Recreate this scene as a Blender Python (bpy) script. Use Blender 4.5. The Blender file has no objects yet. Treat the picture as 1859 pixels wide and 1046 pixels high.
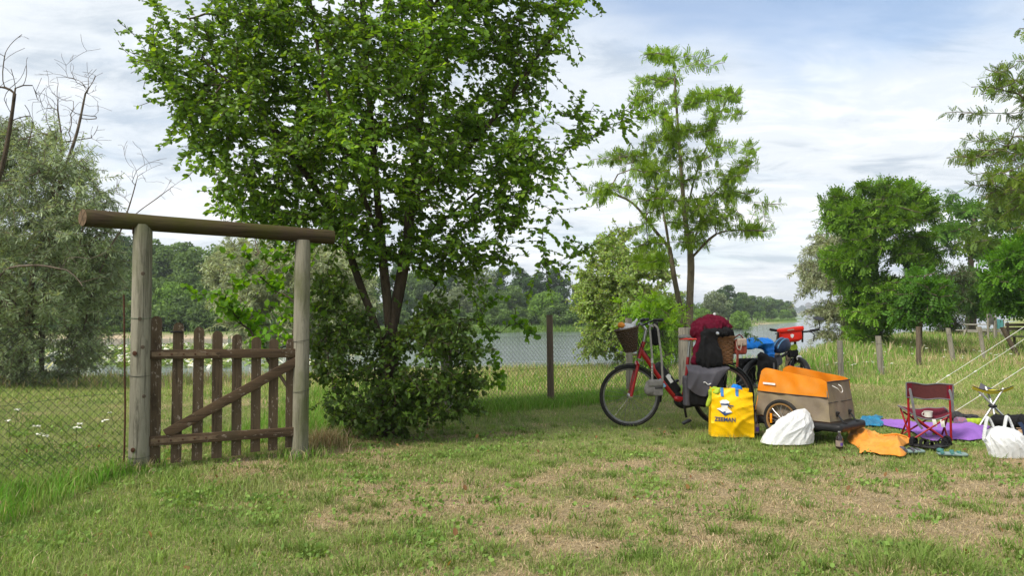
import bpy, bmesh, math, random
import numpy as np
from mathutils import Vector, Matrix, Quaternion

scene = bpy.context.scene
COL = scene.collection
rad = math.radians

# ------------------------------------------------------------------ camera
FPX, CXP, CYP, HOR = 1339.0, 929.5, 523.0, 568.0      # focal length / centre / horizon of the 1859 px photograph
CAMH = 1.30
PITCH = math.atan((HOR - CYP) / FPX)
cam_d = bpy.data.cameras.new('camera')
cam = bpy.data.objects.new('camera', cam_d)
COL.objects.link(cam)
cam_d.sensor_width = 36.0
cam_d.lens = 36.0 * FPX / 1859.0
cam_d.clip_start = 0.05
cam_d.clip_end = 20000
cam.location = (0, 0, CAMH)
cam.rotation_euler = (math.pi / 2 + PITCH, 0, 0)
scene.camera = cam

# ------------------------------------------------------------------ world, sun, exposure
SUN_TO = Vector((-0.52, -0.42, 0.74)).normalized()
world = bpy.data.worlds.new('World')
scene.world = world
world.use_nodes = True
wt = world.node_tree
wt.nodes.clear()
def wn(t, **k):
    n = wt.nodes.new(t)
    for a, b in k.items():
        setattr(n, a, b)
    return n
def wmath(op, a, b=None, c=None):
    n = wn('ShaderNodeMath', operation=op)
    for i, v in enumerate((a, b, c)):
        if v is None: continue
        if isinstance(v, (int, float)): n.inputs[i].default_value = v
        else: wt.links.new(v, n.inputs[i])
    return n.outputs[0]
sky = wn('ShaderNodeTexSky', sky_type='NISHITA')
sky.sun_disc = False
sky.sun_elevation = math.asin(SUN_TO.z)
sky.sun_rotation = math.atan2(SUN_TO.x, SUN_TO.y)
sky.air_density = 1.0
sky.dust_density = 1.0
tc = wn('ShaderNodeTexCoord')
sep = wn('ShaderNodeSeparateXYZ')
wt.links.new(tc.outputs['Generated'], sep.inputs[0])
zz = wmath('ADD', wmath('MAXIMUM', sep.outputs[2], 0.0), 0.16)
cmb = wn('ShaderNodeCombineXYZ')
wt.links.new(wmath('DIVIDE', sep.outputs[0], zz), cmb.inputs[0])
wt.links.new(wmath('DIVIDE', sep.outputs[1], zz), cmb.inputs[1])
def wnoise(scale, detail, rough, off, sx=1.0, sy=1.0, dist=0.0, rot=0.35):
    mp = wn('ShaderNodeMapping')
    mp.inputs['Location'].default_value = off
    mp.inputs['Rotation'].default_value = (0, 0, rot)
    mp.inputs['Scale'].default_value = (sx, sy, 1)
    wt.links.new(cmb.outputs[0], mp.inputs[0])
    n = wn('ShaderNodeTexNoise')
    n.inputs['Scale'].default_value = scale
    n.inputs['Detail'].default_value = detail
    n.inputs['Roughness'].default_value = rough
    n.inputs['Distortion'].default_value = dist
    wt.links.new(mp.outputs[0], n.inputs['Vector'])
    return n.outputs['Fac']
def wramp(fac, stops):
    r = wn('ShaderNodeValToRGB')
    r.color_ramp.interpolation = 'EASE'
    els = r.color_ramp.elements
    while len(els) < len(stops): els.new(0.5)
    for e, (p, c) in zip(els, stops):
        e.position = p; e.color = (c[0], c[1], c[2], 1)
    wt.links.new(fac, r.inputs[0])
    return r.outputs[0]
CLOUD_OFF = (3.1, 7.4, 0.0)
tone = wmath('ADD', wmath('MULTIPLY', wnoise(1.1, 8, 0.6, CLOUD_OFF, 0.8, 1.15, 0.5), 0.55),
             wmath('MULTIPLY', wnoise(3.4, 8, 0.6, (1.0, 2.0, 0), 0.75, 1.25, 0.8), 0.45))
cloud_col = wramp(tone, [(0.38, (4.7, 5.3, 6.0)), (0.50, (6.8, 7.2, 7.6)), (0.61, (8.6, 8.65, 8.7))])
gap = wn('ShaderNodeVectorMath', operation='DISTANCE')          # the gap of blue between the clouds
wt.links.new(cmb.outputs[0], gap.inputs[0]); gap.inputs[1].default_value = (0.78, 1.45, 0)
gapv = wmath('MULTIPLY', wmath('SUBTRACT', 1.0, wmath('MINIMUM', wmath('DIVIDE', gap.outputs['Value'], 1.0), 1.0)), 0.34)
cover = wramp(wmath('SUBTRACT', wmath('ADD', wnoise(0.8, 5, 0.55, (9.3, 2.2, 0), 0.7, 1.3, 0.4), 0.07), gapv), [(0.26, (0.22,)*3), (0.46, (0.90,)*3), (0.60, (1,)*3)])
mx = wn('ShaderNodeMix', data_type='RGBA')
wt.links.new(cover, mx.inputs[0])
skyg = wn('ShaderNodeVectorMath', operation='SCALE')
wt.links.new(sky.outputs[0], skyg.inputs[0])
skyg.inputs['Scale'].default_value = 1.5
wt.links.new(skyg.outputs[0], mx.inputs[6])
wt.links.new(cloud_col, mx.inputs[7])
bg = wn('ShaderNodeBackground')
bg.inputs['Strength'].default_value = 0.0625
wt.links.new(mx.outputs[2], bg.inputs['Color'])
wo = wn('ShaderNodeOutputWorld')
wt.links.new(bg.outputs[0], wo.inputs['Surface'])

sun_d = bpy.data.lights.new('sun', 'SUN')
sun_d.energy = 2.4
sun_d.angle = rad(18)
sun_d.color = (1.0, 0.93, 0.82)
sun = bpy.data.objects.new('sun', sun_d)
COL.objects.link(sun)
sun.location = SUN_TO * 60
sun.rotation_euler = SUN_TO.to_track_quat('Z', 'Y').to_euler()

vs = scene.view_settings
vs.view_transform = 'Standard'
vs.look = 'None'
vs.exposure = 1.14
vs.gamma = 1.0
vs.use_curve_mapping = False
scene.cycles.use_denoising = True
scene.cycles.denoiser = 'OPENIMAGEDENOISE'
scene.cycles.denoising_input_passes = 'RGB_ALBEDO_NORMAL'
scene.cycles.max_bounces = 8
scene.cycles.diffuse_bounces = 4
scene.cycles.glossy_bounces = 3
scene.cycles.transmission_bounces = 6
scene.cycles.transparent_max_bounces = 8
scene.cycles.volume_bounces = 0
scene.cycles.use_adaptive_sampling = True
scene.cycles.adaptive_threshold = 0.012
scene.cycles.caustics_reflective = False
scene.cycles.caustics_refractive = False

# ------------------------------------------------------------------ pixel <-> world helpers
_cp, _sp = math.cos(PITCH), math.sin(PITCH)
def ray(px, py):
    a = (px - CXP) / FPX; b = -(py - CYP) / FPX
    return np.array((a, _cp - b * _sp, _sp + b * _cp))
def at(px, py, Y):
    """world point seen at a pixel, at the depth y = Y"""
    d = ray(px, py); t = Y / d[1]
    return np.array((d[0] * t, Y, CAMH + d[2] * t))
def gnd(px, py, z=0.0):
    d = ray(px, py); t = (z - CAMH) / d[2]
    return np.array((d[0] * t, d[1] * t, z))
def on_plane(px, py, p0, n):
    d = ray(px, py); o = np.array((0, 0, CAMH)); n = np.array(n)
    t = np.dot(np.array(p0) - o, n) / np.dot(d, n)
    return o + d * t
def nrm(v):
    v = np.asarray(v, float)
    return v / max(1e-9, np.linalg.norm(v))

# ------------------------------------------------------------------ numpy noise
def _hash(ix, iy, seed):
    h = (ix.astype(np.int64) * 374761393 + iy.astype(np.int64) * 668265263 + seed * 982451653) & 0x7fffffff
    h = ((h ^ (h >> 13)) * 1274126177) & 0x7fffffff
    return ((h ^ (h >> 16)) & 0xffff) / 65535.0
def vnoise(x, y, seed=0):
    x = np.asarray(x, float); y = np.asarray(y, float)
    ix = np.floor(x); iy = np.floor(y)
    fx = x - ix; fy = y - iy
    fx = fx * fx * (3 - 2 * fx); fy = fy * fy * (3 - 2 * fy)
    a = _hash(ix, iy, seed); b = _hash(ix + 1, iy, seed)
    c = _hash(ix, iy + 1, seed); d = _hash(ix + 1, iy + 1, seed)
    return (a * (1 - fx) + b * fx) * (1 - fy) + (c * (1 - fx) + d * fx) * fy
def fbm(x, y, seed=0, oct=4):
    s = 0; amp = 0.5; tot = 0
    for o in range(oct):
        s = s + amp * vnoise(x * 2 ** o + 17.3 * o, y * 2 ** o - 9.1 * o, seed + o)
        tot += amp; amp *= 0.5
    return s / tot
def smooth(a, b, x):
    t = np.clip((x - a) / (b - a), 0, 1)
    return t * t * (3 - 2 * t)

# ------------------------------------------------------------------ scene objects
def thing(name, label, cat, loc=(0, 0, 0), rotz=0.0, group=None):
    o = bpy.data.objects.new(name, None)
    o.empty_display_size = 0.1
    COL.objects.link(o)
    o.location = loc; o.rotation_euler = (0, 0, rotz)
    tag(o, label, cat, group)
    return o
def tag(o, label=None, cat=None, group=None, kind=None):
    if label: o['label'] = label
    if cat: o['category'] = cat
    if group: o['group'] = group
    if kind: o['kind'] = kind
    return o
def link_mesh(name, me, mat, parent=None, loc=None):
    o = bpy.data.objects.new(name, me)
    COL.objects.link(o)
    for m in (mat if isinstance(mat, (list, tuple)) else [mat]):
        if m is not None: me.materials.append(m)
    if parent is not None: o.parent = parent
    if loc is not None: o.location = loc
    return o
def mesh_np(name, V, F, mat, parent=None, col=None, smooth_=False, loc=None, attr=None):
    """one mesh object from arrays; F is (m,k) or a list of such arrays"""
    if not isinstance(F, list): F = [F]
    F = [np.asarray(f, np.int32) for f in F if len(f)]
    me = bpy.data.meshes.new(name)
    V = np.asarray(V, np.float32)
    me.vertices.add(len(V))
    me.vertices.foreach_set('co', V.ravel())
    nl = sum(f.size for f in F); npol = sum(len(f) for f in F)
    me.loops.add(nl); me.polygons.add(npol)
    me.loops.foreach_set('vertex_index', np.concatenate([f.ravel() for f in F]))
    tot = np.concatenate([np.full(len(f), f.shape[1], np.int32) for f in F])
    st = np.concatenate([[0], np.cumsum(tot)[:-1]]).astype(np.int32)
    me.polygons.foreach_set('loop_start', st)
    me.polygons.foreach_set('loop_total', tot)
    if smooth_:
        me.polygons.foreach_set('use_smooth', np.ones(npol, bool))
    me.update(calc_edges=True)
    if col is not None:
        a = me.color_attributes.new('Col', 'FLOAT_COLOR', 'POINT')
        c = np.ones((len(V), 4), np.float32); c[:, :3] = col
        a.data.foreach_set('color', c.ravel())
    return link_mesh(name, me, mat, parent, loc)

def frame_of(d, ref=(0, 0, 1)):
    d = nrm(d); r = np.array(ref, float)
    if abs(np.dot(d, r)) > 0.95: r = np.array((1.0, 0, 0))
    u = nrm(np.cross(r, d)); v = np.cross(d, u)
    return u, v, d

class MB:
    """collects shapes; build() links them as one mesh object"""
    def __init__(s):
        s.V = []; s.F = []
    def add(s, V, F):
        o = len(s.V)
        s.V.extend([tuple(map(float, v)) for v in V])
        s.F.extend([tuple(int(i) + o for i in f) for f in F])
        return s
    def box(s, c, size, R=None, bev=0.0):
        bm = bmesh.new()
        bmesh.ops.create_cube(bm, size=1.0)
        for v in bm.verts:
            v.co = Vector((v.co.x * size[0], v.co.y * size[1], v.co.z * size[2]))
        if bev > 0:
            bmesh.ops.bevel(bm, geom=list(bm.edges), offset=bev, segments=2, affect='EDGES', profile=0.5)
        V = np.array([v.co[:] for v in bm.verts])
        bm.verts.index_update()
        F = [[v.index for v in f.verts] for f in bm.faces]
        bm.free()
        if R is not None: V = V @ np.array(R).T
        return s.add(V + np.array(c), F)
    def bar(s, a, b, w, h, bev=0.0, up=(0, 0, 1)):
        """box along a->b, w across, h along up"""
        a = np.array(a, float); b = np.array(b, float)
        d = nrm(b - a); u = nrm(np.cross(up, d)); v = np.cross(d, u)
        R = np.stack([d, u, v], 1)
        return s.box((a + b) / 2, (np.linalg.norm(b - a), w, h), R, bev)
    def tube(s, pts, r, n=8, closed=False, cap=True, squash=None):
        P = np.array(pts, float); m = len(P)
        rr = np.full(m, r, float) if np.isscalar(r) else np.array(r, float)
        T = np.zeros_like(P)
        if closed:
            T = np.roll(P, -1, 0) - np.roll(P, 1, 0)
        else:
            T[1:-1] = P[2:] - P[:-2]; T[0] = P[1] - P[0]; T[-1] = P[-1] - P[-2]
        u, v, d = frame_of(T[0])
        V = []
        for i in range(m):
            d = nrm(T[i])
            u = nrm(u - d * np.dot(u, d)); v = np.cross(d, u)
            for k in range(n):
                a = 2 * math.pi * k / n
                V.append(P[i] + rr[i] * (math.cos(a) * u + math.sin(a) * v))
        F = []
        for i in range(m if closed else m - 1):
            j = (i + 1) % m
            for k in range(n):
                k2 = (k + 1) % n
                F.append((i * n + k, i * n + k2, j * n + k2, j * n + k))
        if cap and not closed:
            F.append(tuple(range(n))[::-1]); F.append(tuple((m - 1) * n + k for k in range(n)))
        return s.add(V, F)
    def lathe(s, prof, n=24, c=(0, 0, 0), axis=(0, 0, 1), a0=0.0, a1=2 * math.pi):
        u, v, d = frame_of(axis, (0, 1, 0) if abs(nrm(axis)[1]) < 0.9 else (1, 0, 0))
        full = abs(a1 - a0 - 2 * math.pi) < 1e-6
        m = n if full else n + 1
        V = []; F = []; c = np.array(c, float)
        for (r, z) in prof:
            for k in range(m):
                a = a0 + (a1 - a0) * k / n
                V.append(c + d * z + r * (math.cos(a) * u + math.sin(a) * v))
        for i in range(len(prof) - 1):
            for k in range(n):
                k2 = (k + 1) % m
                F.append((i * m + k, i * m + k2, (i + 1) * m + k2, (i + 1) * m + k))
        return s.add(V, F)
    def torus(s, c, R, r, axis=(0, 1, 0), n=40, m=8, a0=0.0, a1=2 * math.pi, rw=None):
        rw = r if rw is None else rw
        pr = [(R + r * math.cos(2 * math.pi * j / m), rw * math.sin(2 * math.pi * j / m)) for j in range(m + 1)]
        return s.lathe(pr, n, c, axis, a0, a1)
    def grid(s, f, nu, nv):
        V = [f(i / nu, j / nv) for i in range(nu + 1) for j in range(nv + 1)]
        F = [(i * (nv + 1) + j, (i + 1) * (nv + 1) + j, (i + 1) * (nv + 1) + j + 1, i * (nv + 1) + j + 1)
             for i in range(nu) for j in range(nv)]
        return s.add(V, F)
    def sheet(s, f, nu, nv, th, n):
        """grid with thickness th along n"""
        n = np.array(n, float) * th
        o = len(s.V)
        s.grid(f, nu, nv)
        s.grid(lambda a, b: np.array(f(a, b)) + n, nu, nv)
        k = (nu + 1) * (nv + 1); w = nv + 1
        rim = [j for j in range(w)] + [i * w + nv for i in range(1, nu + 1)] + [nu * w + j for j in range(nv - 1, -1, -1)] + [i * w for i in range(nu - 1, 0, -1)]
        for a, b in zip(rim, rim[1:] + rim[:1]):
            s.F.append((o + a, o + b, o + k + b, o + k + a))
        return s
    def poly(s, pts2, f, th):
        """flat polygon pts2 mapped by f(x,y)->3d; th = 3-vector of thickness"""
        A = [np.array(f(*p), float) for p in pts2]; n = len(A); th = np.array(th, float)
        V = A + [a + th for a in A]
        F = [tuple(range(n)), tuple(range(2 * n - 1, n - 1, -1))] + [(i, (i + 1) % n, n + (i + 1) % n, n + i) for i in range(n)]
        return s.add(V, F)
    def build(s, name, mat, parent=None, smooth_=True, ang=38, loc=None):
        me = bpy.data.meshes.new(name)
        me.from_pydata(s.V, [], s.F)
        if smooth_:
            me.polygons.foreach_set('use_smooth', np.ones(len(me.polygons), bool))
            me.set_sharp_from_angle(angle=rad(ang))
        me.update()
        return link_mesh(name, me, mat, parent, loc)

def copy_tree(o, parent=None):
    c = o.copy(); COL.objects.link(c)
    if parent is not None: c.parent = parent
    for ch in o.children: copy_tree(ch, c)
    return c

# ---- soft shapes: smooth union of ellipsoids / capsules / rounded boxes, surfaced with surface nets
def s_ell(c, r, R=None):
    c = np.array(c, float); r = np.array(r, float)
    def f(p):
        q = p - c
        if R is not None: q = q @ np.array(R)
        k = np.linalg.norm(q / r, axis=-1)
        return (k - 1) * r.min()
    return f, c - r.max(), c + r.max()
def s_cap(a, b, ra, rb=None):
    a = np.array(a, float); b = np.array(b, float); rb = ra if rb is None else rb
    def f(p):
        ab = b - a
        t = np.clip(((p - a) @ ab) / max(1e-9, ab @ ab), 0, 1)
        return np.linalg.norm(p - (a + t[..., None] * ab), axis=-1) - (ra + (rb - ra) * t)
    m = max(ra, rb)
    return f, np.minimum(a, b) - m, np.maximum(a, b) + m
def s_box(c, h, rnd=0.02, R=None):
    c = np.array(c, float); h = np.array(h, float)
    def f(p):
        q = p - c
        if R is not None: q = q @ np.array(R)
        d = np.abs(q) - (h - rnd)
        return np.linalg.norm(np.maximum(d, 0), axis=-1) + np.minimum(d.max(-1), 0) - rnd
    m = np.linalg.norm(h) if R is not None else h
    return f, c - m, c + m
def rot_xyz(rx=0, ry=0, rz=0):
    return np.array((Matrix.Rotation(rad(rz), 3, 'Z') @ Matrix.Rotation(rad(ry), 3, 'Y') @ Matrix.Rotation(rad(rx), 3, 'X')))
def wrinkle(p, amp, sc, seed=0):
    rg = np.random.default_rng(seed)
    out = 0
    q = p * np.array(sc)
    for k in range(4):
        A = rg.normal(size=3); B = rg.normal(size=3); C = rg.normal(size=3)
        ph = q @ A * (1 + 0.5 * k) + 1.7 * np.sin(q @ B + k) + 1.1 * np.sin(q @ C * 1.9 + 2 * k)
        out = out + (1 - np.abs(np.sin(ph))) ** 2 / (1 + k)
    return amp * (out - 0.7)
def soft(prims, h, k=0.03, wr=(0, 1, 0), cut=None):
    lo = np.min([p[1] for p in prims], 0) - 3 * h - wr[0]; hi = np.max([p[2] for p in prims], 0) + 3 * h + wr[0]
    n = np.ceil((hi - lo) / h).astype(int) + 1
    ax = [lo[i] + h * np.arange(n[i]) for i in range(3)]
    G = np.stack(np.meshgrid(*ax, indexing='ij'), -1)
    D = None
    for f, _, _ in prims:
        d = f(G)
        if D is None: D = d
        else:
            t = np.clip(0.5 + 0.5 * (D - d) / k, 0, 1)
            D = D * (1 - t) + d * t - k * t * (1 - t)
    if wr[0]: D = D - wrinkle(G, wr[0], wr[1], wr[2])
    if cut is not None: D = np.maximum(D, cut(G))
    S = D < 0
    nx, ny, nz = [v - 1 for v in n]
    acc = np.zeros((nx, ny, nz, 3)); cnt = np.zeros((nx, ny, nz))
    offs = [(i, j, l) for i in (0, 1) for j in (0, 1) for l in (0, 1)]
    def sl(o, A): return A[o[0]:o[0] + nx, o[1]:o[1] + ny, o[2]:o[2] + nz]
    for o in offs:
        for a in range(3):
            if o[a]: continue
            o2 = list(o); o2[a] = 1
            d0 = sl(o, D); d1 = sl(o2, D)
            m = (d0 < 0) != (d1 < 0)
            t = np.where(m, d0 / np.where(m, d0 - d1, 1), 0)
            pt = np.zeros((nx, ny, nz, 3)); pt[...] = o
            pt[..., a] += t
            acc += pt * m[..., None]; cnt += m
    act = cnt > 0
    idx = np.full((nx, ny, nz), -1); idx[act] = np.arange(act.sum())
    base = np.stack(np.meshgrid(np.arange(nx), np.arange(ny), np.arange(nz), indexing='ij'), -1)
    V = lo + h * (base[act] + acc[act] / cnt[act][:, None])
    F = []
    for a in range(3):
        b, c = [(1, 2), (2, 0), (0, 1)][a]
        s0 = [slice(1, -1)] * 3; s1 = [slice(1, -1)] * 3
        s0[a] = slice(0, -1); s1[a] = slice(1, None)
        A0 = S[tuple(s0)]; A1 = S[tuple(s1)]
        I = np.argwhere(A0 != A1)
        if not len(I): continue
        flip = A0[tuple(I.T)]
        I2 = I.copy(); I2[:, b] += 1; I2[:, c] += 1
        def cell(db, dc):
            J = I2.copy(); J[:, b] -= db; J[:, c] -= dc
            return idx[tuple(J.T)]
        q = np.stack([cell(1, 1), cell(0, 1), cell(0, 0), cell(1, 0)], 1)
        q[~flip] = q[~flip][:, ::-1]
        F.append(q)
    return V, np.concatenate(F)
def soft_obj(name, prims, h, mat, parent=None, k=0.03, wr=(0, 1, 0), cut=None, T=None, loc=None):
    V, F = soft(prims, h, k, wr, cut)
    if T is not None: V = T(V)
    return mesh_np(name, V, F, mat, parent, smooth_=True, loc=loc)

# ------------------------------------------------------------------ materials
MATS = {}
def _nt(name):
    m = bpy.data.materials.new(name); m.use_nodes = True
    nt = m.node_tree; b = nt.nodes['Principled BSDF']
    return m, nt, b
def _noise(nt, scale, detail=5, rough=0.55, stretch=(1, 1, 1), coord='Object', dist=0.0):
    tcn = nt.nodes.new('ShaderNodeTexCoord')
    mp = nt.nodes.new('ShaderNodeMapping'); mp.inputs['Scale'].default_value = stretch
    nt.links.new(tcn.outputs[coord], mp.inputs[0])
    n = nt.nodes.new('ShaderNodeTexNoise')
    n.inputs['Scale'].default_value = scale; n.inputs['Detail'].default_value = detail
    n.inputs['Roughness'].default_value = rough; n.inputs['Distortion'].default_value = dist
    nt.links.new(mp.outputs[0], n.inputs['Vector'])
    return n.outputs['Fac']
def _ramp(nt, fac, stops, interp='LINEAR'):
    r = nt.nodes.new('ShaderNodeValToRGB'); e = r.color_ramp.elements
    r.color_ramp.interpolation = interp
    while len(e) < len(stops): e.new(0.5)
    for x, (p, c) in zip(e, stops):
        x.position = p; x.color = (c[0], c[1], c[2], 1)
    nt.links.new(fac, r.inputs[0])
    return r.outputs[0]
def _mix(nt, fac, a, b, mode='MIX'):
    n = nt.nodes.new('ShaderNodeMix'); n.data_type = 'RGBA'; n.blend_type = mode
    for i, v in ((0, fac), (6, a), (7, b)):
        if hasattr(v, 'is_output'): nt.links.new(v, n.inputs[i])
        elif i == 0: n.inputs[0].default_value = v
        else: n.inputs[i].default_value = (v[0], v[1], v[2], 1)
    return n.outputs[2]
def _bump(nt, b, h, strength, dist):
    n = nt.nodes.new('ShaderNodeBump')
    n.inputs['Strength'].default_value = strength; n.inputs['Distance'].default_value = dist
    nt.links.new(h, n.inputs['Height']); nt.links.new(n.outputs[0], b.inputs['Normal'])
def pm(name, c1, c2=None, scale=12, rough=0.6, metal=0.0, bump=0.0, bdist=0.004, bscale=None, stretch=(1, 1, 1), spec=0.16,
       dirt=None, dscale=4, dlo=0.52, dhi=0.7, sheen=0.0, transmit=0.0, coat=0.0):
    if name in MATS: return MATS[name]
    m, nt, b = _nt(name)
    c2 = c2 or tuple(v * 0.72 for v in c1)
    col = _ramp(nt, _noise(nt, scale, 6, 0.6, stretch), [(0.3, c2), (0.7, c1)])
    if dirt:
        col = _mix(nt, _ramp(nt, _noise(nt, dscale, 7, 0.65), [(dlo, (0, 0, 0)), (dhi, (1, 1, 1))]), col, dirt)
    nt.links.new(col, b.inputs['Base Color'])
    b.inputs['Roughness'].default_value = rough
    b.inputs['Metallic'].default_value = metal
    b.inputs['Specular IOR Level'].default_value = spec
    if sheen: b.inputs['Sheen Weight'].default_value = sheen
    if coat: b.inputs['Coat Weight'].default_value = coat
    if bump: _bump(nt, b, _noise(nt, bscale or scale * 3, 6, 0.6, stretch), bump, bdist)
    if transmit:
        t = nt.nodes.new('ShaderNodeBsdfTranslucent'); nt.links.new(col, t.inputs['Color'])
        ms = nt.nodes.new('ShaderNodeMixShader'); ms.inputs[0].default_value = transmit
        out = nt.nodes['Material Output']
        nt.links.new(b.outputs[0], ms.inputs[1]); nt.links.new(t.outputs[0], ms.inputs[2]); nt.links.new(ms.outputs[0], out.inputs['Surface'])
    MATS[name] = m
    return m
def leafmat(name, trans=0.4, rough=0.45, spec=0.3, tcol=(1.5, 1.45, 0.55), gain=1.0):
    m, nt, b = _nt(name)
    at_ = nt.nodes.new('ShaderNodeAttribute'); at_.attribute_name = 'Col'
    c = at_.outputs['Color']
    if gain != 1.0: c = _mix(nt, 1.0, c, (gain,) * 3, 'MULTIPLY')
    nt.links.new(c, b.inputs['Base Color'])
    b.inputs['Roughness'].default_value = rough; b.inputs['Specular IOR Level'].default_value = spec
    t = nt.nodes.new('ShaderNodeBsdfTranslucent')
    nt.links.new(_mix(nt, 1.0, c, tcol, 'MULTIPLY'), t.inputs['Color'])
    ms = nt.nodes.new('ShaderNodeMixShader'); ms.inputs[0].default_value = trans
    out = nt.nodes['Material Output']
    nt.links.new(b.outputs[0], ms.inputs[1]); nt.links.new(t.outputs[0], ms.inputs[2]); nt.links.new(ms.outputs[0], out.inputs['Surface'])
    MATS[name] = m
    return m
M_LEAF = leafmat('leaf', 0.50, tcol=(1.7, 1.55, 0.5))
M_LOCUST = leafmat('locust_leaf', 0.36, 0.5, 0.15, tcol=(1.4, 1.35, 0.5))
M_LEAF_MATTE = leafmat('leaf_matte', 0.30, 0.65, 0.15)
M_GRASS = leafmat('grass_blade', 0.35, 0.6, 0.1, (1.3, 1.25, 0.7))
M_FLOWER = pm('white_petal', (0.78, 0.78, 0.72), (0.6, 0.62, 0.5), 60, 0.7)

def wood(name, c_light, c_dark, c_moss, stretch=(9, 9, 0.7), moss=0.55, bump=0.5, coord='Object', flake=None):
    m, nt, b = _nt(name)
    g = _noise(nt, 3.0, 9, 0.7, stretch, coord, 0.6)
    col = _ramp(nt, g, [(0.32, c_dark), (0.52, c_light), (0.72, tuple(v * 0.75 for v in c_light))])
    col = _mix(nt, _ramp(nt, _noise(nt, 2.3, 6, 0.6, (1, 1, 0.5), coord), [(moss, (0, 0, 0)), (moss + 0.16, (0.8,) * 3)]), col, c_moss)
    if flake:
        fl = _ramp(nt, _noise(nt, 38, 4, 0.7, tuple(1.0 if s > 2 else 0.45 for s in stretch), coord), [(0.60, (0, 0, 0)), (0.65, (1, 1, 1))])
        col = _mix(nt, fl, col, flake)
    cs = tuple(s * 5 if s > 2 else s * 0.6 for s in stretch)
    ck = _ramp(nt, _noise(nt, 4.0, 3, 0.6, cs, coord, 0.4), [(0.30, (0.35,) * 3), (0.40, (1, 1, 1))])
    col = _mix(nt, 1.0, col, ck, 'MULTIPLY')
    nt.links.new(col, b.inputs['Base Color'])
    b.inputs['Roughness'].default_value = 0.9; b.inputs['Specular IOR Level'].default_value = 0.08
    _bump(nt, b, g, bump, 0.01)
    MATS[name] = m
    return m
M_POST = wood('weathered_post_wood', (0.245, 0.23, 0.18), (0.06, 0.055, 0.040), (0.10, 0.112, 0.048), moss=0.49)
M_POST2 = wood('grey_post_wood', (0.26, 0.24, 0.20), (0.10, 0.09, 0.07), (0.15, 0.15, 0.09), moss=0.62)
M_POSTD = wood('dark_post_wood', (0.13, 0.10, 0.075), (0.05, 0.04, 0.03), (0.09, 0.085, 0.05), moss=0.6)
M_BEAM = wood('mossy_beam_wood', (0.066, 0.048, 0.031), (0.015, 0.012, 0.009), (0.052, 0.053, 0.012), (0.7, 9, 9), 0.46)
M_BEAMEND = wood('cut_log_end', (0.15, 0.105, 0.068), (0.07, 0.05, 0.033), (0.10, 0.08, 0.045), (6, 6, 6), 0.6)
M_PICKET = wood('brown_stained_picket', (0.100, 0.072, 0.046), (0.038, 0.028, 0.019), (0.072, 0.058, 0.036), (8, 8, 0.8), 0.55, 0.4, flake=(0.25, 0.21, 0.17))
M_RAIL = wood('brown_stained_rail', (0.098, 0.066, 0.041), (0.040, 0.028, 0.019), (0.070, 0.053, 0.032), (0.8, 8, 8), 0.55, 0.4, flake=(0.22, 0.18, 0.14))
M_BARK_DARK = wood('dark_bark', (0.085, 0.066, 0.048), (0.03, 0.024, 0.018), (0.07, 0.07, 0.04), (7, 7, 1.5), 0.6, 1.0)
M_BARK = wood('grey_brown_bark', (0.17, 0.14, 0.10), (0.06, 0.05, 0.036), (0.13, 0.12, 0.06), (7, 7, 1.5), 0.6, 1.0)
M_DEAD = pm('dead_branch_wood', (0.16, 0.13, 0.10), (0.07, 0.055, 0.045), 8, 0.9)
M_RUST = pm('rusty_iron', (0.10, 0.045, 0.025), (0.045, 0.022, 0.015), 40, 0.85, bump=0.3)
M_STRAP = pm('old_iron_strap', (0.20, 0.145, 0.09), (0.11, 0.075, 0.05), 30, 0.7, 0.2, bump=0.3)
M_WIRE = pm('weathered_wire', (0.10, 0.105, 0.09), (0.06, 0.06, 0.05), 40, 0.6, 0.4)
M_WIREG = pm('green_binding_wire', (0.06, 0.11, 0.06), None, 40, 0.5)
M_RUBBER = pm('tyre_rubber', (0.022, 0.022, 0.023), (0.012, 0.012, 0.012), 50, 0.75, bump=0.4, bscale=300, bdist=0.002, dirt=(0.06, 0.052, 0.04), dlo=0.5, dhi=0.8)
M_BLACK = pm('black_plastic', (0.02, 0.02, 0.021), (0.012, 0.012, 0.013), 20, 0.45)
M_BLACKM = pm('black_metal', (0.025, 0.025, 0.027), (0.015, 0.015, 0.016), 20, 0.35, 0.3)
M_CHROME = pm('brushed_metal', (0.55, 0.56, 0.57), (0.38, 0.39, 0.40), 30, 0.32, 0.9)
M_RIM = pm('grey_rim_metal', (0.22, 0.22, 0.22), (0.12, 0.12, 0.12), 30, 0.4, 0.8)
M_RED = pm('red_frame_paint', (0.35, 0.008, 0.012), (0.27, 0.006, 0.009), 15, 0.28, spec=0.4, coat=0.25, dirt=(0.2, 0.03, 0.025), dlo=0.6, dhi=0.85)
M_WHITE = pm('white_print', (0.75, 0.75, 0.74), (0.6, 0.6, 0.6), 30, 0.5)
M_STICKER = pm('blue_sticker', (0.05, 0.22, 0.55), (0.3, 0.5, 0.6), 90, 0.4)
M_WICKER_D = pm('dark_wicker', (0.10, 0.065, 0.042), (0.05, 0.034, 0.024), 60, 0.7)
M_WICKER = pm('brown_wicker', (0.26, 0.13, 0.055), (0.07, 0.036, 0.02), 70, 0.6)
M_FLEECE = pm('burgundy_fleece', (0.125, 0.006, 0.024), (0.075, 0.003, 0.013), 30, 0.9, bump=0.7, bscale=260, bdist=0.004)
M_BLACKC = pm('black_fleece_cloth', (0.010, 0.010, 0.011), (0.006, 0.006, 0.007), 20, 0.9, bump=0.6, bscale=160, spec=0.2)
M_GREYC = pm('slate_grey_nylon', (0.085, 0.082, 0.098), (0.06, 0.058, 0.07), 10, 0.6, bump=0.25, bscale=60)
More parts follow.
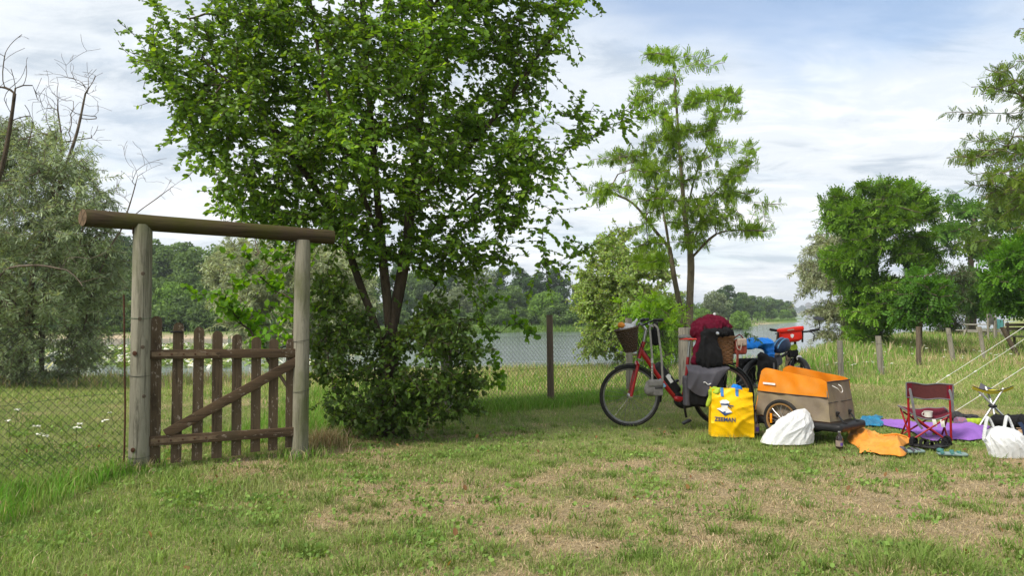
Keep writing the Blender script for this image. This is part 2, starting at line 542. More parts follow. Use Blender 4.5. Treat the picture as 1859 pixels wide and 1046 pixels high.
M_GREYBAG = pm('grey_canvas', (0.17, 0.165, 0.16), (0.11, 0.105, 0.10), 18, 0.85, bump=0.4, bscale=200)
M_STRAPC = pm('grey_webbing', (0.23, 0.22, 0.205), (0.15, 0.145, 0.13), 30, 0.85)
M_YELLOW = pm('yellow_woven_plastic', (0.82, 0.49, 0.004), (0.70, 0.40, 0.003), 9, 0.42, bump=0.5, bscale=16, bdist=0.012)
M_BLUEP = pm('navy_print', (0.025, 0.055, 0.16), (0.02, 0.045, 0.12), 50, 0.5)
M_BLUEH = pm('blue_webbing', (0.05, 0.20, 0.48), (0.035, 0.14, 0.36), 40, 0.7)
M_LIME = pm('lime_cloth', (0.36, 0.47, 0.04), (0.26, 0.36, 0.03), 20, 0.8, bump=0.4, bscale=80)
M_BLUET = pm('bright_blue_nylon', (0.008, 0.19, 0.66), (0.006, 0.14, 0.52), 9, 0.5, bump=0.35, bscale=30)
M_BLUEBAG = pm('teal_blue_plastic', (0.015, 0.20, 0.36), (0.008, 0.09, 0.18), 9, 0.35)
M_ORANGE = pm('orange_tent_cloth', (0.86, 0.34, 0.022), (0.80, 0.28, 0.014), 4, 0.62, bump=0.25, bscale=25, transmit=0.42, dirt=(0.70, 0.36, 0.10), dlo=0.45, dhi=0.8)
M_ORANGEP = pm('faded_orange_cloth', (0.76, 0.36, 0.085), (0.70, 0.24, 0.025), 3.5, 0.65, bump=0.3, bscale=25, transmit=0.15)
M_TAUPE = pm('taupe_trailer_cloth', (0.205, 0.168, 0.125), (0.15, 0.12, 0.09), 5, 0.75, bump=0.4, bscale=40, dirt=(0.24, 0.195, 0.11), dlo=0.45, dhi=0.75)
M_PIPING = pm('dark_piping', (0.035, 0.032, 0.03), None, 20, 0.6)
M_BRONZE = pm('bronze_rim', (0.40, 0.235, 0.10), (0.30, 0.17, 0.07), 20, 0.4, 0.5)
M_REFL = pm('orange_reflector', (0.85, 0.30, 0.01), None, 30, 0.25)
M_PLBAG = pm('white_plastic_film', (0.91, 0.92, 0.93), (0.82, 0.84, 0.86), 8, 0.22, bump=0.5, bscale=34, bdist=0.02, spec=0.55, transmit=0.45, dirt=(0.50, 0.52, 0.55), dscale=7, dlo=0.62, dhi=0.76)
M_AMBER = pm('dark_bottle_glass', (0.018, 0.010, 0.008), (0.010, 0.006, 0.005), 20, 0.12, spec=0.7)
M_LABEL = pm('tan_bottle_label', (0.28, 0.22, 0.18), (0.18, 0.14, 0.12), 40, 0.6)
M_VIOLET = pm('violet_label_patch', (0.12, 0.06, 0.32), None, 60, 0.5)
M_MAROON = pm('maroon_chair_fabric', (0.115, 0.008, 0.020), (0.085, 0.006, 0.015), 20, 0.8, bump=0.3, bscale=180)
M_MAROONB = pm('brown_mesh_fabric', (0.085, 0.023, 0.023), (0.06, 0.017, 0.018), 60, 0.8)
M_REDTUBE = pm('red_enamel_tube', (0.27, 0.009, 0.014), (0.20, 0.007, 0.011), 15, 0.35, coat=0.3)
M_GREYTRIM = pm('grey_trim_tape', (0.14, 0.14, 0.15), (0.10, 0.10, 0.11), 20, 0.8)
M_ALU = pm('aluminium_tube', (0.60, 0.60, 0.60), (0.45, 0.45, 0.46), 20, 0.38, 0.85)
M_STOOL = pm('mustard_stool_cloth', (0.42, 0.37, 0.03), (0.32, 0.28, 0.025), 20, 0.75)
M_PURPLE = pm('purple_blanket', (0.25, 0.115, 0.42), (0.20, 0.09, 0.35), 6, 0.85, bump=0.4, bscale=70)
M_SANDAL = pm('grey_teal_sandal', (0.20, 0.27, 0.26), (0.12, 0.17, 0.17), 30, 0.8)
M_TEAL = pm('teal_strap', (0.06, 0.18, 0.17), None, 30, 0.7)
M_CARD = pm('brown_cardboard', (0.42, 0.27, 0.15), (0.35, 0.22, 0.12), 12, 0.85)
M_CORD = pm('white_cord', (0.72, 0.72, 0.70), (0.6, 0.6, 0.58), 60, 0.7)
M_REDBAG = pm('red_tarpaulin', (0.62, 0.022, 0.010), (0.54, 0.018, 0.008), 12, 0.38, bump=0.2, bscale=20)
M_HELM = pm('dark_blue_helmet', (0.016, 0.03, 0.07), (0.012, 0.018, 0.035), 9, 0.3)
M_HELMB = pm('pale_blue_helmet_trim', (0.10, 0.26, 0.45), None, 30, 0.35)
M_LEATHER = pm('red_brown_leather', (0.26, 0.055, 0.035), (0.17, 0.035, 0.025), 20, 0.5)
M_BEIGE = pm('beige_leather', (0.36, 0.29, 0.23), (0.27, 0.21, 0.17), 20, 0.6)
M_ENAMEL = pm('cream_enamel', (0.62, 0.61, 0.56), (0.5, 0.5, 0.46), 20, 0.3)
M_GLASSL = pm('lamp_lens', (0.72, 0.73, 0.74), (0.5, 0.5, 0.5), 60, 0.15)
M_TABLEW = pm('pale_table_wood', (0.38, 0.36, 0.32), (0.26, 0.25, 0.22), 8, 0.85)
M_BOARD = pm('grey_board', (0.14, 0.135, 0.13), (0.09, 0.09, 0.085), 8, 0.85)
M_TURQ = pm('turquoise_tarp', (0.18, 0.50, 0.52), (0.14, 0.40, 0.44), 4, 0.6)
M_STONE = pm('pale_tower_stone', (0.30, 0.29, 0.28), (0.22, 0.21, 0.21), 0.5, 0.9)

# ------------------------------------------------------------------ terrain
WATER_Z = -1.25
_nx = np.array([-400, -60, -14, -6, 0, 6, 9, 14, 23, 33, 60, 100, 400, 2500], float)
_ny = np.array([22, 17, 15.5, 16.5, 20, 21, 22, 29, 41, 48, 84, 140, 560, 3500], float)
_fx = np.array([-3000, -60, -17, -6, 1.4, 25, 38, 52, 82, 200, 390, 520, 3000], float)
_fy = np.array([70, 70, 72, 84, 97, 99, 120, 156, 212, 520, 1000, 1250, 1250], float)
def near_bank(x): return np.interp(x, _nx, _ny)
def far_bank(x): return np.interp(x, _fx, _fy)
def ground_z(x, y):
    x = np.asarray(x, float); y = np.asarray(y, float)
    yn = near_bank(x); yf = far_bank(x)
    near = 0.10 * (fbm(x * 0.35, y * 0.35, 5, 3) - 0.5) * smooth(3, 9, np.hypot(x, y)) + 0.035 * (fbm(x * 1.6, y * 1.6, 9, 3) - 0.5)
    near = near - 0.30 * smooth(11, 20, y) * smooth(12, 7, x)
    bank = near - 2.3 * smooth(yn + 0.5, yn + 13, y)
    far = -2.3 + 1.6 * smooth(yf - 2.5, yf + 4, y) + 0.5 * smooth(yf + 4, yf + 60, y) + 0.25 * (fbm(x * 0.05, y * 0.05, 3, 3) - 0.5)
    mid = (yn + 13 + yf) / 2
    return np.where(y < mid, bank, far)
# dry, trodden patches of the lawn (centre x, y, radius)
DRY = [(-0.5, 5.7, 1.0), (0.5, 4.6, 1.25), (2.0, 5.2, 1.4), (3.7, 5.6, 1.2), (1.3, 6.2, 1.0), (-2.2, 6.25, 0.55), (-1.5, 6.9, 0.8), (0.1, 3.6, 0.75), (4.8, 6.3, 0.9), (-1.3, 7.6, 0.9), (-2.7, 7.2, 0.5), (5.6, 9.6, 0.7), (2.9, 4.4, 0.7)]
def dryness(x, y):
    s = np.zeros_like(np.asarray(x, float))
    for cx, cy, r in DRY:
        s = np.maximum(s, np.exp(-((x - cx) ** 2 + ((y - cy) * 1.25) ** 2) / (r * r)))
    n = fbm(x * 1.1, y * 1.1, 21, 4)
    n2 = fbm(x * 4.5, y * 4.5, 33, 3)
    n3 = fbm(x * 2.6 + 5, y * 3.4, 44, 3)
    v = s * 0.85 + (n - 0.5) * 1.0 + (n2 - 0.5) * 1.0 + (n3 - 0.5) * 1.5 - 0.08
    v = v - 0.5 * smooth(-1.4, -2.6, x) * smooth(5.9, 5.2, y)
    return np.clip(v, 0, 1)

def axis(parts):
    out = []
    for a, b, st in parts:
        out.append(np.arange(a, b, st))
    return np.concatenate(out + [[parts[-1][1]]])
def geo(a, b, n): return np.geomspace(a, b, n)
xs = np.concatenate([-geo(14.5, 4000, 34)[::-1], np.arange(-14, 14.01, 0.2), geo(14.5, 4000, 40)])
ys = np.concatenate([[-3000, -600, -120, -30, -8, -2, 0, 1.2, 2.2], np.arange(2.8, 14, 0.16), np.arange(14, 40, 0.7), np.arange(40, 130, 3.0), np.geomspace(131, 9000, 44)])
GX, GY = np.meshgrid(xs, ys, indexing='ij')
GZ = ground_z(GX, GY)
GV = np.stack([GX, GY, GZ], -1).reshape(-1, 3)
nxg, nyg = len(xs), len(ys)
ii, jj = np.meshgrid(np.arange(nxg - 1), np.arange(nyg - 1), indexing='ij')
q0 = (ii * nyg + jj).ravel()
GF = np.stack([q0, q0 + nyg, q0 + nyg + 1, q0 + 1], 1)
gx, gy = GX.ravel(), GY.ravel()
dr = dryness(gx, gy)
soil = np.array((0.30, 0.238, 0.148)); straw = np.array((0.31, 0.24, 0.14)); green = np.array((0.14, 0.185, 0.052)); meadow = np.array((0.24, 0.29, 0.085))
gc = green + (straw - green) * np.clip(0.25 + dr, 0, 1)[:, None]
gc = gc + (soil - gc) * (smooth(0.45, 0.95, dr))[:, None]
mfac = smooth(9.5, 14, gy)[:, None]
mm = meadow + (straw - meadow) * (0.7 * smooth(0.45, 0.7, fbm(gx * 0.4, gy * 0.4, 77, 3)))[:, None]
gc = gc * (1 - mfac) + mm * mfac
far_m = (gy > (near_bank(gx) + far_bank(gx) + 13) / 2)
fb = far_bank(gx)
sandf = smooth(3.4, 0.6, np.abs(gy - fb - 1.5)) * (smooth(-22, -26, gx) * smooth(-52, -42, gx) * 1.0 + smooth(38, 44, gx) * smooth(64, 58, gx))
sand = np.array((0.46, 0.37, 0.27))
fg = np.array((0.12, 0.19, 0.045)) * (0.8 + 0.5 * fbm(gx * 0.06, gy * 0.06, 55, 3))[:, None]
fg = fg + (sand - fg) * sandf[:, None]
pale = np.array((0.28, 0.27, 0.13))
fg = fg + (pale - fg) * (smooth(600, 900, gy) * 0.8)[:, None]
gc = np.where(far_m[:, None], fg, gc)
gm, nt, b = _nt('lawn_soil')
a_ = nt.nodes.new('ShaderNodeAttribute'); a_.attribute_name = 'Col'
n1 = _noise(nt, 26, 8, 0.72); n2 = _noise(nt, 3.2, 6, 0.6); n3 = _noise(nt, 160, 4, 0.7, (1, 0.5, 1))
c = _mix(nt, 1.0, a_.outputs['Color'], _ramp(nt, n1, [(0.28, (0.38, 0.37, 0.34)), (0.5, (0.95,) * 3), (0.72, (1.45, 1.42, 1.36))]), 'MULTIPLY')
c = _mix(nt, 1.0, c, _ramp(nt, n2, [(0.3, (0.8, 0.82, 0.8)), (0.7, (1.15, 1.12, 1.1))]), 'MULTIPLY')
c = _mix(nt, 1.0, c, _ramp(nt, n3, [(0.3, (0.6,) * 3), (0.7, (1.25,) * 3)]), 'MULTIPLY')
nt.links.new(c, b.inputs['Base Color'])
b.inputs['Roughness'].default_value = 0.95; b.inputs['Specular IOR Level'].default_value = 0.1
_bump(nt, b, n1, 0.9, 0.02)
ground = mesh_np('ground', GV, GF, gm, col=gc, smooth_=True)
tag(ground, 'dry grassy ground sloping to the river', None, None, 'structure')

# ------------------------------------------------------------------ river
wm, nt, b = _nt('river_water')
b.inputs['Base Color'].default_value = (0.13, 0.155, 0.165, 1)
b.inputs['Roughness'].default_value = 0.06
b.inputs['IOR'].default_value = 1.33
r1 = _noise(nt, 1.3, 4, 0.55, (0.5, 1.6, 1)); r2 = _noise(nt, 0.16, 3, 0.5, (0.35, 1.5, 1))
mh = nt.nodes.new('ShaderNodeMath'); mh.operation = 'ADD'
nt.links.new(r1, mh.inputs[0]); nt.links.new(r2, mh.inputs[1])
_bump(nt, b, mh.outputs[0], 0.30, 0.35)
wx = np.array([-3000, -300, -60, 0, 60, 300, 1200, 4000.]); wy = np.array([19, 60, 150, 500, 1300, 2500.])
WX, WY = np.meshgrid(wx, wy, indexing='ij')
WV = np.stack([WX, WY, np.full_like(WX, WATER_Z)], -1).reshape(-1, 3)
k = len(wy)
i2, j2 = np.meshgrid(np.arange(len(wx) - 1), np.arange(k - 1), indexing='ij'); q = (i2 * k + j2).ravel()
river = mesh_np('river', WV, np.stack([q, q + k, q + k + 1, q + 1], 1), wm)
tag(river, 'wide calm grey river reflecting the cloudy sky', None, None, 'structure')

# ------------------------------------------------------------------ trees
def catmull(pts, step):
    P = np.array(pts, float)
    Q = np.vstack([2 * P[0] - P[1], P, 2 * P[-1] - P[-2]])
    out = []
    for i in range(1, len(Q) - 2):
        n = max(1, int(np.linalg.norm(Q[i + 1] - Q[i]) / step))
        for t in np.arange(n) / n:
            out.append(0.5 * (2 * Q[i] + (Q[i + 1] - Q[i - 1]) * t + (2 * Q[i - 1] - 5 * Q[i] + 4 * Q[i + 1] - Q[i + 2]) * t * t + (3 * Q[i] - Q[i - 1] - 3 * Q[i + 1] + Q[i + 2]) * t ** 3))
    out.append(P[-1])
    return np.array(out)
def grow(rng, paths, tips, step=0.15, zmin=0.3, wob=0.12, bias=0.6, ctrl=0.38):
    """paths: stems (first starts at the root); tips: branch ends, each joined to the best place on the skeleton"""
    cap = 600000
    P = np.zeros((cap, 3)); T = np.zeros((cap, 3)); par = np.full(cap, -1); n = 0
    for pi, pth in enumerate(paths):
        c = catmull(pth, step)
        if pi == 0: prev = -1
        else: prev = int(np.argmin(np.linalg.norm(P[:n] - c[0], axis=1)))
        for i, p in enumerate(c):
            if pi and i == 0: continue
            P[n] = p; par[n] = prev
            d = c[min(i + 1, len(c) - 1)] - c[max(i - 1, 0)]
            T[n] = nrm(d); prev = n; n += 1
    tips = np.array(tips, float).reshape(-1, 3)
    d0 = np.array([np.min(np.linalg.norm(P[:n] - t, axis=1)) for t in tips])
    for ti in np.argsort(d0):
        tip = tips[ti]
        D = tip - P[:n]; L = np.linalg.norm(D, axis=1) + 1e-6
        cs = (D * T[:n]).sum(1) / L
        cost = L * (1.0 + bias * (1 - cs)) + np.where(P[:n, 2] < zmin, 50, 0)
        j = int(np.argmin(cost)); dist = L[j]
        k = max(1, int(dist / step))
        p0 = P[j]; c = p0 + T[j] * dist * ctrl + (tip - p0) * (0.5 - ctrl) * (ctrl < 0.3)
        jit = rng.normal(size=3) * wob * dist
        prev = j
        for s in range(1, k + 1):
            t = s / k
            q = (1 - t) ** 2 * p0 + 2 * t * (1 - t) * c + t * t * tip + jit * math.sin(math.pi * t)
            P[n] = q; par[n] = prev; T[n] = nrm(q - P[prev]); prev = n; n += 1
    return P[:n].copy(), par[:n].copy(), T[:n].copy()
def radii(P, par, r_root, r_min, ex=0.5):
    n = len(P); cnt = np.zeros(n); kids = np.bincount(par[par >= 0], minlength=n)
    cnt[kids == 0] = 1
    main = np.full(n, -1)
    for i in range(n - 1, 0, -1):
        cnt[par[i]] += cnt[i]
    for i in range(1, n):
        m = main[par[i]]
        if m < 0 or cnt[i] > cnt[m]: main[par[i]] = i
    r = np.maximum(r_min, r_root * (cnt / cnt[0]) ** ex)
    return r, cnt, main
def branch_mesh(P, par, T, r, main, k):
    n = len(P)
    d = T / np.maximum(1e-9, np.linalg.norm(T, axis=1))[:, None]
    ref = np.where(np.abs(d[:, 2:3]) > 0.9, np.array([[1.0, 0, 0]]), np.array([[0, 0, 1.0]]))
    ref = np.tile(np.array([[0.83, 0.31, 0.46]]), (n, 1))
    u = np.cross(ref, d); u /= np.maximum(1e-6, np.linalg.norm(u, axis=1))[:, None]
    v = np.cross(d, u)
    a = 2 * np.pi * np.arange(k) / k
    ring = lambda p, rr, uu, vv: p[:, None] + rr[:, None, None] * (np.cos(a)[None, :, None] * uu[:, None] + np.sin(a)[None, :, None] * vv[:, None])
    A = ring(P, r, u, v)
    ch = np.arange(1, n); pa = par[1:]
    ok = pa >= 0; ch = ch[ok]; pa = pa[ok]
    side = main[pa] != ch
    sc = ch[side]
    B = ring(P[par[sc]], r[sc], u[sc], v[sc])
    V = np.concatenate([A.reshape(-1, 3), B.reshape(-1, 3)])
    st = pa * k
    st[side] = n * k + np.arange(side.sum()) * k
    en = ch * k
    kk = np.arange(k); k2 = (kk + 1) % k
    F = np.stack([st[:, None] + kk, st[:, None] + k2, en[:, None] + k2, en[:, None] + kk], -1).reshape(-1, 4)
    return V, F
TPL_OVATE = (np.array([(0, 0, 0), (0.28, 0.30, 0.07), (0.70, 0.27, 0.06), (1, 0, -0.04), (0.70, -0.27, 0.06), (0.28, -0.30, 0.07)]), np.array([(0, 3, 2, 1), (0, 5, 4, 3)]))
TPL_ROUND = (np.array([(0, 0, 0), (0.20, 0.36, 0.07), (0.66, 0.40, 0.07), (1, 0, -0.05), (0.66, -0.40, 0.07), (0.20, -0.36, 0.07)]), np.array([(0, 3, 2, 1), (0, 5, 4, 3)]))
TPL_NARROW = (np.array([(0, 0, 0), (0.5, 0.10, 0.02), (1, 0, -0.06), (0.5, -0.10, 0.02)]), np.array([(0, 3, 2, 1)]))
TPL_DIAMOND = (np.array([(0, 0, 0), (0.5, 0.34, 0.08), (1, 0, 0), (0.5, -0.34, 0.08)]), np.array([(0, 3, 2, 1)]))
def tpl_pinnate(pairs, lw=0.135, ll=0.26, droop=0.15):
    V = []; F = []
    for i in range(pairs + 1):
        x = 0.18 + 0.74 * i / pairs
        z = -droop * x * x
        for s in ((1, -1) if i < pairs else (0,)):
            o = len(V)
            if s:
                d = np.array((0.35, s * 0.94, -0.15)); w = np.array((0.94, -s * 0.35, 0))
                l_ = ll * (1 - 0.35 * abs(2 * i / pairs - 1) ** 2)
            else:
                d = np.array((1, 0, -0.3)); w = np.array((0, 1, 0)); l_ = ll
            b0 = np.array((x, 0, z))
            V += [b0, b0 + d * l_ * 0.5 + w * lw * 0.5, b0 + d * l_, b0 + d * l_ * 0.5 - w * lw * 0.5]
            F.append((o, o + 3, o + 2, o + 1))
    return np.array(V), np.array(F)
TPL_PIN6 = tpl_pinnate(6)
TPL_PIN4 = tpl_pinnate(4, 0.19, 0.32)
def leaf_spots(rng, P, par, r, rmax, per_m):
    ch = np.where((r < rmax) & (par >= 0))[0]
    L = np.linalg.norm(P[ch] - P[par[ch]], axis=1)
    n = rng.poisson(L * per_m)
    e = np.repeat(ch, n)
    t = rng.random(len(e))
    base = P[par[e]] * (1 - t)[:, None] + P[e] * t[:, None]
    tan = P[e] - P[par[e]]
    tan /= np.maximum(1e-9, np.linalg.norm(tan, axis=1))[:, None]
    return base, tan
def leaf_arrays(rng, base, tan, tpl, size, var=0.3, fwd=0.5, droop=0.25, flat=0.75, jit=0.45, planar=0.0):
    n = len(base)
    rv = rng.normal(size=(n, 3)); rv[:, 2] *= 0.6
    if planar: rv = rv * (1 - planar) + np.array((0.35, -0.55, 0.75)) * rng.choice([-1.0, 1.0], (n, 1))
    side = np.cross(tan, rv); side /= np.maximum(1e-6, np.linalg.norm(side, axis=1))[:, None]
    d = tan * fwd + side + np.array((0, 0, -droop)) + rng.normal(size=(n, 3)) * 0.15
    d /= np.linalg.norm(d, axis=1)[:, None]
    nn = np.array((0, 0, 1.0)) * flat + rng.normal(size=(n, 3)) * jit
    nn -= d * (nn * d).sum(1)[:, None]; nn /= np.maximum(1e-6, np.linalg.norm(nn, axis=1))[:, None]
    s = np.cross(nn, d)
    tv, tf = tpl
    sz = size * (1 + var * (rng.random(n) * 2 - 1))
    V = base[:, None] + sz[:, None, None] * (tv[None, :, 0:1] * d[:, None] + tv[None, :, 1:2] * s[:, None] + tv[None, :, 2:3] * nn[:, None])
    F = (np.arange(n) * len(tv))[:, None, None] + tf[None]
    return V.reshape(-1, 3), F.reshape(-1, tf.shape[1]), len(tv)
def leaf_cols(rng, n, nv, cols, base=None, bright=None):
    cols = np.array(cols, float)
    w = rng.dirichlet(np.ones(len(cols)) * 0.7, n)
    c = w @ cols
    c *= (0.8 + 0.4 * rng.random(n))[:, None]
    if bright is not None: c = c * bright[:, None]
    return np.repeat(c, nv, 0)
def in_poly(pts, poly):
    x, y = pts[:, 0], pts[:, 1]; ins = np.zeros(len(pts), bool)
    P = np.array(poly, float); n = len(P)
    for i in range(n):
        x0, y0 = P[i]; x1, y1 = P[(i + 1) % n]
        cr = ((y0 > y) != (y1 > y)) & (x < (x1 - x0) * (y - y0) / (y1 - y0 + 1e-12) + x0)
        ins ^= cr
    return ins
def poly_sample(rng, poly, n, sc=None, thr=0.0, seed=1):
    P = np.array(poly, float); lo, hi = P.min(0), P.max(0); out = np.zeros((0, 2))
    while len(out) < n:
        q = lo + rng.random((n * 3, 2)) * (hi - lo)
        q = q[in_poly(q, poly)]
        if sc:
            sx_, sy_ = sc if isinstance(sc, tuple) else (sc, sc)
            q = q[fbm(q[:, 0] / sx_, q[:, 1] / sy_, seed, 3) > thr]
        out = np.vstack([out, q])
    return out[:n]
def edge_dist(pts, poly):
    P = np.array(poly, float); d = np.full(len(pts), 1e9)
    for i in range(len(P)):
        a, b_ = P[i], P[(i + 1) % len(P)]
        ab = b_ - a; t = np.clip(((pts - a) @ ab) / (ab @ ab), 0, 1)
        d = np.minimum(d, np.linalg.norm(pts - (a + t[:, None] * ab), axis=1))
    return d
def crown_tips(rng, poly, n, Y, depth, sc=None, thr=0.0, seed=1):
    """ends of twigs: the crown's outline at its distance Y, rounded out in depth"""
    q = poly_sample(rng, poly, n, sc, thr, seed)
    e = edge_dist(q, poly); m = max(1.0, np.percentile(e, 95))
    hw = depth * np.sqrt(np.clip(e / m, 0.02, 1))
    dy = rng.uniform(-1, 1, n) * hw
    return np.array([at(px, py, Y + 0) + 0 * k for (px, py), k in zip(q, dy)]) * ((Y + dy) / Y)[:, None] + np.outer(1 - (Y + dy) / Y, (0, 0, CAMH))
def tree(name, label, cat, base, paths, tips, r_root, r_min, bark, tpl, size, per_m, rleaf, cols, leafm=None, step=0.15, k=5,
         zmin=0.3, seed=1, group=None, ex=0.5, wob=0.12, crown_name='crown', trunk_name='trunk', bias=0.6, tw=None, tint_s=1.6, ctrl=0.38, **lk):
    rng = np.random.default_rng(seed)
    root = thing(name, label, cat, tuple(base), 0, group)
    P, par, T = grow(rng, paths, tips, step, zmin, wob, bias, ctrl)
    r, cnt, main = radii(P, par, r_root, r_min, ex)
    if tw is not None:            # leafy side twigs: (per node, length, widest branch that bears them)
        src = np.where(r < tw[2])[0]
        e = np.repeat(src, rng.poisson(tw[0], len(src)))
        m_ = len(e); L_ = tw[1] * rng.uniform(0.5, 1.3, m_)
        d_ = T[e] * 0.75 + rng.normal(size=(m_, 3)) * np.array((0.75, 0.75, 0.45)) + np.array((0, 0, tw[3] if len(tw) > 3 else 0.12))
        if len(tw) > 4: d_[:, 2] *= tw[4]
        d_ /= np.linalg.norm(d_, axis=1)[:, None]
        bend = rng.normal(size=(m_, 3)) * 0.25 + np.array((0, 0, -0.12))
        if len(tw) > 4: bend[:, 2] *= 0.25
        prev = e; pp_ = P[e]; n0 = len(P)
        NP, NPar, NT = [P], [par], [T]
        for s_ in range(3):
            q_ = pp_ + (d_ + bend * s_) * (L_ / 3)[:, None]
            NP.append(q_); NPar.append(prev); NT.append((q_ - pp_) / np.maximum(1e-9, np.linalg.norm(q_ - pp_, axis=1))[:, None])
            prev = n0 + s_ * m_ + np.arange(m_); pp_ = q_
        nn_ = n0 + 3 * m_
        P = np.concatenate(NP); par = np.concatenate(NPar); T = np.concatenate(NT)
        r = np.concatenate([r, np.full(3 * m_, r_min)])
        main = np.concatenate([main, np.full(3 * m_, -1)])
        main[n0:n0 + m_] = n0 + m_ + np.arange(m_); main[n0 + m_:n0 + 2 * m_] = n0 + 2 * m_ + np.arange(m_)
    V, F = branch_mesh(P, par, T, r, main, k)
    mesh_np(trunk_name, V - np.array(base), F, bark, root, smooth_=True)
    if tpl is not None:
        b_, t_ = leaf_spots(rng, P, par, r, rleaf, per_m)
        V, F, nv = leaf_arrays(rng, b_, t_, tpl, size, **lk)
        s_ = tint_s; tn = vnoise(b_[:, 0] * s_ + 0.7 * b_[:, 2] * s_, b_[:, 1] * s_ - 0.6 * b_[:, 2] * s_ + 0.4 * b_[:, 0] * s_, seed)
        c = leaf_cols(rng, len(b_), nv, cols, bright=0.72 + 0.56 * tn)
        o = mesh_np(crown_name, V - np.array(base), F, leafm or M_LEAF, root, col=c)
        o['kind'] = 'stuff'
        print(name, 'leaves', len(b_), 'nodes', len(P))
    return root

# ---- the multi-stemmed elm beside the gate
rng = np.random.default_rng(11)
YE = 7.75
elm_poly = [(260, 115), (345, 45), (400, -20), (430, -260), (620, -420), (880, -430), (1060, -250), (1085, 0), (1040, 75), (1000, 150), (965, 230), (1000, 285), (1010, 340),
            (960, 385), (975, 430), (930, 470), (880, 500), (790, 505), (740, 480), (660, 490), (600, 450), (480, 420), (415, 390), (380, 335), (350, 285), (300, 225), (275, 160)]
elm_poly = [(690 + (x - 690) * 0.90, y + 12 * (y < 0)) for x, y in elm_poly]
tips = crown_tips(rng, elm_poly, 1650, YE, 1.35, 70, 0.37, 4)
spurs = [(1158, 212), (1130, 232), (1105, 215), (1075, 250), (1040, 262), (1023, 205), (1018, 290), (1068, 452), (1030, 468), (990, 470), (940, 478), (250, 108), (268, 98), (262, 150), (285, 190), (300, 40), (352, 32), (340, 70),
         (395, 383), (420, 392), (1086, 8), (1078, 30), (1000, 380), (985, 418), (310, 245), (372, 318), (290, 128), (320, 90)]
shoots = []
for (x_, y_) in [(300, 120), (330, 85), (360, 60), (392, 20), (420, 10), (318, 170), (340, 210), (362, 260), (392, 300), (300, 150), (455, 30), (500, 20), (1000, 60), (1030, 40), (985, 130), (960, 190), (1010, 20), (640, 60), (560, 40), (720, 90), (850, 60), (900, 110), (470, 110), (430, 80), (395, 110), (520, 90), (600, 130), (410, 360), (440, 380), (960, 260), (975, 350), (940, 400)]:
    dx_ = (x_ - 690) * 0.06 + rng.uniform(-8, 8); dy_ = -rng.uniform(34, 60); yy_ = YE + rng.uniform(-1.0, 0.2)
    shoots += [at(x_ + dx_ * k_, y_ + dy_ * k_, yy_) for k_ in (0.0, 0.35, 0.7, 1.0)]
tips = np.vstack([tips, np.array(shoots)])
tips = np.vstack([tips, [at(x, y, YE + rng.uniform(-0.35, 0.35)) for x, y in spurs]])
eb = gnd(700, 792)
def E(*pts): return [at(x, y, YE + dy) for x, y, dy in pts]
epaths = [[eb - (0, 0, 0.1)] + E((703, 700, 0), (708, 612, 0), (692, 440, -0.05), (680, 300, 0), (668, 150, 0.05), (655, -60, 0.1), (650, -260, 0.1)),
          E((708, 612, 0), (738, 450, 0.05), (748, 330, 0.1), (764, 200, 0.15), (780, 30, 0.1), (790, -200, 0)),
          E((700, 640, 0), (655, 520, 0.1), (618, 420, 0.1), (545, 300, 0), (460, 190, -0.1), (380, 120, -0.1)),
          E((747, 370, 0.1), (820, 300, 0), (900, 210, -0.1), (970, 110, -0.15), (1040, 20, -0.2)),
          E((690, 440, -0.05), (640, 300, -0.4), (590, 150, -0.6), (560, -20, -0.7)),
          E((738, 450, 0.05), (810, 395, 0.4), (890, 330, 0.5), (960, 300, 0.4), (1060, 255, 0.2))]
elm_cols = [(0.10, 0.205, 0.026), (0.145, 0.28, 0.030), (0.066, 0.142, 0.028), (0.25, 0.41, 0.038)]
tree('elm_tree', 'large leafy multi-stemmed tree growing beside the wooden gate', 'tree', eb, epaths, tips, 0.105, 0.0028, M_BARK_DARK, TPL_OVATE, 0.053, 54, 0.0062,
     elm_cols, step=0.10, k=6, zmin=0.9, seed=5, planar=0.72, var=0.42, ex=0.62, tw=(2.3, 0.30, 0.012, 0.2), droop=0.2, flat=0.7, jit=0.5)

# ---- leafy thicket round the foot of the elm
rng = np.random.default_rng(12)
tips = crown_tips(rng, [(585, 440), (640, 520), (660, 590), (700, 610), (760, 580), (790, 520), (840, 590), (870, 660), (850, 730), (800, 768), (700, 778), (605, 775), (580, 700), (572, 600)], 520, 7.6, 0.65, 60, 0.38, 8)
b0 = gnd(680, 785)
tree('thicket_shrub', 'dark leafy thicket of suckers round the foot of the big tree', 'shrub', b0,
     [[b0 - (0, 0, 0.05), b0 + (0, 0, 0.25), b0 + (0.05, 0, 0.6)], [b0 + (0, 0, 0.02), b0 + (-0.4, 0, 0.4), b0 + (-0.55, 0.05, 1.0), b0 + (-0.6, 0.1, 1.6)], [b0 + (0, 0, 0.02), b0 + (0.45, 0, 0.4), b0 + (0.75, 0.1, 0.9)]],
     tips, 0.03, 0.0022, M_BARK_DARK, TPL_OVATE, 0.055, 40, 0.0065, [(0.075, 0.135, 0.030), (0.105, 0.185, 0.034), (0.055, 0.10, 0.026)], step=0.10, k=4, zmin=0.05, seed=6, tw=(2.0, 0.20, 0.02, 0.0), droop=0.3, crown_name='foliage', trunk_name='stem')
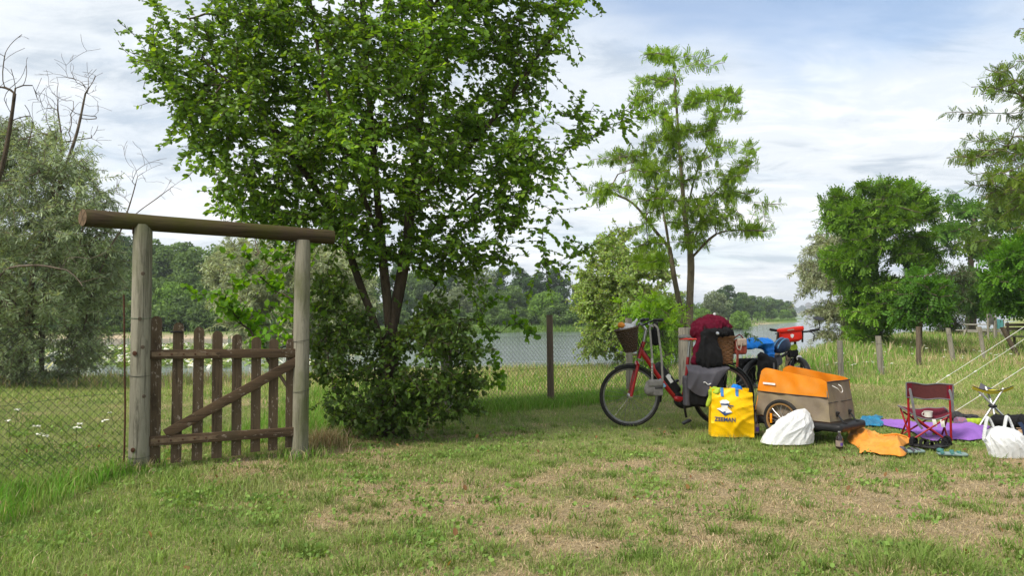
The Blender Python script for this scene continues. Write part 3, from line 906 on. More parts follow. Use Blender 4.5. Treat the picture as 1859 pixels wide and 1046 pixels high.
# bright suckers left and right of it
def sucker(name, label, base, tips_px, Y, n, seed, size=0.062, cols=((0.12, 0.27, 0.015), (0.085, 0.21, 0.015), (0.17, 0.33, 0.02)), dens=44):
    rng = np.random.default_rng(seed)
    T_ = np.array([at(x, y, Y + rng.uniform(-0.25, 0.25)) for x, y in tips_px])
    return tree(name, label, 'shrub', base, [[base - np.array((0, 0, 0.05)), base + np.array((0, 0, 0.12)), base + np.array((-0.02, 0, 0.3))]], T_, 0.016, 0.002, M_BARK_DARK, TPL_ROUND, size, dens, 0.0075, cols,
                step=0.08, k=4, zmin=0.05, seed=seed, bias=0.25, tw=(0.9, 0.22, 0.012, 0.25), wob=0.05, droop=0.15, crown_name='foliage', trunk_name='stem')
sucker('elm_sucker', 'bright green leafy shoots spreading behind the gate beside its right post', at(545, 690, 7.2) * (1, 1, 0), [(360, 538), (395, 556), (430, 520), (452, 470), (440, 590), (470, 500), (490, 480), (505, 455), (480, 560), (500, 530), (515, 500), (420, 565), (455, 600), (525, 470), (535, 560), (500, 610), (470, 640), (530, 620), (540, 440), (555, 470), (560, 520), (565, 420), (410, 545), (445, 555), (465, 535), (485, 590), (510, 575), (525, 540), (445, 500), (462, 480), (515, 640), (490, 660), (535, 590), (550, 560), (475, 610)], 7.2, 1, 31)
sucker('elm_sucker', 'bright green leafy shoots right of the big tree before the river', at(775, 700, 8.4) * (1, 1, 0), [(765, 500), (790, 520), (800, 480), (830, 540), (850, 515), (880, 560), (905, 540), (925, 590), (935, 560), (860, 580), (820, 580), (890, 600), (845, 620), (780, 560), (870, 640), (900, 670), (890, 700), (840, 690), (980, 610), (955, 600), (860, 545), (810, 610)], 8.4, 1, 32)

# ---- black locust beyond the bikes
def clump_tips(rng, clumps, Y, depth, per):
    out = []
    for (cx, cy, rx, ry) in clumps:
        m = max(3, int(per * rx * ry / 1000))
        y0 = rng.uniform(-depth, depth)
        for _ in range(m):
            a = rng.uniform(0, 2 * math.pi); s = math.sqrt(rng.random())
            out.append(at(cx + rx * s * math.cos(a), cy + ry * s * math.sin(a), Y + y0 + rng.uniform(-0.5, 0.5) * depth * 0.8))
    return np.array(out)
rng = np.random.default_rng(21)
YL = 15.0
cl = [(1213, 100, 38, 16), (1275, 118, 34, 12), (1190, 145, 36, 18), (1165, 175, 28, 14), (1300, 172, 42, 14), (1240, 190, 40, 18), (1318, 208, 36, 18), (1205, 215, 40, 20), (1270, 235, 50, 20),
      (1190, 250, 48, 20), (1328, 268, 46, 16), (1250, 285, 55, 20), (1140, 285, 44, 20), (1185, 305, 50, 20), (1110, 335, 32, 18), (1150, 340, 46, 18), (1095, 355, 20, 10), (1235, 330, 40, 18), (1300, 318, 44, 14),
      (1330, 355, 44, 16), (1290, 375, 52, 18), (1350, 385, 38, 16), (1345, 415, 38, 12), (1280, 405, 44, 14), (1225, 400, 30, 16), (1200, 440, 46, 14), (1175, 380, 30, 14), (1270, 440, 34, 10), (1215, 360, 30, 16), (1190, 475, 30, 12), (1355, 300, 22, 10)]
cl = [(a, b, c * 1.0, d * 0.38) for a, b, c, d in cl]
lt = clump_tips(rng, cl, YL, 1.3, 30)
lb = gnd(1251, 685)
def Lp(*pts): return [at(x, y, YL + dy) for x, y, dy in pts]
lpaths = [[lb - (0, 0, 0.1)] + Lp((1252, 560, 0), (1254, 470, 0), (1244, 400, 0), (1238, 330, 0), (1232, 250, 0), (1228, 190, 0), (1222, 110, 0)),
          [lb + (-0.05, 0, 0.05)] + Lp((1240, 590, 0.1), (1225, 510, 0.2), (1215, 450, 0.2), (1205, 390, 0.2), (1188, 330, 0.3), (1172, 290, 0.3)),
          Lp((1254, 470, 0), (1275, 385, -0.1), (1300, 345, -0.2), (1340, 320, -0.3)),
          Lp((1244, 400, 0), (1262, 320, 0.3), (1290, 250, 0.4), (1310, 205, 0.4)),
          Lp((1254, 470, 0), (1300, 425, -0.3), (1350, 418, -0.5), (1385, 420, -0.6)),
          Lp((1215, 450, 0.2), (1190, 420, 0), (1150, 370, -0.2), (1110, 350, -0.3))]
loc_cols = [(0.15, 0.265, 0.022), (0.21, 0.34, 0.028), (0.10, 0.19, 0.022), (0.27, 0.40, 0.045)]
tree('locust_tree', 'tall feathery twin-trunked tree standing behind the red bicycle', 'tree', lb, lpaths, lt, 0.105, 0.006, M_BARK, TPL_PIN6, 0.155, 44, 0.0075,
     loc_cols, step=0.16, k=5, zmin=1.2, tint_s=1.1, seed=22, ex=0.68, tw=(1.45, 0.24, 0.02, 0.0, 0.25), leafm=M_LOCUST, wob=0.14, droop=0.02, flat=1.5, jit=0.4, fwd=0.35)
# bright young growth and the poplar behind it
rng = np.random.default_rng(23)
pp = [(1120, 415), (1160, 425), (1200, 470), (1228, 530), (1235, 600), (1215, 650), (1120, 650), (1060, 640), (1075, 590), (1040, 560), (1062, 500), (1085, 450)]
pb = gnd(1150, 650)
tree('poplar_tree', 'pale green bushy poplar on the bank left of the tall feathery tree', 'tree', pb, [[pb - (0, 0, 0.1), at(1148, 560, 21), at(1140, 480, 21), at(1130, 425, 21)]], crown_tips(rng, pp, 620, 21, 1.5, 30, 0.36, 3), 0.09, 0.008, M_BARK, TPL_DIAMOND, 0.085, 50, 0.012,
     [(0.22, 0.34, 0.08), (0.28, 0.39, 0.13), (0.16, 0.26, 0.06), (0.36, 0.44, 0.23)], step=0.2, k=4, zmin=0.1, seed=24, tw=(3.2, 0.38, 0.03, 0.3), flat=0.3, jit=0.8)
rng = np.random.default_rng(25)
pb = gnd(1215, 690)
tree('young_locust', 'low bright green sapling behind the front of the red bicycle', 'shrub', pb, [[pb, at(1205, 620, 14.5), at(1195, 560, 14.5)]], crown_tips(rng, [(1165, 540), (1225, 530), (1232, 640), (1180, 660), (1150, 600)], 60, 14.5, 0.5), 0.02, 0.005, M_BARK, TPL_PIN4, 0.22, 20, 0.02,
     [(0.14, 0.29, 0.02), (0.19, 0.34, 0.025)], step=0.2, k=4, zmin=0.1, seed=26, tw=(1.5, 0.35, 0.02, 0.0), crown_name='foliage', trunk_name='stem')

# ---- trees at the right
def right_tree(name, label, poly, Y, base_px, ntips, trunk, r_root, seed, cols, depth, tpl=TPL_PIN4, size=0.34, per_m=9, rleaf=0.018, sc=(75, 21), thr=0.50, bark=None, step=0.35, extra_paths=(), tw_=(2.2, 0.34, 0.05, 0.0, 0.35), **kw):
    rng = np.random.default_rng(seed)
    b_ = gnd(*base_px) if len(base_px) == 2 else np.array(base_px, float)
    kw.setdefault('leafm', M_LOCUST)
    sh = Y / b_[1]
    b_ = np.array((b_[0] * sh, Y, ground_z(b_[0] * sh, Y)))
    pths = [[b_ - (0, 0, 0.2)] + [at(x, y, Y) for x, y in trunk]] + [[at(x, y, Y + dy) for x, y, dy in p] for p in extra_paths]
    return tree(name, label, 'tree', b_, pths, crown_tips(rng, poly, ntips, Y, depth, sc, thr, seed), r_root, 0.011, bark or M_BARK, tpl, size, per_m, rleaf, cols, step=step, k=5, zmin=b_[2] + 0.2, seed=seed + 1, ex=0.6, tw=tw_, **kw)
right_tree('locust_tree', 'dense dark green locust with leaves almost to the grass, right of the bicycles', [(1500, 365), (1540, 340), (1600, 332), (1665, 340), (1700, 375), (1690, 440), (1700, 500), (1675, 560), (1640, 600), (1600, 618), (1545, 615), (1530, 570), (1545, 530), (1495, 480), (1480, 440), (1500, 410)],
           27, (1600, 632), 680, [(1592, 560), (1590, 480), (1590, 420), (1588, 360)], 0.14, 41, [(0.105, 0.225, 0.022), (0.145, 0.29, 0.026), (0.065, 0.145, 0.02), (0.21, 0.36, 0.035)], 2.2, size=0.28, per_m=28, droop=0.12, flat=1.4, jit=0.4, tint_s=0.7, sc=(60, 20), thr=0.44)
right_tree('locust_tree', 'tall dark locust with a bare pale trunk behind the picnic table', [(1700, 400), (1730, 350), (1790, 345), (1835, 370), (1850, 440), (1840, 540), (1800, 560), (1770, 575), (1730, 545), (1745, 480), (1705, 450)],
           43, (1764, 608), 330, [(1764, 560), (1764, 500), (1762, 440), (1770, 380)], 0.30, 43, [(0.075, 0.17, 0.024), (0.11, 0.225, 0.028), (0.05, 0.115, 0.02)], 2.6, size=0.48, per_m=14, step=0.5, rleaf=0.03, flat=1.4, droop=0.15, tint_s=0.6)
right_tree('locust_tree', 'small dark locust standing over the brown fence post', [(1655, 480), (1700, 470), (1725, 510), (1715, 575), (1690, 615), (1655, 605), (1640, 550)], 23.5, (1670, 648), 110, [(1669, 600), (1672, 550), (1680, 500)], 0.10, 45, [(0.055, 0.14, 0.018), (0.08, 0.19, 0.02)], 1.0, size=0.34, per_m=15, flat=1.4, droop=0.15)
right_tree('silver_willow', 'silvery grey willow on the bank behind the dense locust', [(1500, 410), (1545, 385), (1560, 450), (1570, 600), (1540, 625), (1500, 610), (1465, 590), (1480, 555), (1458, 515), (1462, 470), (1480, 440)], 36, (1530, 632), 260, [(1535, 570), (1530, 500), (1520, 440)], 0.16, 47,
           [(0.27, 0.31, 0.18), (0.34, 0.37, 0.25), (0.19, 0.24, 0.12)], 2.0, TPL_NARROW, 0.20, 40, 0.02, tw_=(5, 0.6, 0.05, 0.1), leafm=M_LEAF_MATTE, flat=0.2, jit=0.9, droop=0.5)
right_tree('willow_tree', 'slender dark multi-stemmed willow at the water beyond the right fence', [(1690, 470), (1720, 480), (1760, 500), (1752, 570), (1735, 600), (1700, 602), (1690, 560)], 40, (1728, 612), 120, [(1722, 580), (1715, 530), (1712, 490)], 0.08, 49,
           [(0.05, 0.085, 0.03), (0.075, 0.115, 0.04)], 1.5, TPL_NARROW, 0.26, 22, 0.02, tw_=(2.5, 0.6, 0.05, 0.0), extra_paths=[[(1728, 608, 0), (1738, 575, 0.2), (1748, 530, 0.3)], [(1728, 609, 0), (1712, 580, -0.2), (1700, 540, -0.2)]], leafm=M_LEAF_MATTE)
right_tree('locust_tree', 'tall open locust at the right edge with airy drooping branches', [(1800, 165), (1795, 205), (1770, 215), (1757, 190), (1850, 60), (1900, 20), (2080, 60), (2090, 420), (1990, 470), (1880, 430), (1860, 390), (1800, 345), (1745, 300), (1760, 280), (1800, 235), (1850, 225), (1850, 170)],
           19.5, (1990, 660), 300, [(1985, 560), (1975, 450), (1960, 330), (1950, 200), (1945, 80)], 0.17, 51, [(0.12, 0.22, 0.024), (0.17, 0.26, 0.035), (0.08, 0.15, 0.024), (0.21, 0.26, 0.05)], 2.0, TPL_PIN6, 0.22, 22, 0.014, flat=1.3, droop=0.1, step=0.2, tw_=(1.3, 0.5, 0.03, 0.0, 0.5),
           extra_paths=[[(1965, 350, 0), (1920, 300, 0), (1860, 270, 0), (1790, 275, 0), (1750, 300, 0)], [(1953, 250, 0), (1900, 200, 0.2), (1840, 205, 0.2), (1770, 205, 0.2)], [(1970, 400, 0), (1910, 370, -0.3), (1850, 345, -0.3)]], sc=45, thr=0.42)
right_tree('locust_tree', 'bright green low-branched locust at the right edge above the bench', [(1805, 470), (1850, 430), (1930, 420), (1990, 480), (1980, 590), (1900, 605), (1850, 600), (1815, 560), (1800, 520)], 25, (1905, 640), 330, [(1900, 580), (1895, 510), (1890, 450)], 0.12, 53,
           [(0.11, 0.28, 0.02), (0.16, 0.34, 0.026), (0.07, 0.18, 0.02)], 1.8, size=0.34, per_m=18, droop=0.15, flat=1.4, tint_s=0.7)
right_tree('locust_tree', 'olive green locust crown behind, at the right edge above the bench', [(1790, 370), (1830, 320), (1900, 300), (1960, 380), (1950, 480), (1870, 500), (1800, 470), (1745, 440), (1780, 410)], 33, (1880, 620), 210, [(1880, 560), (1875, 470), (1870, 400)], 0.17, 55,
           [(0.115, 0.20, 0.033), (0.15, 0.23, 0.04), (0.07, 0.13, 0.026)], 2.0, size=0.40, per_m=14, step=0.45, rleaf=0.03, flat=1.3, droop=0.15)

# ---- willow and dead wood at the left
rng = np.random.default_rng(61)
wp = [(-260, 150), (-60, 190), (30, 235), (95, 235), (140, 290), (185, 330), (205, 410), (215, 470), (190, 560), (165, 640), (150, 690), (60, 705), (-60, 705), (-260, 700)]
wb = gnd(20, 692)
YW = 14.0
wpaths = [[wb - (0, 0, 0.1), at(45, 620, YW), at(60, 500, YW), at(85, 400, YW), at(105, 300, YW)], [at(40, 640, YW), at(0, 500, YW), at(-60, 380, YW), at(-120, 260, YW)], [at(45, 600, YW), at(95, 500, YW), at(160, 440, YW), at(200, 420, YW)]]
will_cols = [(0.235, 0.31, 0.18), (0.30, 0.375, 0.235), (0.165, 0.23, 0.125), (0.40, 0.46, 0.32)]
tree('willow_tree', 'big grey-green willow filling the left edge behind the wire fence', 'tree', wb, wpaths, crown_tips(rng, wp, 1500, YW, 2.2, 50, 0.38, 6), 0.17, 0.005, M_BARK, TPL_NARROW, 0.095, 75, 0.008, will_cols, leafm=M_LEAF_MATTE,
     step=0.2, ex=0.62, tw=(2.6, 0.42, 0.02, 0.1), k=4, zmin=0.1, seed=62, flat=0.15, jit=0.9, droop=0.5, var=0.4)
def dead(name, label, base, paths, tips_px, Y, r, seed, dy=0.5, rmin=0.005, step=0.12, mat=None):
    rng = np.random.default_rng(seed)
    T_ = np.array([at(x, y, Y + rng.uniform(-dy, dy)) for x, y in tips_px])
    return tree(name, label, 'tree', base, paths, T_, r, rmin, mat or M_DEAD, None, 0, 0, 0, None, step=step, k=5, zmin=-9, seed=seed, ex=0.70, wob=0.03, bias=0.45, ctrl=0.15, tw=(0.45, 0.24, r * 0.3, 0.5), trunk_name='bare_branches')
rng = np.random.default_rng(63)
dpx = [(158, 92), (175, 125), (150, 130), (140, 150), (120, 118), (110, 140), (100, 165), (90, 150), (70, 165), (60, 185), (105, 185), (130, 175), (160, 170), (178, 190), (190, 235), (175, 215), (150, 215), (125, 200), (85, 200), (95, 220), (75, 215), (165, 250), (185, 262), (60, 215), (145, 185), (168, 150)] + [(rng.uniform(65, 180), rng.uniform(130, 260)) for _ in range(60)]
b_ = gnd(75, 690)
dead('dead_tree', 'grey dead treetop with bare twigs sticking out above the big willow', b_, [[b_, at(80, 560, YW + .4), at(95, 420, YW + .4), at(115, 320, YW + .4), at(140, 240, YW + .4), at(155, 170, YW + .4)], [at(95, 420, YW + .4), at(108, 330, YW + .4), at(112, 260, YW + .4), at(105, 200, YW + .4)]], dpx, YW + .4, 0.05, 64, 0.5, 0.0032, 0.09)
dpx = [(40, 62), (48, 118), (30, 150), (10, 95), (-20, 90), (68, 180), (45, 190), (55, 210), (20, 205), (70, 172), (35, 235), (5, 130), (50, 270), (25, 265), (-30, 150), (60, 225)] + [(rng.uniform(-60, 60), rng.uniform(100, 280)) for _ in range(14)]
b_ = gnd(-60, 760)
dead('dead_tree', 'dark bare dead branches cut by the left edge of the picture', b_, [[b_, at(-45, 560, 9.5), at(-25, 400, 9.5), at(5, 300, 9.5), at(20, 220, 9.5), at(28, 160, 9.5)]], dpx, 9.5, 0.030, 66, 0.3, 0.0028, 0.07, mat=M_BARK_DARK)
dpx = [(338, 322), (310, 325), (300, 345), (330, 345), (280, 330), (262, 285), (255, 270), (225, 272), (235, 300), (248, 310), (290, 290), (275, 305), (265, 330), (300, 362), (240, 330), (220, 310), (315, 355), (205, 350), (212, 330)]
b_ = gnd(140, 690)
dead('dead_tree', 'thin leafless sapling with bare twigs rising behind the gate beam', b_, [[b_, at(160, 560, 13.5), at(200, 450, 13.5), at(240, 395, 13.5), at(285, 360, 13.5), at(325, 330, 13.5)], [at(215, 430, 13.5), at(236, 370, 13.5), at(250, 320, 13.5)]], dpx, 13.5, 0.018, 68, 0.4, 0.003, 0.08)
dpx = [(10, 478), (60, 470), (130, 492), (175, 505), (150, 520), (95, 480), (120, 470), (160, 470), (190, 460)]
b_ = gnd(-40, 700)
dead('dead_tree', 'bleached dead limb reaching sideways out of the big willow', b_, [[b_, at(-30, 600, 12), at(0, 500, 12), at(60, 482, 12), at(120, 490, 12)]], dpx, 11.9, 0.022, 69, 0.2, 0.003, 0.08)
# pale willow seen through the gateway
rng = np.random.default_rng(71)
pw = [(385, 500), (405, 460), (450, 432), (500, 430), (560, 440), (640, 470), (680, 560), (660, 625), (560, 640), (470, 635), (430, 600), (400, 560)]
b_ = np.array((*(at(540, 640, 30)[:2]), -0.6))
tree('silver_willow', 'pale silvery willow leaning over the water, seen through the gateway', 'tree', b_, [[b_, at(530, 570, 30), at(500, 500, 30), at(470, 460, 30)], [at(535, 600, 30), at(580, 540, 30), at(620, 500, 30)]], crown_tips(rng, pw, 480, 30, 2.4, 45, 0.36, 5), 0.15, 0.010, M_BARK, TPL_NARROW, 0.20, 46, 0.015,
     [(0.31, 0.36, 0.22), (0.40, 0.44, 0.30), (0.22, 0.28, 0.15)], leafm=M_LEAF_MATTE, step=0.35, k=4, zmin=-9, seed=72, tw=(4.0, 0.6, 0.04, 0.2), flat=0.2, jit=0.9, droop=0.4)

# ---- wood on the far bank: individual trees sharing a few crowns
def crown_variant(seed, H, W, nb, nq, q, cols, low=0.18, round_=0.5):
    rng = np.random.default_rng(seed)
    C = []
    while len(C) < nb:
        p = rng.uniform(-1, 1, 3)
        if np.linalg.norm(p) < 1 and np.linalg.norm(p) > 0.35: C.append(p)
    C = np.array(C)
    C = C * np.array((W / 2 * 0.82, W / 2 * 0.82, H * (1 - low) / 2 * 0.86)) + np.array((0, 0, H * (1 + low) / 2))
    C[:, :2] *= (1 - 0.35 * np.clip((C[:, 2] / H - 0.55) / 0.45, 0, 1) ** 1.5)[:, None]
    R = W * rng.uniform(0.10, 0.19, nb)
    e = rng.integers(0, nb, nq)
    d = rng.normal(size=(nq, 3)); d[:, 2] += 0.25; d /= np.linalg.norm(d, axis=1)[:, None]
    pos = C[e] + d * (R[e] * rng.uniform(0.75, 1.1, nq))[:, None] * np.array((1, 1, 0.8))
    nn = d + rng.normal(size=(nq, 3)) * 0.55; nn /= np.linalg.norm(nn, axis=1)[:, None]
    a = np.cross(nn, rng.normal(size=(nq, 3))); a /= np.linalg.norm(a, axis=1)[:, None]
    b_ = np.cross(nn, a)
    s = q * rng.uniform(0.6, 1.3, nq)[:, None]
    V = np.stack([pos - a * s, pos - b_ * s * 0.6, pos + a * s, pos + b_ * s * 0.6], 1).reshape(-1, 3)
    F = np.arange(nq * 4).reshape(-1, 4)
    tint = (0.75 + 0.5 * rng.random(nb))[e]
    c = leaf_cols(rng, nq, 4, cols, bright=tint)
    return V, F, c
FAR_G = [(0.10, 0.165, 0.048), (0.14, 0.215, 0.06), (0.07, 0.125, 0.036)]
FAR_L = [(0.14, 0.25, 0.04), (0.18, 0.30, 0.045), (0.10, 0.19, 0.035)]
FAR_S = [(0.17, 0.215, 0.12), (0.21, 0.25, 0.15), (0.12, 0.16, 0.08)]
FAR_D = [(0.055, 0.105, 0.038), (0.075, 0.135, 0.045), (0.042, 0.082, 0.03)]
protos = {}
def far_proto(key, seed, H, W, cols, nb=60, nq=9000, q=0.23, low=0.06):
    V, F, c = crown_variant(seed, H, W, nb, nq, q, cols, low)
    root = thing('far_tree', 'x', 'tree')
    o = mesh_np('crown', V, F, M_LEAF_MATTE, root, col=c); o['kind'] = 'stuff'
    m = MB(); m.tube([(0, 0, -1), (0.1, 0, H * 0.3), (0.0, 0.1, H * 0.6)], [0.3, 0.22, 0.1], 6)
    m.build('trunk', M_BARK, root)
    protos[key] = [root, False]
far_proto('tall_dark', 101, 12, 7.5, FAR_D)
far_proto('tall_green', 102, 12.5, 8, FAR_G)
far_proto('tall_green2', 103, 11, 9, FAR_G)
far_proto('round_light', 104, 8, 9, FAR_L, 46, 8000)
far_proto('silver', 105, 10, 9, FAR_S)
far_proto('bush', 106, 4.2, 6.5, FAR_G, 34, 5000, 0.20, 0.0)
far_proto('bush_light', 107, 3.6, 5.5, FAR_L, 30, 4600, 0.18, 0.0)
def far_tree(key, px, Y, ztop_py, name, label, group, rng, wide=1.0):
    """a far-bank tree standing at depth Y under pixel column px, as tall as its top in the photo"""
    p = at(px, HOR, Y); x = p[0]
    z0 = float(ground_z(x, Y)) - 0.1
    top = at(px, ztop_py, Y)[2]
    H = {'tall_dark': 12, 'tall_green': 12.5, 'tall_green2': 11, 'round_light': 8, 'silver': 10, 'bush': 4.2, 'bush_light': 3.6}[key]
    s = (top - z0) / H
    root, used = protos[key]
    o = root if not used else copy_tree(root)
    protos[key][1] = True
    o.name = name
    o.location = (x, Y, z0)
    o.rotation_euler = (0, 0, rng.uniform(0, 6.28))
    o.scale = (s * wide * rng.uniform(0.9, 1.15), s * wide * rng.uniform(0.9, 1.15), s)
    tag(o, label, 'tree' if 'bush' not in key else 'shrub', group)
    return o
ORD = 'first second third fourth fifth sixth seventh eighth ninth tenth eleventh twelfth thirteenth fourteenth fifteenth sixteenth'.split()
rng = np.random.default_rng(81)
G1 = 'trees of the far bank wood seen left of the big tree'
for i_, (px, top, key) in enumerate([(-120, 400, 'tall_green'), (-40, 415, 'tall_dark'), (30, 420, 'tall_green2'), (95, 425, 'tall_dark'), (150, 418, 'tall_green'), (185, 432, 'tall_dark'), (215, 422, 'tall_dark'), (262, 425, 'tall_green2'), (300, 440, 'tall_green'), (335, 432, 'tall_green'), (372, 440, 'tall_green2'), (410, 438, 'tall_green'), (455, 440, 'tall_green2'), (520, 436, 'tall_green'), (590, 440, 'tall_dark'), (650, 450, 'tall_green')]):
    far_tree(key, px, rng.uniform(90, 104), top, 'far_tree', ORD[i_] + ' from left of the tall trees in the far bank wood behind willow and gateway', G1, rng)
for i_, (px, top, key) in enumerate([(120, 490, 'tall_dark'), (170, 470, 'tall_dark'), (240, 480, 'tall_green'), (285, 500, 'tall_green2'), (345, 490, 'tall_green'), (395, 500, 'tall_dark'), (450, 480, 'tall_green')]):
    far_tree(key, px, rng.uniform(82, 88), top, 'far_tree', ORD[i_] + ' from left of the lower trees fronting the far bank wood behind the gateway', G1 + ' front', rng)
far_tree('round_light', 308, 80, 512, 'far_tree', 'light green conical young tree on the far bank, framed by the gateway', None, rng, 0.8)
for px, top, lab in [(180, 545, 'low dark bush at the far water edge left of the gate post'), (262, 548, 'low bush at the far water edge just right of the left gate post'), (372, 552, 'rounded grey-green bush at the far water edge above the gate pickets')]:
    far_tree('bush', px, 78, top, 'far_bush', lab, None, rng)
far_tree('bush_light', 203, 74, 592, 'far_bush', 'small green bush on the sandy far shore', None, rng)
G2 = 'trees of the far bank wood right of the big tree'
for i_, (px, top, key) in enumerate([(720, 470, 'tall_dark'), (770, 478, 'tall_green2'), (820, 488, 'tall_dark'), (865, 480, 'silver'), (905, 485, 'tall_dark'), (945, 480, 'tall_dark'), (975, 490, 'tall_dark'), (1010, 482, 'tall_dark'), (1060, 495, 'tall_dark'), (1110, 505, 'tall_green'), (1170, 520, 'tall_dark'), (1230, 525, 'tall_green')]):
    far_tree(key, px, rng.uniform(128, 142), top, 'far_tree', ORD[i_] + ' from left of the rear trees across the river, right of the big tree', G2, rng)
for i_, (px, top, key) in enumerate([(735, 525, 'tall_dark'), (790, 525, 'silver'), (840, 520, 'silver'), (885, 515, 'tall_green'), (930, 515, 'tall_green2'), (965, 520, 'tall_dark'), (1045, 540, 'tall_green'), (1095, 550, 'tall_green2'), (1140, 548, 'tall_green'), (1200, 552, 'tall_dark')]):
    far_tree(key, px, rng.uniform(112, 122), top, 'far_tree', ORD[i_] + ' from left of the front row of far shore trees right of the big tree', G2 + ' front', rng)
far_tree('round_light', 995, 106, 530, 'far_tree', 'rounded light green tree on the far bank beside the fence post', None, rng, 1.15)
far_tree('bush', 945, 105, 562, 'far_bush', 'grey-green bush at the far shore left of the fence post', None, rng, 0.9)
for i_, (px, top, key, Y) in enumerate(sorted([(1262, 548, 'tall_green2', 120), (1300, 528, 'silver', 128), (1275, 560, 'round_light', 112), (1322, 515, 'tall_dark', 165), (1345, 528, 'tall_green', 170), (1365, 535, 'tall_dark', 185), (1385, 536, 'tall_green2', 200), (1402, 540, 'tall_dark', 215), (1417, 542, 'tall_green', 230), (1430, 545, 'tall_dark', 240), (1300, 545, 'tall_green', 150), (1375, 555, 'round_light', 185), (1400, 560, 'round_light', 205), (1422, 562, 'round_light', 222), (1437, 560, 'tall_green2', 236)])):
    far_tree(key, px, Y, top, 'far_tree', ORD[i_] + ' from left of the far shore trees above the bicycles where the river bends', 'trees of the far bank wood at the river bend', rng, 1.0 if Y < 160 else 1.25)
far_tree('round_light', 1343, 112, 565, 'far_bush', 'rounded bright green bush at the far shore above the red bag', None, rng, 0.9)
for i_, px in enumerate(range(690, 1250, 36)):
    far_tree('bush', px, 104 + 5 * (i_ % 3), 566 + 8 * ((i_ * 7) % 3) - 10, 'far_bush', ORD[i_] + ' from left of the low bushes along the far shore right of the big tree', 'low bushes on the far shore right of the big tree', rng, 1.25)
for i_, px in enumerate(range(120, 520, 50)):
    far_tree('bush', px, 79 + 3 * (i_ % 2), 552 - 8 * (i_ % 3), 'far_bush', ORD[i_] + ' from left of the low bushes fronting the wood behind the gateway', 'low bushes on the far shore behind the gateway', rng, 1.2)
# strip of very far wood and a tower on the horizon
V, F, c = [], [], []
rng2 = np.random.default_rng(83); off = 0
for i in range(70):
    px = 1380 + i * 7.5; Y = rng2.uniform(1350, 1500)
    v, f, cc = crown_variant(200 + i, rng2.uniform(11, 16), rng2.uniform(16, 26), 12, 260, 1.6, FAR_D, 0.0)
    x = at(px, HOR, Y)[0]; v = v + np.array((x, Y, float(ground_z(x, Y)) - 0.3))
    V.append(v); F.append(f + off); c.append(cc); off += len(v)
o = mesh_np('distant_wood', np.concatenate(V), np.concatenate(F), M_LEAF_MATTE, col=np.concatenate(c))
tag(o, 'blue-grey strip of distant wood on the horizon beyond the river', 'wood', None, 'stuff')
tx = at(1468, HOR, 1320)[0]
t = thing('distant_tower', 'small square stone tower rising over the distant wood', 'tower', (tx, 1320, float(ground_z(tx, 1320))))
m = MB(); m.box((0, 0, 7), (6.5, 6.5, 14.5)); m.box((0, 0, 15.5), (9.5, 9.5, 3.6), bev=0.3); m.build('shaft', M_STONE, t)
m = MB(); m.lathe([(5.0, 17.32), (3.5, 19.0), (0.05, 20.2)], 4); m.build('roof', M_BOARD, t)

# ------------------------------------------------------------------ gateway
P1 = gnd(252, 857); P2 = gnd(544, 832)
P1[2] = P2[2] = 0
gdir = nrm(P2 - P1); gn = np.array((gdir[1], -gdir[0], 0.0))       # gn points to the camera side
def zat(px, py): return on_plane(px, py, P1, gn)[2]
gw_ang = math.atan2(gdir[1], gdir[0])
gate_w = np.linalg.norm(P2 - P1)
gateway = thing('gateway', 'rustic gateway of two round wooden posts under a mossy log beam', 'gateway', tuple(P1), gw_ang)
# local: x along the gateway, -y to the camera
def log_post(name, x, h, r, mat, parent, seed, lean=(0, 0), y=0.0):
    rg = np.random.default_rng(seed); n, m_ = 22, 26
    V = []; F = []
    ph = rg.uniform(0, 6.28, 6)
    for i in range(m_ + 1):
        z = -0.15 + (h + 0.15) * i / m_
        for k in range(n):
            a = 2 * math.pi * k / n
            rr = r * (1.03 - 0.06 * i / m_) * (1 + 0.03 * math.sin(2 * a + ph[0] + z) + 0.02 * math.sin(5 * a + ph[1]) + 0.012 * math.sin(9 * a + ph[2] + 3 * z))
            if i == m_: rr *= 0.97
            V.append((x + rr * math.cos(a) + lean[0] * z, y + rr * math.sin(a) + lean[1] * z, z))
    for i in range(m_):
        for k in range(n):
            k2 = (k + 1) % n
            F.append((i * n + k, i * n + k2, (i + 1) * n + k2, (i + 1) * n + k))
    F.append(tuple(m_ * n + k for k in range(n)))
    m = MB(); m.add(V, F)
    return m.build(name, mat, parent)
H1 = zat(254, 408); H2 = zat(546, 436)
p_a = log_post('post', 0, H1, 0.078, M_POST, gateway, 1)
p_b = log_post('post', gate_w, H2, 0.070, M_POST, gateway, 2, (0.004, 0))
for (x, z, a) in [(0.02, 1.02, -1.4), (-0.03, 1.25, -1.7), (0.035, 0.62, -1.2), (0.03, 1.62, -1.5)]:       # knots
    m = MB(); c = np.array((0.079 * math.cos(a), 0.079 * math.sin(a), z)); m.torus(c, 0.012, 0.004, (math.cos(a), math.sin(a), 0), 12, 6)
    m.lathe([(0.010, -0.002), (0.006, 0.003), (0.0005, 0.004)], 10, c, (math.cos(a), math.sin(a), 0)); m.build('knot', M_POSTD, p_a)
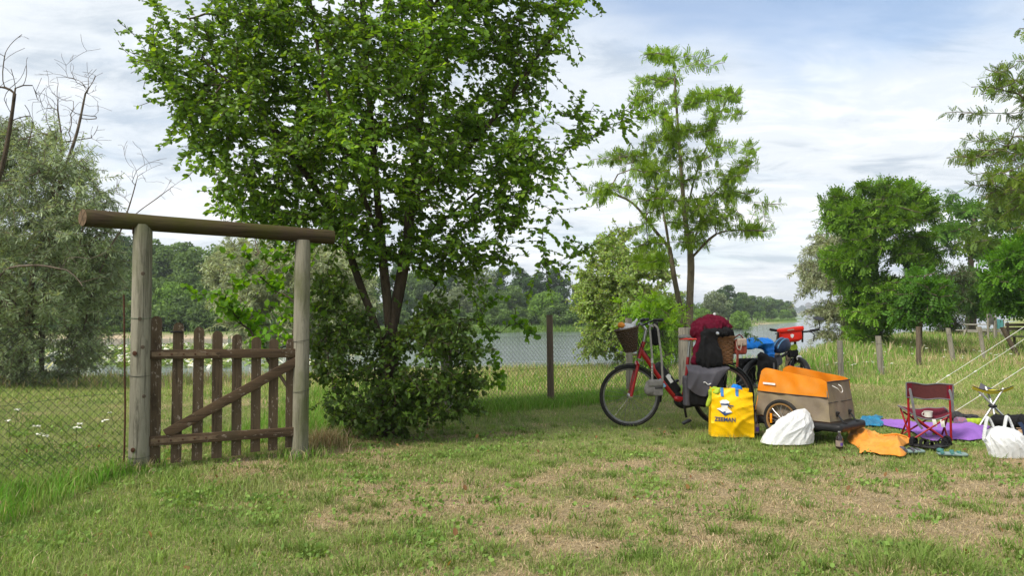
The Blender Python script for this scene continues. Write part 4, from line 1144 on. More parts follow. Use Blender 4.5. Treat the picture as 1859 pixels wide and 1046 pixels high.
# beam
lb_ = on_plane(150, 395, P1, gn); rb_ = on_plane(606, 431, P1, gn)
def loc_g(p):
    q = np.array(p) - P1
    return np.array((q @ gdir, -(q @ gn), q[2]))
A, B = loc_g(lb_), loc_g(rb_)
A[1] = B[1] = 0.0
rg = np.random.default_rng(4); n, m_ = 20, 30; V = []; F = []
for i in range(m_ + 1):
    t = i / m_; c = A + (B - A) * t
    for k in range(n):
        a = 2 * math.pi * k / n
        rr = (0.072 - 0.008 * t) * (1 + 0.035 * math.sin(2 * a + 4 * t) + 0.02 * math.sin(5 * a + 9 * t) + 0.012 * math.sin(11 * a + 3 * t))
        if i in (0, m_): rr *= 0.95
        V.append(c + np.array((-0.5 * rr * math.cos(a) if i == 0 else 0.0, rr * math.cos(a), rr * math.sin(a))))
for i in range(m_):
    for k in range(n):
        k2 = (k + 1) % n
        F.append((i * n + k, (i + 1) * n + k, (i + 1) * n + k2, i * n + k2))
F.append(tuple(m_ * n + k for k in range(n)))
m = MB(); m.add(V, F); beam = m.build('beam', M_BEAM, gateway)
m = MB(); m.add([A + np.array((-0.0015 - 0.5 * 0.0675 * math.cos(2 * math.pi * k / n), 0.0675 * math.cos(2 * math.pi * k / n), 0.0675 * math.sin(2 * math.pi * k / n))) for k in range(n)] , [tuple(range(n))[::-1]])
m.build('cut_end', M_BEAMEND, beam, False)
m = MB()
for i in range(6): m.bar((A[0] - 0.003, 0, A[2]), (A[0] - 0.003 - 0.033 * math.cos(i + 0.3), 0.066 * math.cos(i + 0.3), A[2] + 0.066 * math.sin(i + 0.3)), 0.002, 0.002)
m.build('end_cracks', M_POSTD, beam)
m = MB(); m.box((-0.075, -0.03, H1 - 0.03), (0.006, 0.04, 0.10)); m.box((-0.085, -0.03, H1 + 0.005), (0.03, 0.04, 0.006)); m.build('bracket', M_RUST, gateway)
for z in (1.26, 0.79, 0.13):
    m = MB(); m.tube([(0.082 * math.cos(a) , 0.082 * math.sin(a), z + 0.008 * math.sin(a)) for a in np.linspace(0, 2 * math.pi, 20, endpoint=False)], 0.002, 5, closed=True)
    m.tube([(-0.082, -0.01, z), (-0.13, -0.02, z - 0.004), (-0.15, -0.02, z + 0.012)], 0.002, 5); m.build('binding_wire', M_WIREG if z > 1 else M_WIRE, p_a)
for z in (1.05, 0.6):
    m = MB(); m.tube([(gate_w + 0.074 * math.cos(a) + 0.004 * z, 0.074 * math.sin(a), z + 0.01 * math.cos(a)) for a in np.linspace(0, 2 * math.pi, 20, endpoint=False)], 0.002, 5, closed=True); m.build('binding_wire', M_WIRE, p_b)
for z in (0.97, 0.19):
    m = MB(); m.torus((-0.045, -0.07, z), 0.014, 0.006, (-0.5, -0.85, 0), 12, 6); m.lathe([(0.012, 0), (0.008, 0.01), (0.001, 0.012)], 10, (-0.045, -0.068, z), (-0.5, -0.85, 0)); m.build('hinge_pin', M_RUST, p_a)

# ---- the gate leaf
gate = thing('picket_gate', 'closed brown picket gate with rounded tops sloping down to the right', 'gate', tuple(P1), gw_ang)
def gl(px, py): return loc_g(on_plane(px, py, P1, gn))
PK = [(283, 574, 842, 21), (321, 586, 840, 20), (359, 594, 836, 19.5), (395, 601, 832, 19), (430, 607, 827, 18.5), (464, 612, 821, 18), (496, 615, 818, 17.5), (527, 615, 813, 17)]
rg = np.random.default_rng(8)
for (px, yt, yb, w) in PK:
    top = gl(px, yt); bot = gl(px, yb)
    x = (top[0] + bot[0]) / 2 + rg.uniform(-0.003, 0.003); hw = 0.041 * rg.uniform(0.95, 1.04); z1 = top[2]; z0 = bot[2]
    tl = rg.uniform(-0.006, 0.006)
    pts = [(x - hw, z0 + rg.uniform(-0.003, 0.003)), (x + hw, z0 + rg.uniform(-0.003, 0.003)), (x + hw + tl, z1 - hw)] + [(x + tl + hw * math.cos(a), z1 - hw + hw * math.sin(a)) for a in np.linspace(0, math.pi, 11)[1:-1]] + [(x - hw + tl, z1 - hw)]
    m = MB(); m.poly(pts, lambda a, b: (a, -0.012 + rg.uniform(0, 0.0005), b), (0, 0.022, 0))
    pk = m.build('picket', M_PICKET, gate)
m = MB(); pz = gl(321, 603); m.tube([(pz[0] + 0.047 * math.cos(a), 0 + 0.02 * math.sin(a) - 0.001, pz[2] + 0.003 * math.sin(3 * a)) for a in np.linspace(0, 2 * math.pi, 22, endpoint=False)], 0.006, 6, closed=True); m.build('black_cord', M_BLACK, gate)
def rail(px0, y0, px1, y1, h, yy, name='rail'):
    a = gl(px0, y0); b = gl(px1, y1)
    m = MB(); m.bar((a[0], yy, a[2]), (b[0], yy, b[2]), 0.026, h, 0.003)
    return m.build(name, M_RAIL, gate), a, b
r_t, ta, tb = rail(273, 643.5, 538, 641, 0.078, -0.0265)
r_b, ba, bb = rail(271, 801, 537, 783, 0.080, -0.0265)
a = gl(300, 788); b = gl(537, 656)
# diagonal brace, lying on the pickets between the rails
m = MB(); m.bar((a[0] + 0.0, -0.0275, a[2]), (b[0], -0.0275, b[2] + 0.0), 0.024, 0.082, 0.003); m.build('brace', M_RAIL, gate)
for (s, e) in ((ta, tb), (ba, bb)):
    d = nrm((e[0] - s[0], 0, e[2] - s[2])); u = np.array((-d[2], 0, d[0]))
    o = np.array((s[0] + 0.01, -0.0395, s[2]))
    L = 0.52; hw = 0.024
    pts = [(0, -hw * 0.8), (L - 0.02, -hw * 0.62), (L, -hw), (L - 0.03, 0), (L, hw), (L - 0.02, hw * 0.62), (0, hw * 0.8)]
    m = MB(); m.poly(pts, lambda x, z: o + d * x + u * z, (0, -0.004, 0)); st = m.build('strap_hinge', M_STRAP, gate)
    for q in (0.06, 0.15, 0.24, 0.33, 0.42):
        m = MB(); m.lathe([(0.008, 0), (0.007, 0.004), (0.001, 0.006)], 10, o + d * q + np.array((0, -0.004, 0)), (0, -1, 0)); m.build('bolt', M_RUST, st)
# ---- rusty rod
rod = thing('iron_rod', 'thin rusty iron rod leaning beside the left gate post', 'rod', tuple(gnd(224, 858)))
a = np.zeros(3); b = on_plane(225, 535, gnd(224, 858), (0, 1, 0)) - gnd(224, 858)
pts = [a + (0, 0, -0.1), a + (b - a) * 0.3 + (0.012, 0, 0), a + (b - a) * 0.6 + (0.008, 0, 0), b]
m = MB(); m.tube(catmull(pts, 0.05), 0.0075, 7); m.build('bar', M_RUST, rod)

# ------------------------------------------------------------------ chain-link fences
def chainlink(m, A, B, H, pitch, r, seed, sag=0.015, z0=0.02):
    A = np.array(A, float); B = np.array(B, float); L = np.linalg.norm((B - A)[:2])
    d = (B - A) / L; nrm_ = np.array((-d[1], d[0], 0))
    k1 = int((L + H) / pitch)
    def pt(x, z):
        x = np.clip(x, 0, L)
        w = sag * (math.sin(x * 2.1 + seed) * math.sin(z * 2.6) + 0.5 * math.sin(x * 5.3 + 2 * seed))
        e = 0.012 * math.sin(x * 3.1 + seed)
        return A + d * x + nrm_ * w + np.array((0, 0, z0 + z * (1 + e)))
    for s in (1, -1):
        for i in range(-k1, 2 * k1):
            x0 = i * pitch
            if s > 0: za, zb = max(0, -x0), min(H, L - x0)
            else: za, zb = max(0, x0 - L), min(H, x0)
            if zb - za < 0.02: continue
            nseg = max(1, int((zb - za) / 0.13))
            P = []
            for q in range(nseg + 1):
                z = za + (zb - za) * q / nseg
                P.append(pt(x0 + s * z, z) + nrm_ * (0.002 * s))
            m.tube(P, r, 3, cap=False)
    return pt
def wires(m, pt, L, zs, r=0.0016):
    for z in zs:
        m.tube([pt(x, z) + np.array((0, 0, 0.006 * math.sin(7 * x + z * 9))) for x in np.linspace(0, L, int(L / 0.12) + 2)], r, 4, cap=False)
A = P1 + np.array((-0.12, -0.05, 0)); B = np.array((-4.55, 4.0, 0)); L = np.linalg.norm(A - B)
f1 = thing('chain_link_fence', 'sagging chain-link fence running from the left gate post out of the picture', 'fence', tuple(A))
m = MB(); pt = chainlink(m, A, B, 1.17, 0.066, 0.0017, 1.0, 0.025); me_ = m
me_.V = [tuple(np.array(v) - A) for v in me_.V]; me_.build('wire_mesh', M_WIRE, f1)
m = MB(); wires(m, pt, L, (1.17, 0.62, 0.04)); m.V = [tuple(np.array(v) - A) for v in m.V]; m.build('tension_wire', M_WIREG, f1)
fence_pts = [np.array((-1.75, 6.75, 0)), np.array((-0.82, 9.3, 0)), gnd(1000, 735), np.array((1.86, 11.7, 0)), np.array((3.02, 13.0, 0))]
for i, lab in ((1, 'chain-link fence stretched between the two posts right of the big tree'), (2, 'chain-link fence stretched behind the front wheel of the red bicycle'), (3, 'chain-link fence panel behind the red bicycle, ending at the thick grey post')):
    A, B = fence_pts[i], fence_pts[i + 1]; L = np.linalg.norm(A - B)
    f = thing('chain_link_fence', lab, 'fence', tuple(A), 0, 'chain-link fence panels')
    m = MB(); pt = chainlink(m, A, B, 0.96, 0.066, 0.0019, i * 1.7, 0.02); m.V = [tuple(np.array(v) - A) for v in m.V]; m.build('wire_mesh', M_WIRE, f)
    m = MB(); wires(m, pt, L, (0.96, 0.5)); m.V = [tuple(np.array(v) - A) for v in m.V]; m.build('tension_wire', M_WIRE, f)
# ---- fence posts
def fpost(label, p, h, r, mat, seed, lean=(0, 0)):
    p = np.array(p, float); p[2] = float(ground_z(p[0], p[1]))
    t = thing('fence_post', label, 'post', tuple(p), 0, 'round wooden fence posts')
    log_post('shaft', 0, h, r, mat, t, seed, lean)
    m = MB(); m.torus((lean[0] * h * 0.8, lean[1] * h * 0.8, h * 0.8), r * 1.02, 0.0022, (0, 0, 1), 16, 5); m.build('wire_loop', M_WIRE, t)
    return t
fpost('mossy fence post half hidden in the leaves right of the big tree', fence_pts[1], 1.2, 0.075, M_POST2, 11)
fpost('dark slim fence post standing alone before the river, left of the red bicycle', fence_pts[2], 1.27, 0.046, M_POSTD, 12, (-0.012, 0))
fpost('pale fence post behind the basket of the red bicycle', fence_pts[3], 1.22, 0.055, M_POST2, 13, (-0.01, 0))
fpost('thick grey fence post beside the twin trunks behind the red saddle', (at(1243, 600, 12.9)[0], 12.9, 0), at(1243, 590, 12.9)[2], 0.115, M_POST2, 14, (0.0, 0))
fpost('dark leaning fence post behind the blue jacket', (at(1404, 600, 14.6)[0], 14.6, 0), at(1413, 598, 14.6)[2], 0.060, M_POSTD, 15, (0.13, 0))
fpost('brown fence post just showing above the red handlebar bag', (at(1430, 600, 15.0)[0], 15.0, 0), at(1430, 596, 15.0)[2], 0.055, M_POSTD, 16)
fpost('pale fence post just right of the front wheel of the black bicycle', (at(1450, 680, 15.8)[0], 15.8, 0), at(1450, 650, 15.8)[2], 0.07, M_POST2, 17)
for (xb, yb, xt, yt, mat, lab, r) in [(1527, 671, 1524, 603, M_POST2, 'grey fence post in the meadow, first right of the bicycles', 0.062), (1600, 665, 1594, 599, M_POST2, 'pale fence post in front of the dense locust trunk', 0.066), (1668, 656, 1667, 590, M_POSTD, 'dark brown fence post under the small dark locust', 0.062),
                                      (1731, 654, 1721, 597, M_POST2, 'slanting pale fence post left of the picnic table', 0.058), (1787, 646, 1778, 592, M_POST2, 'slanting greenish fence post in front of the picnic table', 0.055), (1847, 642, 1819, 594, M_POSTD, 'strongly tilted old fence post near the bench at right', 0.07)]:
    b = gnd(xb, yb + 4); tp = at(xt, yt, b[1])
    fpost(lab, b, tp[2], r, mat, xb, ((tp[0] - b[0]) / tp[2], 0))

# ------------------------------------------------------------------ bicycles
def bezier_pts(pts, n=None, step=0.03): return catmull(pts, step)
def wheel(parent, c, R, tyre_r, rim_mat, spokes=28, axis=(0, 1, 0), hub_r=0.028, hub_w=0.10, tmat=None, spoke_mat=None):
    e = bpy.data.objects.new('wheel', None); COL.objects.link(e); e.parent = parent; e.location = c; e.empty_display_size = 0.05
    ax = nrm(axis)
    u, v, d = frame_of(ax, (0, 0, 1))
    m = MB(); m.torus((0, 0, 0), R - tyre_r, tyre_r, ax, 56, 10); m.build('tyre', tmat or M_RUBBER, e)
    Rr = R - 2 * tyre_r
    m = MB(); m.lathe([(Rr + 0.006, -0.012), (Rr + 0.006, 0.012), (Rr - 0.012, 0.010), (Rr - 0.016, 0), (Rr - 0.012, -0.010), (Rr + 0.006, -0.012)], 56, (0, 0, 0), ax); m.build('rim', rim_mat, e)
    m = MB(); m.lathe([(0.004, -hub_w / 2 - 0.02), (0.008, -hub_w / 2 - 0.02), (0.008, -hub_w / 2), (hub_r, -hub_w / 2 + 0.005), (hub_r, -hub_w / 2 + 0.01), (hub_r * 0.6, -hub_w / 4), (hub_r * 0.6, hub_w / 4), (hub_r, hub_w / 2 - 0.01), (hub_r, hub_w / 2 - 0.005), (0.008, hub_w / 2), (0.008, hub_w / 2 + 0.02), (0.004, hub_w / 2 + 0.02)], 18, (0, 0, 0), ax); m.build('hub', M_CHROME, e)
    m = MB()
    for i in range(spokes):
        a = 2 * math.pi * i / spokes; s = 1 if i % 2 else -1
        b = a + (0.55 if (i // 2) % 2 else -0.55)
        p = (Rr - 0.008) * (math.cos(a) * u + math.sin(a) * v)
        q = hub_r * (math.cos(b) * u + math.sin(b) * v) + d * s * (hub_w / 2 - 0.008)
        m.tube([q, p], 0.0019, 4, cap=False)
    m.build('spokes', spoke_mat or M_RIM, e)
    return e
def fender(parent, c, R, w, a0, a1, mat, side=(1, 0, 0), name='fender'):
    """mudguard arc in the local x-z plane, angles from +x"""
    m = MB(); s_ = np.array(side, float); ax = np.cross((0, 0, 1), s_)
    def f(i, j):
        a = a0 + (a1 - a0) * i; q = (j - 0.5) * 2
        return np.array(c) + (R - 0.012 * q * q) * (math.cos(a) * s_ + np.array((0, 0, math.sin(a)))) + ax * w * q
    m.sheet(f, 30, 6, 0.003, (0, 0, 0.6))
    return m.build(name, mat, parent)

# ---- red step-through e-bike
F0 = gnd(1144, 775.5); R0 = gnd(1312, 774)
fwd = nrm(F0 - R0); yaw = math.atan2(fwd[1], fwd[0])
mid = (F0 + R0) / 2
S1 = 1 / 158.0
def b1(px, py, y=0.0): return np.array(((1228 - px) * S1, y, (775 - py) * S1))
WB = np.linalg.norm(F0 - R0) / 2
bike = thing('red_bicycle', 'red step-through electric bicycle loaded with clothes and bags', 'bicycle', tuple(mid), yaw)
fc = np.array((WB, 0, 0.352)); rc = np.array((-WB, 0, 0.352))
wheel(bike, fc, 0.352, 0.021, M_RIM, 28); wheel(bike, rc, 0.352, 0.021, M_RIM, 28, hub_r=0.034)
fender(bike, fc, 0.366, 0.026, rad(-20), rad(-20), M_BLACK) if False else None
fender(bike, fc, 0.368, 0.026, rad(60), rad(192), M_BLACK)
fender(bike, rc, 0.372, 0.028, rad(20), rad(215), M_BLACK)
frame = MB()
hb, ht = b1(1159, 652), b1(1169, 622)
frame.tube([hb, ht], 0.024, 12)
dt = catmull([b1(1164, 638), b1(1180, 660), b1(1205, 695), b1(1228, 722)], 0.03)
frame.tube(dt, [0.030 + 0.012 * i / len(dt) for i in range(len(dt))], 12)
frame.tube([b1(1240, 722), b1(1246, 690), b1(1250, 650)], 0.019, 12)
for s in (-1, 1):
    frame.tube(catmull([b1(1250, 728, 0.03 * s), b1(1275, 726, 0.05 * s), rc + (0, 0.065 * s, 0)], 0.05), 0.012, 8)
    frame.tube(catmull([b1(1247, 690, 0.02 * s), b1(1275, 704, 0.05 * s), rc + (0, 0.065 * s, 0)], 0.05), 0.009, 8)
fr = frame.build('frame', M_RED, bike)
fk = MB()
for s in (-1, 1):
    fk.tube(catmull([b1(1156, 664, 0.055 * s), b1(1150, 690, 0.055 * s), fc + (0, 0.055 * s, 0)], 0.04), [0.019] * 0 or 0.018, 10)
fk.tube([b1(1156, 664, -0.055), b1(1156, 659, 0), b1(1156, 664, 0.055)], 0.022, 10); fk.build('fork', M_RED, bike)
m = MB(); m.tube([b1(1169, 622), b1(1173, 601)], 0.016, 10); m.tube([b1(1173, 601), b1(1168, 594)], 0.018, 10); m.build('stem', M_CHROME, bike)
hbr = catmull([b1(1186, 583, 0.32), b1(1178, 583, 0.26), b1(1168, 590, 0.10), b1(1166, 592, 0), b1(1168, 590, -0.10), b1(1178, 583, -0.26), b1(1186, 583, -0.32)], 0.03)
m = MB(); m.tube(hbr, 0.011, 9); bar_ = m.build('handlebar', M_BLACKM, bike)
for s in (-1, 1):
    m = MB(); m.tube([b1(1177, 583, 0.25 * s), b1(1190, 582, 0.345 * s)], 0.0175, 10); m.build('grip', M_BLACK, bar_)
    m = MB(); m.tube(catmull([b1(1172, 588, 0.2 * s), b1(1168, 590, 0.25 * s), b1(1174, 594, 0.32 * s)], 0.03), 0.006, 6); m.build('brake_lever', M_CHROME, bar_)
m = MB(); m.box(b1(1166, 583, 0.02), (0.05, 0.08, 0.035), rot_xyz(0, 25, 0), 0.006); m.build('display', M_BLACK, bar_)
m = MB(); m.tube(catmull([b1(1160, 590, 0.06), b1(1150, 605, 0.07), b1(1158, 630, 0.04), b1(1155, 655, 0.03)], 0.03), 0.004, 6); m.tube(catmull([b1(1165, 588, -0.06), b1(1155, 600, -0.03), b1(1164, 630, 0.03), b1(1185, 660, 0.035)], 0.03), 0.004, 6); m.build('cable', M_BLACK, bike)
m = MB(); m.lathe([(0.001, 0), (0.028, 0.006), (0.034, 0.03), (0.03, 0.06), (0.001, 0.065)], 16, b1(1157, 643, 0), (1, 0, 0.1)); m.build('headlight', M_CHROME, bike)
soft_obj('battery', [s_cap(b1(1192, 669, 0), b1(1225, 712, 0), 0.040, 0.047), s_cap(b1(1197, 664, 0), b1(1230, 708, 0), 0.038, 0.040)], 0.011, M_BLACK, bike, 0.02)
m = MB(); m.bar(b1(1209, 682, 0.052), b1(1218, 695, 0.053), 0.004, 0.04, up=(0, 0, 1)); m.lathe([(0.026, 0), (0.001, 0.002)], 18, b1(1212, 684, 0.051), (0, 1, 0)); m.build('battery_sticker', M_WHITE, bike)
m = MB(); m.bar(b1(1196, 689, 0.037), b1(1199, 693, 0.038), 0.004, 0.025); m.bar(b1(1202, 697, 0.039), b1(1206, 703, 0.040), 0.004, 0.03); m.build('sticker', M_STICKER, fr)
soft_obj('motor', [s_ell(b1(1237, 730), (0.085, 0.075, 0.07)), s_ell(b1(1250, 732), (0.08, 0.06, 0.06)), s_cap(b1(1228, 718), b1(1240, 735), 0.05)], 0.013, M_BLACK, bike, 0.03)
soft_obj('motor_cover', [s_cap(b1(1226, 724, 0.05), b1(1254, 744 - 14, 0.05), 0.032, 0.04)], 0.010, M_RED, bike, 0.02)
cr = MB(); cr.tube([b1(1236, 729, 0.10), b1(1236, 729, -0.10)], 0.02, 12); cr.bar(b1(1236, 729, 0.105), b1(1241, 757, 0.108), 0.014, 0.026, 0.003, (1, 0, 0)); cr.bar(b1(1236, 729, -0.105), b1(1231, 701, -0.108), 0.014, 0.026, 0.003, (1, 0, 0)); crk = cr.build('crank', M_BLACKM, bike)
m = MB(); m.box(b1(1239, 763, 0.155), (0.10, 0.085, 0.022), rot_xyz(0, 25, 0), 0.004); m.build('pedal', M_BLACK, crk)
m = MB(); m.box(b1(1231, 697, -0.155), (0.10, 0.085, 0.022), rot_xyz(0, 25, 0), 0.004); m.build('pedal', M_BLACK, crk)
m = MB(); m.tube([b1(1250, 652), b1(1253, 622)], 0.013, 10); m.build('seat_post', M_CHROME, bike)
soft_obj('saddle', [s_ell(b1(1262, 615), (0.09, 0.09, 0.03)), s_ell(b1(1246, 614), (0.075, 0.05, 0.025)), s_ell(b1(1240, 614), (0.04, 0.03, 0.02))], 0.011, M_GREYBAG, bike, 0.03, (0.004, 60, 2))
m = MB(); m.tube([b1(1236 + 3 * i, 617.5 - (i % 2), (0.02 + 0.013 * i) * 1.0) for i in range(9)], 0.010, 6); m.tube([b1(1236 + 3 * i, 617.5, -(0.02 + 0.013 * i)) for i in range(9)], 0.010, 6); m.build('saddle_trim', M_REDBAG, bike)
rk = MB()
for s in (-1, 1):
    rk.tube([b1(1262, 664, 0.06 * s), b1(1345, 662, 0.07 * s)], 0.007, 7)
    rk.tube([b1(1320, 662, 0.07 * s), rc + (0, 0.08 * s, 0)], 0.006, 7); rk.tube([b1(1300, 662, 0.07 * s), rc + (0, 0.08 * s, 0)], 0.006, 7)
for x in (1270, 1290, 1310, 1330, 1345): rk.tube([b1(x, 663, 0.068), b1(x, 663, -0.068)], 0.006, 7)
rk.build('rear_rack', M_BLACKM, bike)
m = MB(); m.tube([b1(1292, 735, 0.06), b1(1282, 781, 0.17)], 0.011, 8); m.lathe([(0.02, 0), (0.016, 0.012), (0.001, 0.014)], 10, b1(1282, 778, 0.17), (0, 0, 1)); m.build('kickstand', M_BLACKM, bike)
m = MB(); m.tube([b1(1258, 728, -0.06), rc + (0.02, -0.06, 0.03)], 0.005, 6); m.tube([b1(1258, 738, -0.06), rc + (0.02, -0.06, -0.03)], 0.005, 6); m.build('chain', M_BLACKM, bike)
def mat_of(o): return Matrix.Translation(o.location) @ o.rotation_euler.to_matrix().to_4x4()
BM = np.array(mat_of(bike))
def w1(px, py, y=0.0): return BM[:3, :3] @ b1(px, py, y) + BM[:3, 3]
def on1(name, label, cat, px, py, y=0.0):
    """a thing carried by the red bicycle; parts are in axes parallel to the bike, origin at that spot"""
    return thing(name, label, cat, tuple(w1(px, py, y)), yaw), b1(px, py, y)

# wicker handlebar basket with its contents
bk, o = on1('handlebar_basket', 'dark wicker basket with a white packet on the handlebar of the red bicycle', 'basket', 1146, 640, 0)
ax = nrm(b1(1137, 600) - b1(1146, 642)); u, v, d = frame_of(ax, (0, 1, 0))
m = MB(); rows, nn = 13, 46
Hh = 0.27
for i in range(rows):
    t = (i + 0.5) / rows; r = 0.062 + 0.068 * t
    m.tube([d * (t * Hh) + (r + 0.0035 * math.cos(k * math.pi + i * math.pi)) * (math.cos(2 * math.pi * k / nn) * u * 1.0 + math.sin(2 * math.pi * k / nn) * v * 1.25) for k in range(nn)], 0.0095, 5, closed=True)
m.build('weave', M_WICKER_D, bk)
m = MB(); m.lathe([(0.001, 0.0), (0.060, 0.0), (0.064, 0.02), (0.120, Hh - 0.01), (0.116, Hh - 0.01), (0.058, 0.012), (0.001, 0.012)], 24, (0, 0, 0), d); m.build('liner', M_WICKER_D, bk)
m = MB(); m.tube([d * Hh + 0.135 * (math.cos(a) * u + 1.25 * math.sin(a) * v) for a in np.linspace(0, 2 * math.pi, 40, endpoint=False)], 0.012, 7, closed=True); m.build('rim', M_WICKER_D, bk)
pk, o = on1('paper_packet', 'crumpled white and orange packet sticking out of the handlebar basket', 'packet', 1140, 599, 0)
soft_obj('wrapper', [s_ell((0.0, 0.0, 0.0), (0.10, 0.09, 0.065), rot_xyz(0, -20, 0)), s_cap((-0.04, 0.04, 0.03), (-0.10, 0.05, 0.12), 0.03, 0.012)], 0.011, M_PLBAG, pk, 0.03, (0.010, 26, 3))
soft_obj('orange_end', [s_ell((0.085, 0.05, 0.045), (0.045, 0.04, 0.035))], 0.009, M_ORANGEP, pk, 0.02, (0.004, 40, 1))
cupb, o = on1('handlebar_pouch', 'small dark round pouch behind the handlebar of the red bicycle', 'pouch', 1186, 612, 0.12)
soft_obj('body', [s_cap((0, 0, -0.06), (0, 0, 0.05), 0.045, 0.055)], 0.010, M_BLACKC, cupb, 0.02)
m = MB(); m.lathe([(0.03, 0.05), (0.03, 0.16), (0.026, 0.165), (0.001, 0.165)], 16); m.build('bottle_top', M_BLACK, cupb)
gb, o = on1('shoulder_bag', 'grey canvas shoulder bag hanging by its strap from the red bicycle handlebar', 'bag', 1175, 700, 0.34)
soft_obj('body', [s_box((0, 0, 0), (0.092, 0.05, 0.085), 0.04), s_ell((0.06, 0, -0.01), (0.06, 0.05, 0.07))], 0.010, M_GREYBAG, gb, 0.03, (0.005, 22, 5))
soft_obj('flap', [s_box((-0.0, 0.028, 0.055), (0.085, 0.035, 0.04), 0.02)], 0.010, M_GREYBAG, gb, 0.02, (0.004, 20, 6))
soft_obj('pocket', [s_box((-0.025, 0.055, -0.035), (0.055, 0.018, 0.045), 0.012)], 0.009, M_GREYBAG, gb, 0.02, (0.003, 24, 7))
m = MB(); m.box((-0.025, 0.075, 0.006), (0.085, 0.003, 0.012)); m.build('zip', M_BLACK, gb)
for (x0, x1) in (((0.03, 0.045)), ((-0.085, -0.045))):
    m = MB(); P = [np.array((x0, 0.01, 0.07)), np.array((x0 * 0.9, 0.0, 0.35)), np.array((x1, -0.03, 0.66)), np.array((x1 * 0.2, -0.06, 0.70))]
    for a, b in zip(P[:-1], P[1:]): m.bar(a, b, 0.022, 0.004, up=(0, 1, 0))
    m.build('strap', M_STRAPC, gb)
m = MB(); m.box((0.033, 0.018, 0.30), (0.026, 0.006, 0.05)); 
for z in (0.14, 0.17, 0.20, 0.23): m.lathe([(0.005, 0), (0.001, 0.003)], 8, (0.032, 0.012, z), (0, 1, 0))
m.build('buckle', M_CHROME, gb)

# panniers, cover and clothes at the back
pn, o = on1('pannier_bag', 'large black pannier bag on the near side of the red bicycle rear rack', 'bag', 1272, 705, 0.17)
soft_obj('body', [s_box((0, 0, 0), (0.20, 0.075, 0.19), 0.05), s_box((-0.02, 0.02, -0.06), (0.17, 0.07, 0.13), 0.04)], 0.014, M_BLACKC, pn, 0.04, (0.008, 14, 2))
soft_obj('side_panel', [s_box((0.215, 0.0, -0.02), (0.03, 0.06, 0.17), 0.02)], 0.011, M_GREYC, pn, 0.02, (0.006, 16, 3))
def flap_f(i, j):
    x = 0.235 - 0.47 * i
    low = 0.03 - 0.10 * math.sin(math.pi * min(1, i * 1.25)) + 0.20 * max(0, i - 0.62) / 0.38
    top = 0.275 - 0.02 * i
    z = top + (low - top) * j
    fold = 0.016 * (1 - abs(math.sin(9 * x + 7 * z + 1.3 * math.sin(6 * x)))) ** 2 + 0.010 * (1 - abs(math.sin(15 * x - 9 * z))) ** 2
    y = 0.02 + 0.085 * min(1, j * 4) ** 0.7 + 0.012 * math.sin(3 * j) + fold * (0.3 + 0.9 * j)
    return (x - 0.01 * math.sin(6 * z), y, z)
m = MB(); m.sheet(flap_f, 40, 26, 0.006, (0, -1, 0)); m.build('cover_flap', M_GREYC, pn)
m = MB(); m.tube([(0.06 - 0.012 * i, 0.139, 0.085 + 0.01 * math.sin(i * 1.1) - 0.003 * i) for i in range(8)], 0.005, 5); m.build('logo', M_WHITE, pn)
pn2, o = on1('pannier_bag', 'black pannier bag on the far side of the red bicycle rear rack', 'bag', 1300, 705, -0.17)
soft_obj('body', [s_box((0, 0, 0), (0.18, 0.07, 0.19), 0.05)], 0.016, M_BLACKC, pn2, 0.04, (0.008, 14, 8))
wb_, o = on1('wicker_basket', 'brown wicker basket on the rear rack of the red bicycle', 'basket', 1304, 662, 0)
m = MB()
for i in range(13):
    z = 0.020 + 0.0225 * i; hx, hy = 0.155 + 0.0015 * i, 0.115 + 0.0015 * i
    P = []
    for k in range(56):
        a = 2 * math.pi * k / 56; c_, s_ = math.cos(a), math.sin(a)
        sq = (abs(c_) ** 4 + abs(s_) ** 4) ** -0.25
        w = 1 + 0.035 * math.cos(k * math.pi * 0.5 + i * math.pi)
        P.append((hx * c_ * sq * w, hy * s_ * sq * w, z))
    m.tube(P, 0.0115, 6, closed=True)
m.build('weave', M_WICKER, wb_)
m = MB()
for k in range(28):
    a = 2 * math.pi * k / 28; c_, s_ = math.cos(a), math.sin(a); sq = (abs(c_) ** 4 + abs(s_) ** 4) ** -0.25
    m.tube([(0.150 * c_ * sq, 0.11 * s_ * sq, 0.0), (0.174 * c_ * sq, 0.134 * s_ * sq, 0.31)], 0.006, 5)
m.box((0, 0, 0.006), (0.28, 0.20, 0.010)); m.build('stakes', M_WICKER, wb_)
m = MB(); m.tube([(0.182 * math.cos(a) * (abs(math.cos(a)) ** 4 + abs(math.sin(a)) ** 4) ** -0.25, 0.14 * math.sin(a) * (abs(math.cos(a)) ** 4 + abs(math.sin(a)) ** 4) ** -0.25, 0.31) for a in np.linspace(0, 2 * math.pi, 48, endpoint=False)], 0.014, 7, closed=True); m.build('rim', M_WICKER, wb_)
m = MB(); m.tube([(-0.19, 0.10, 0.28), (-0.20, 0.12, 0.10), (-0.195, 0.11, -0.03)], 0.007, 6); m.tube([(-0.175, 0.11, 0.28), (-0.185, 0.125, 0.12), (-0.18, 0.12, -0.03)], 0.006, 6); m.build('red_strap', M_LEATHER, wb_)
fl, o = on1('fleece_jacket', 'burgundy fleece jacket heaped over the rear basket of the red bicycle', 'jacket', 1286, 600, 0.02)
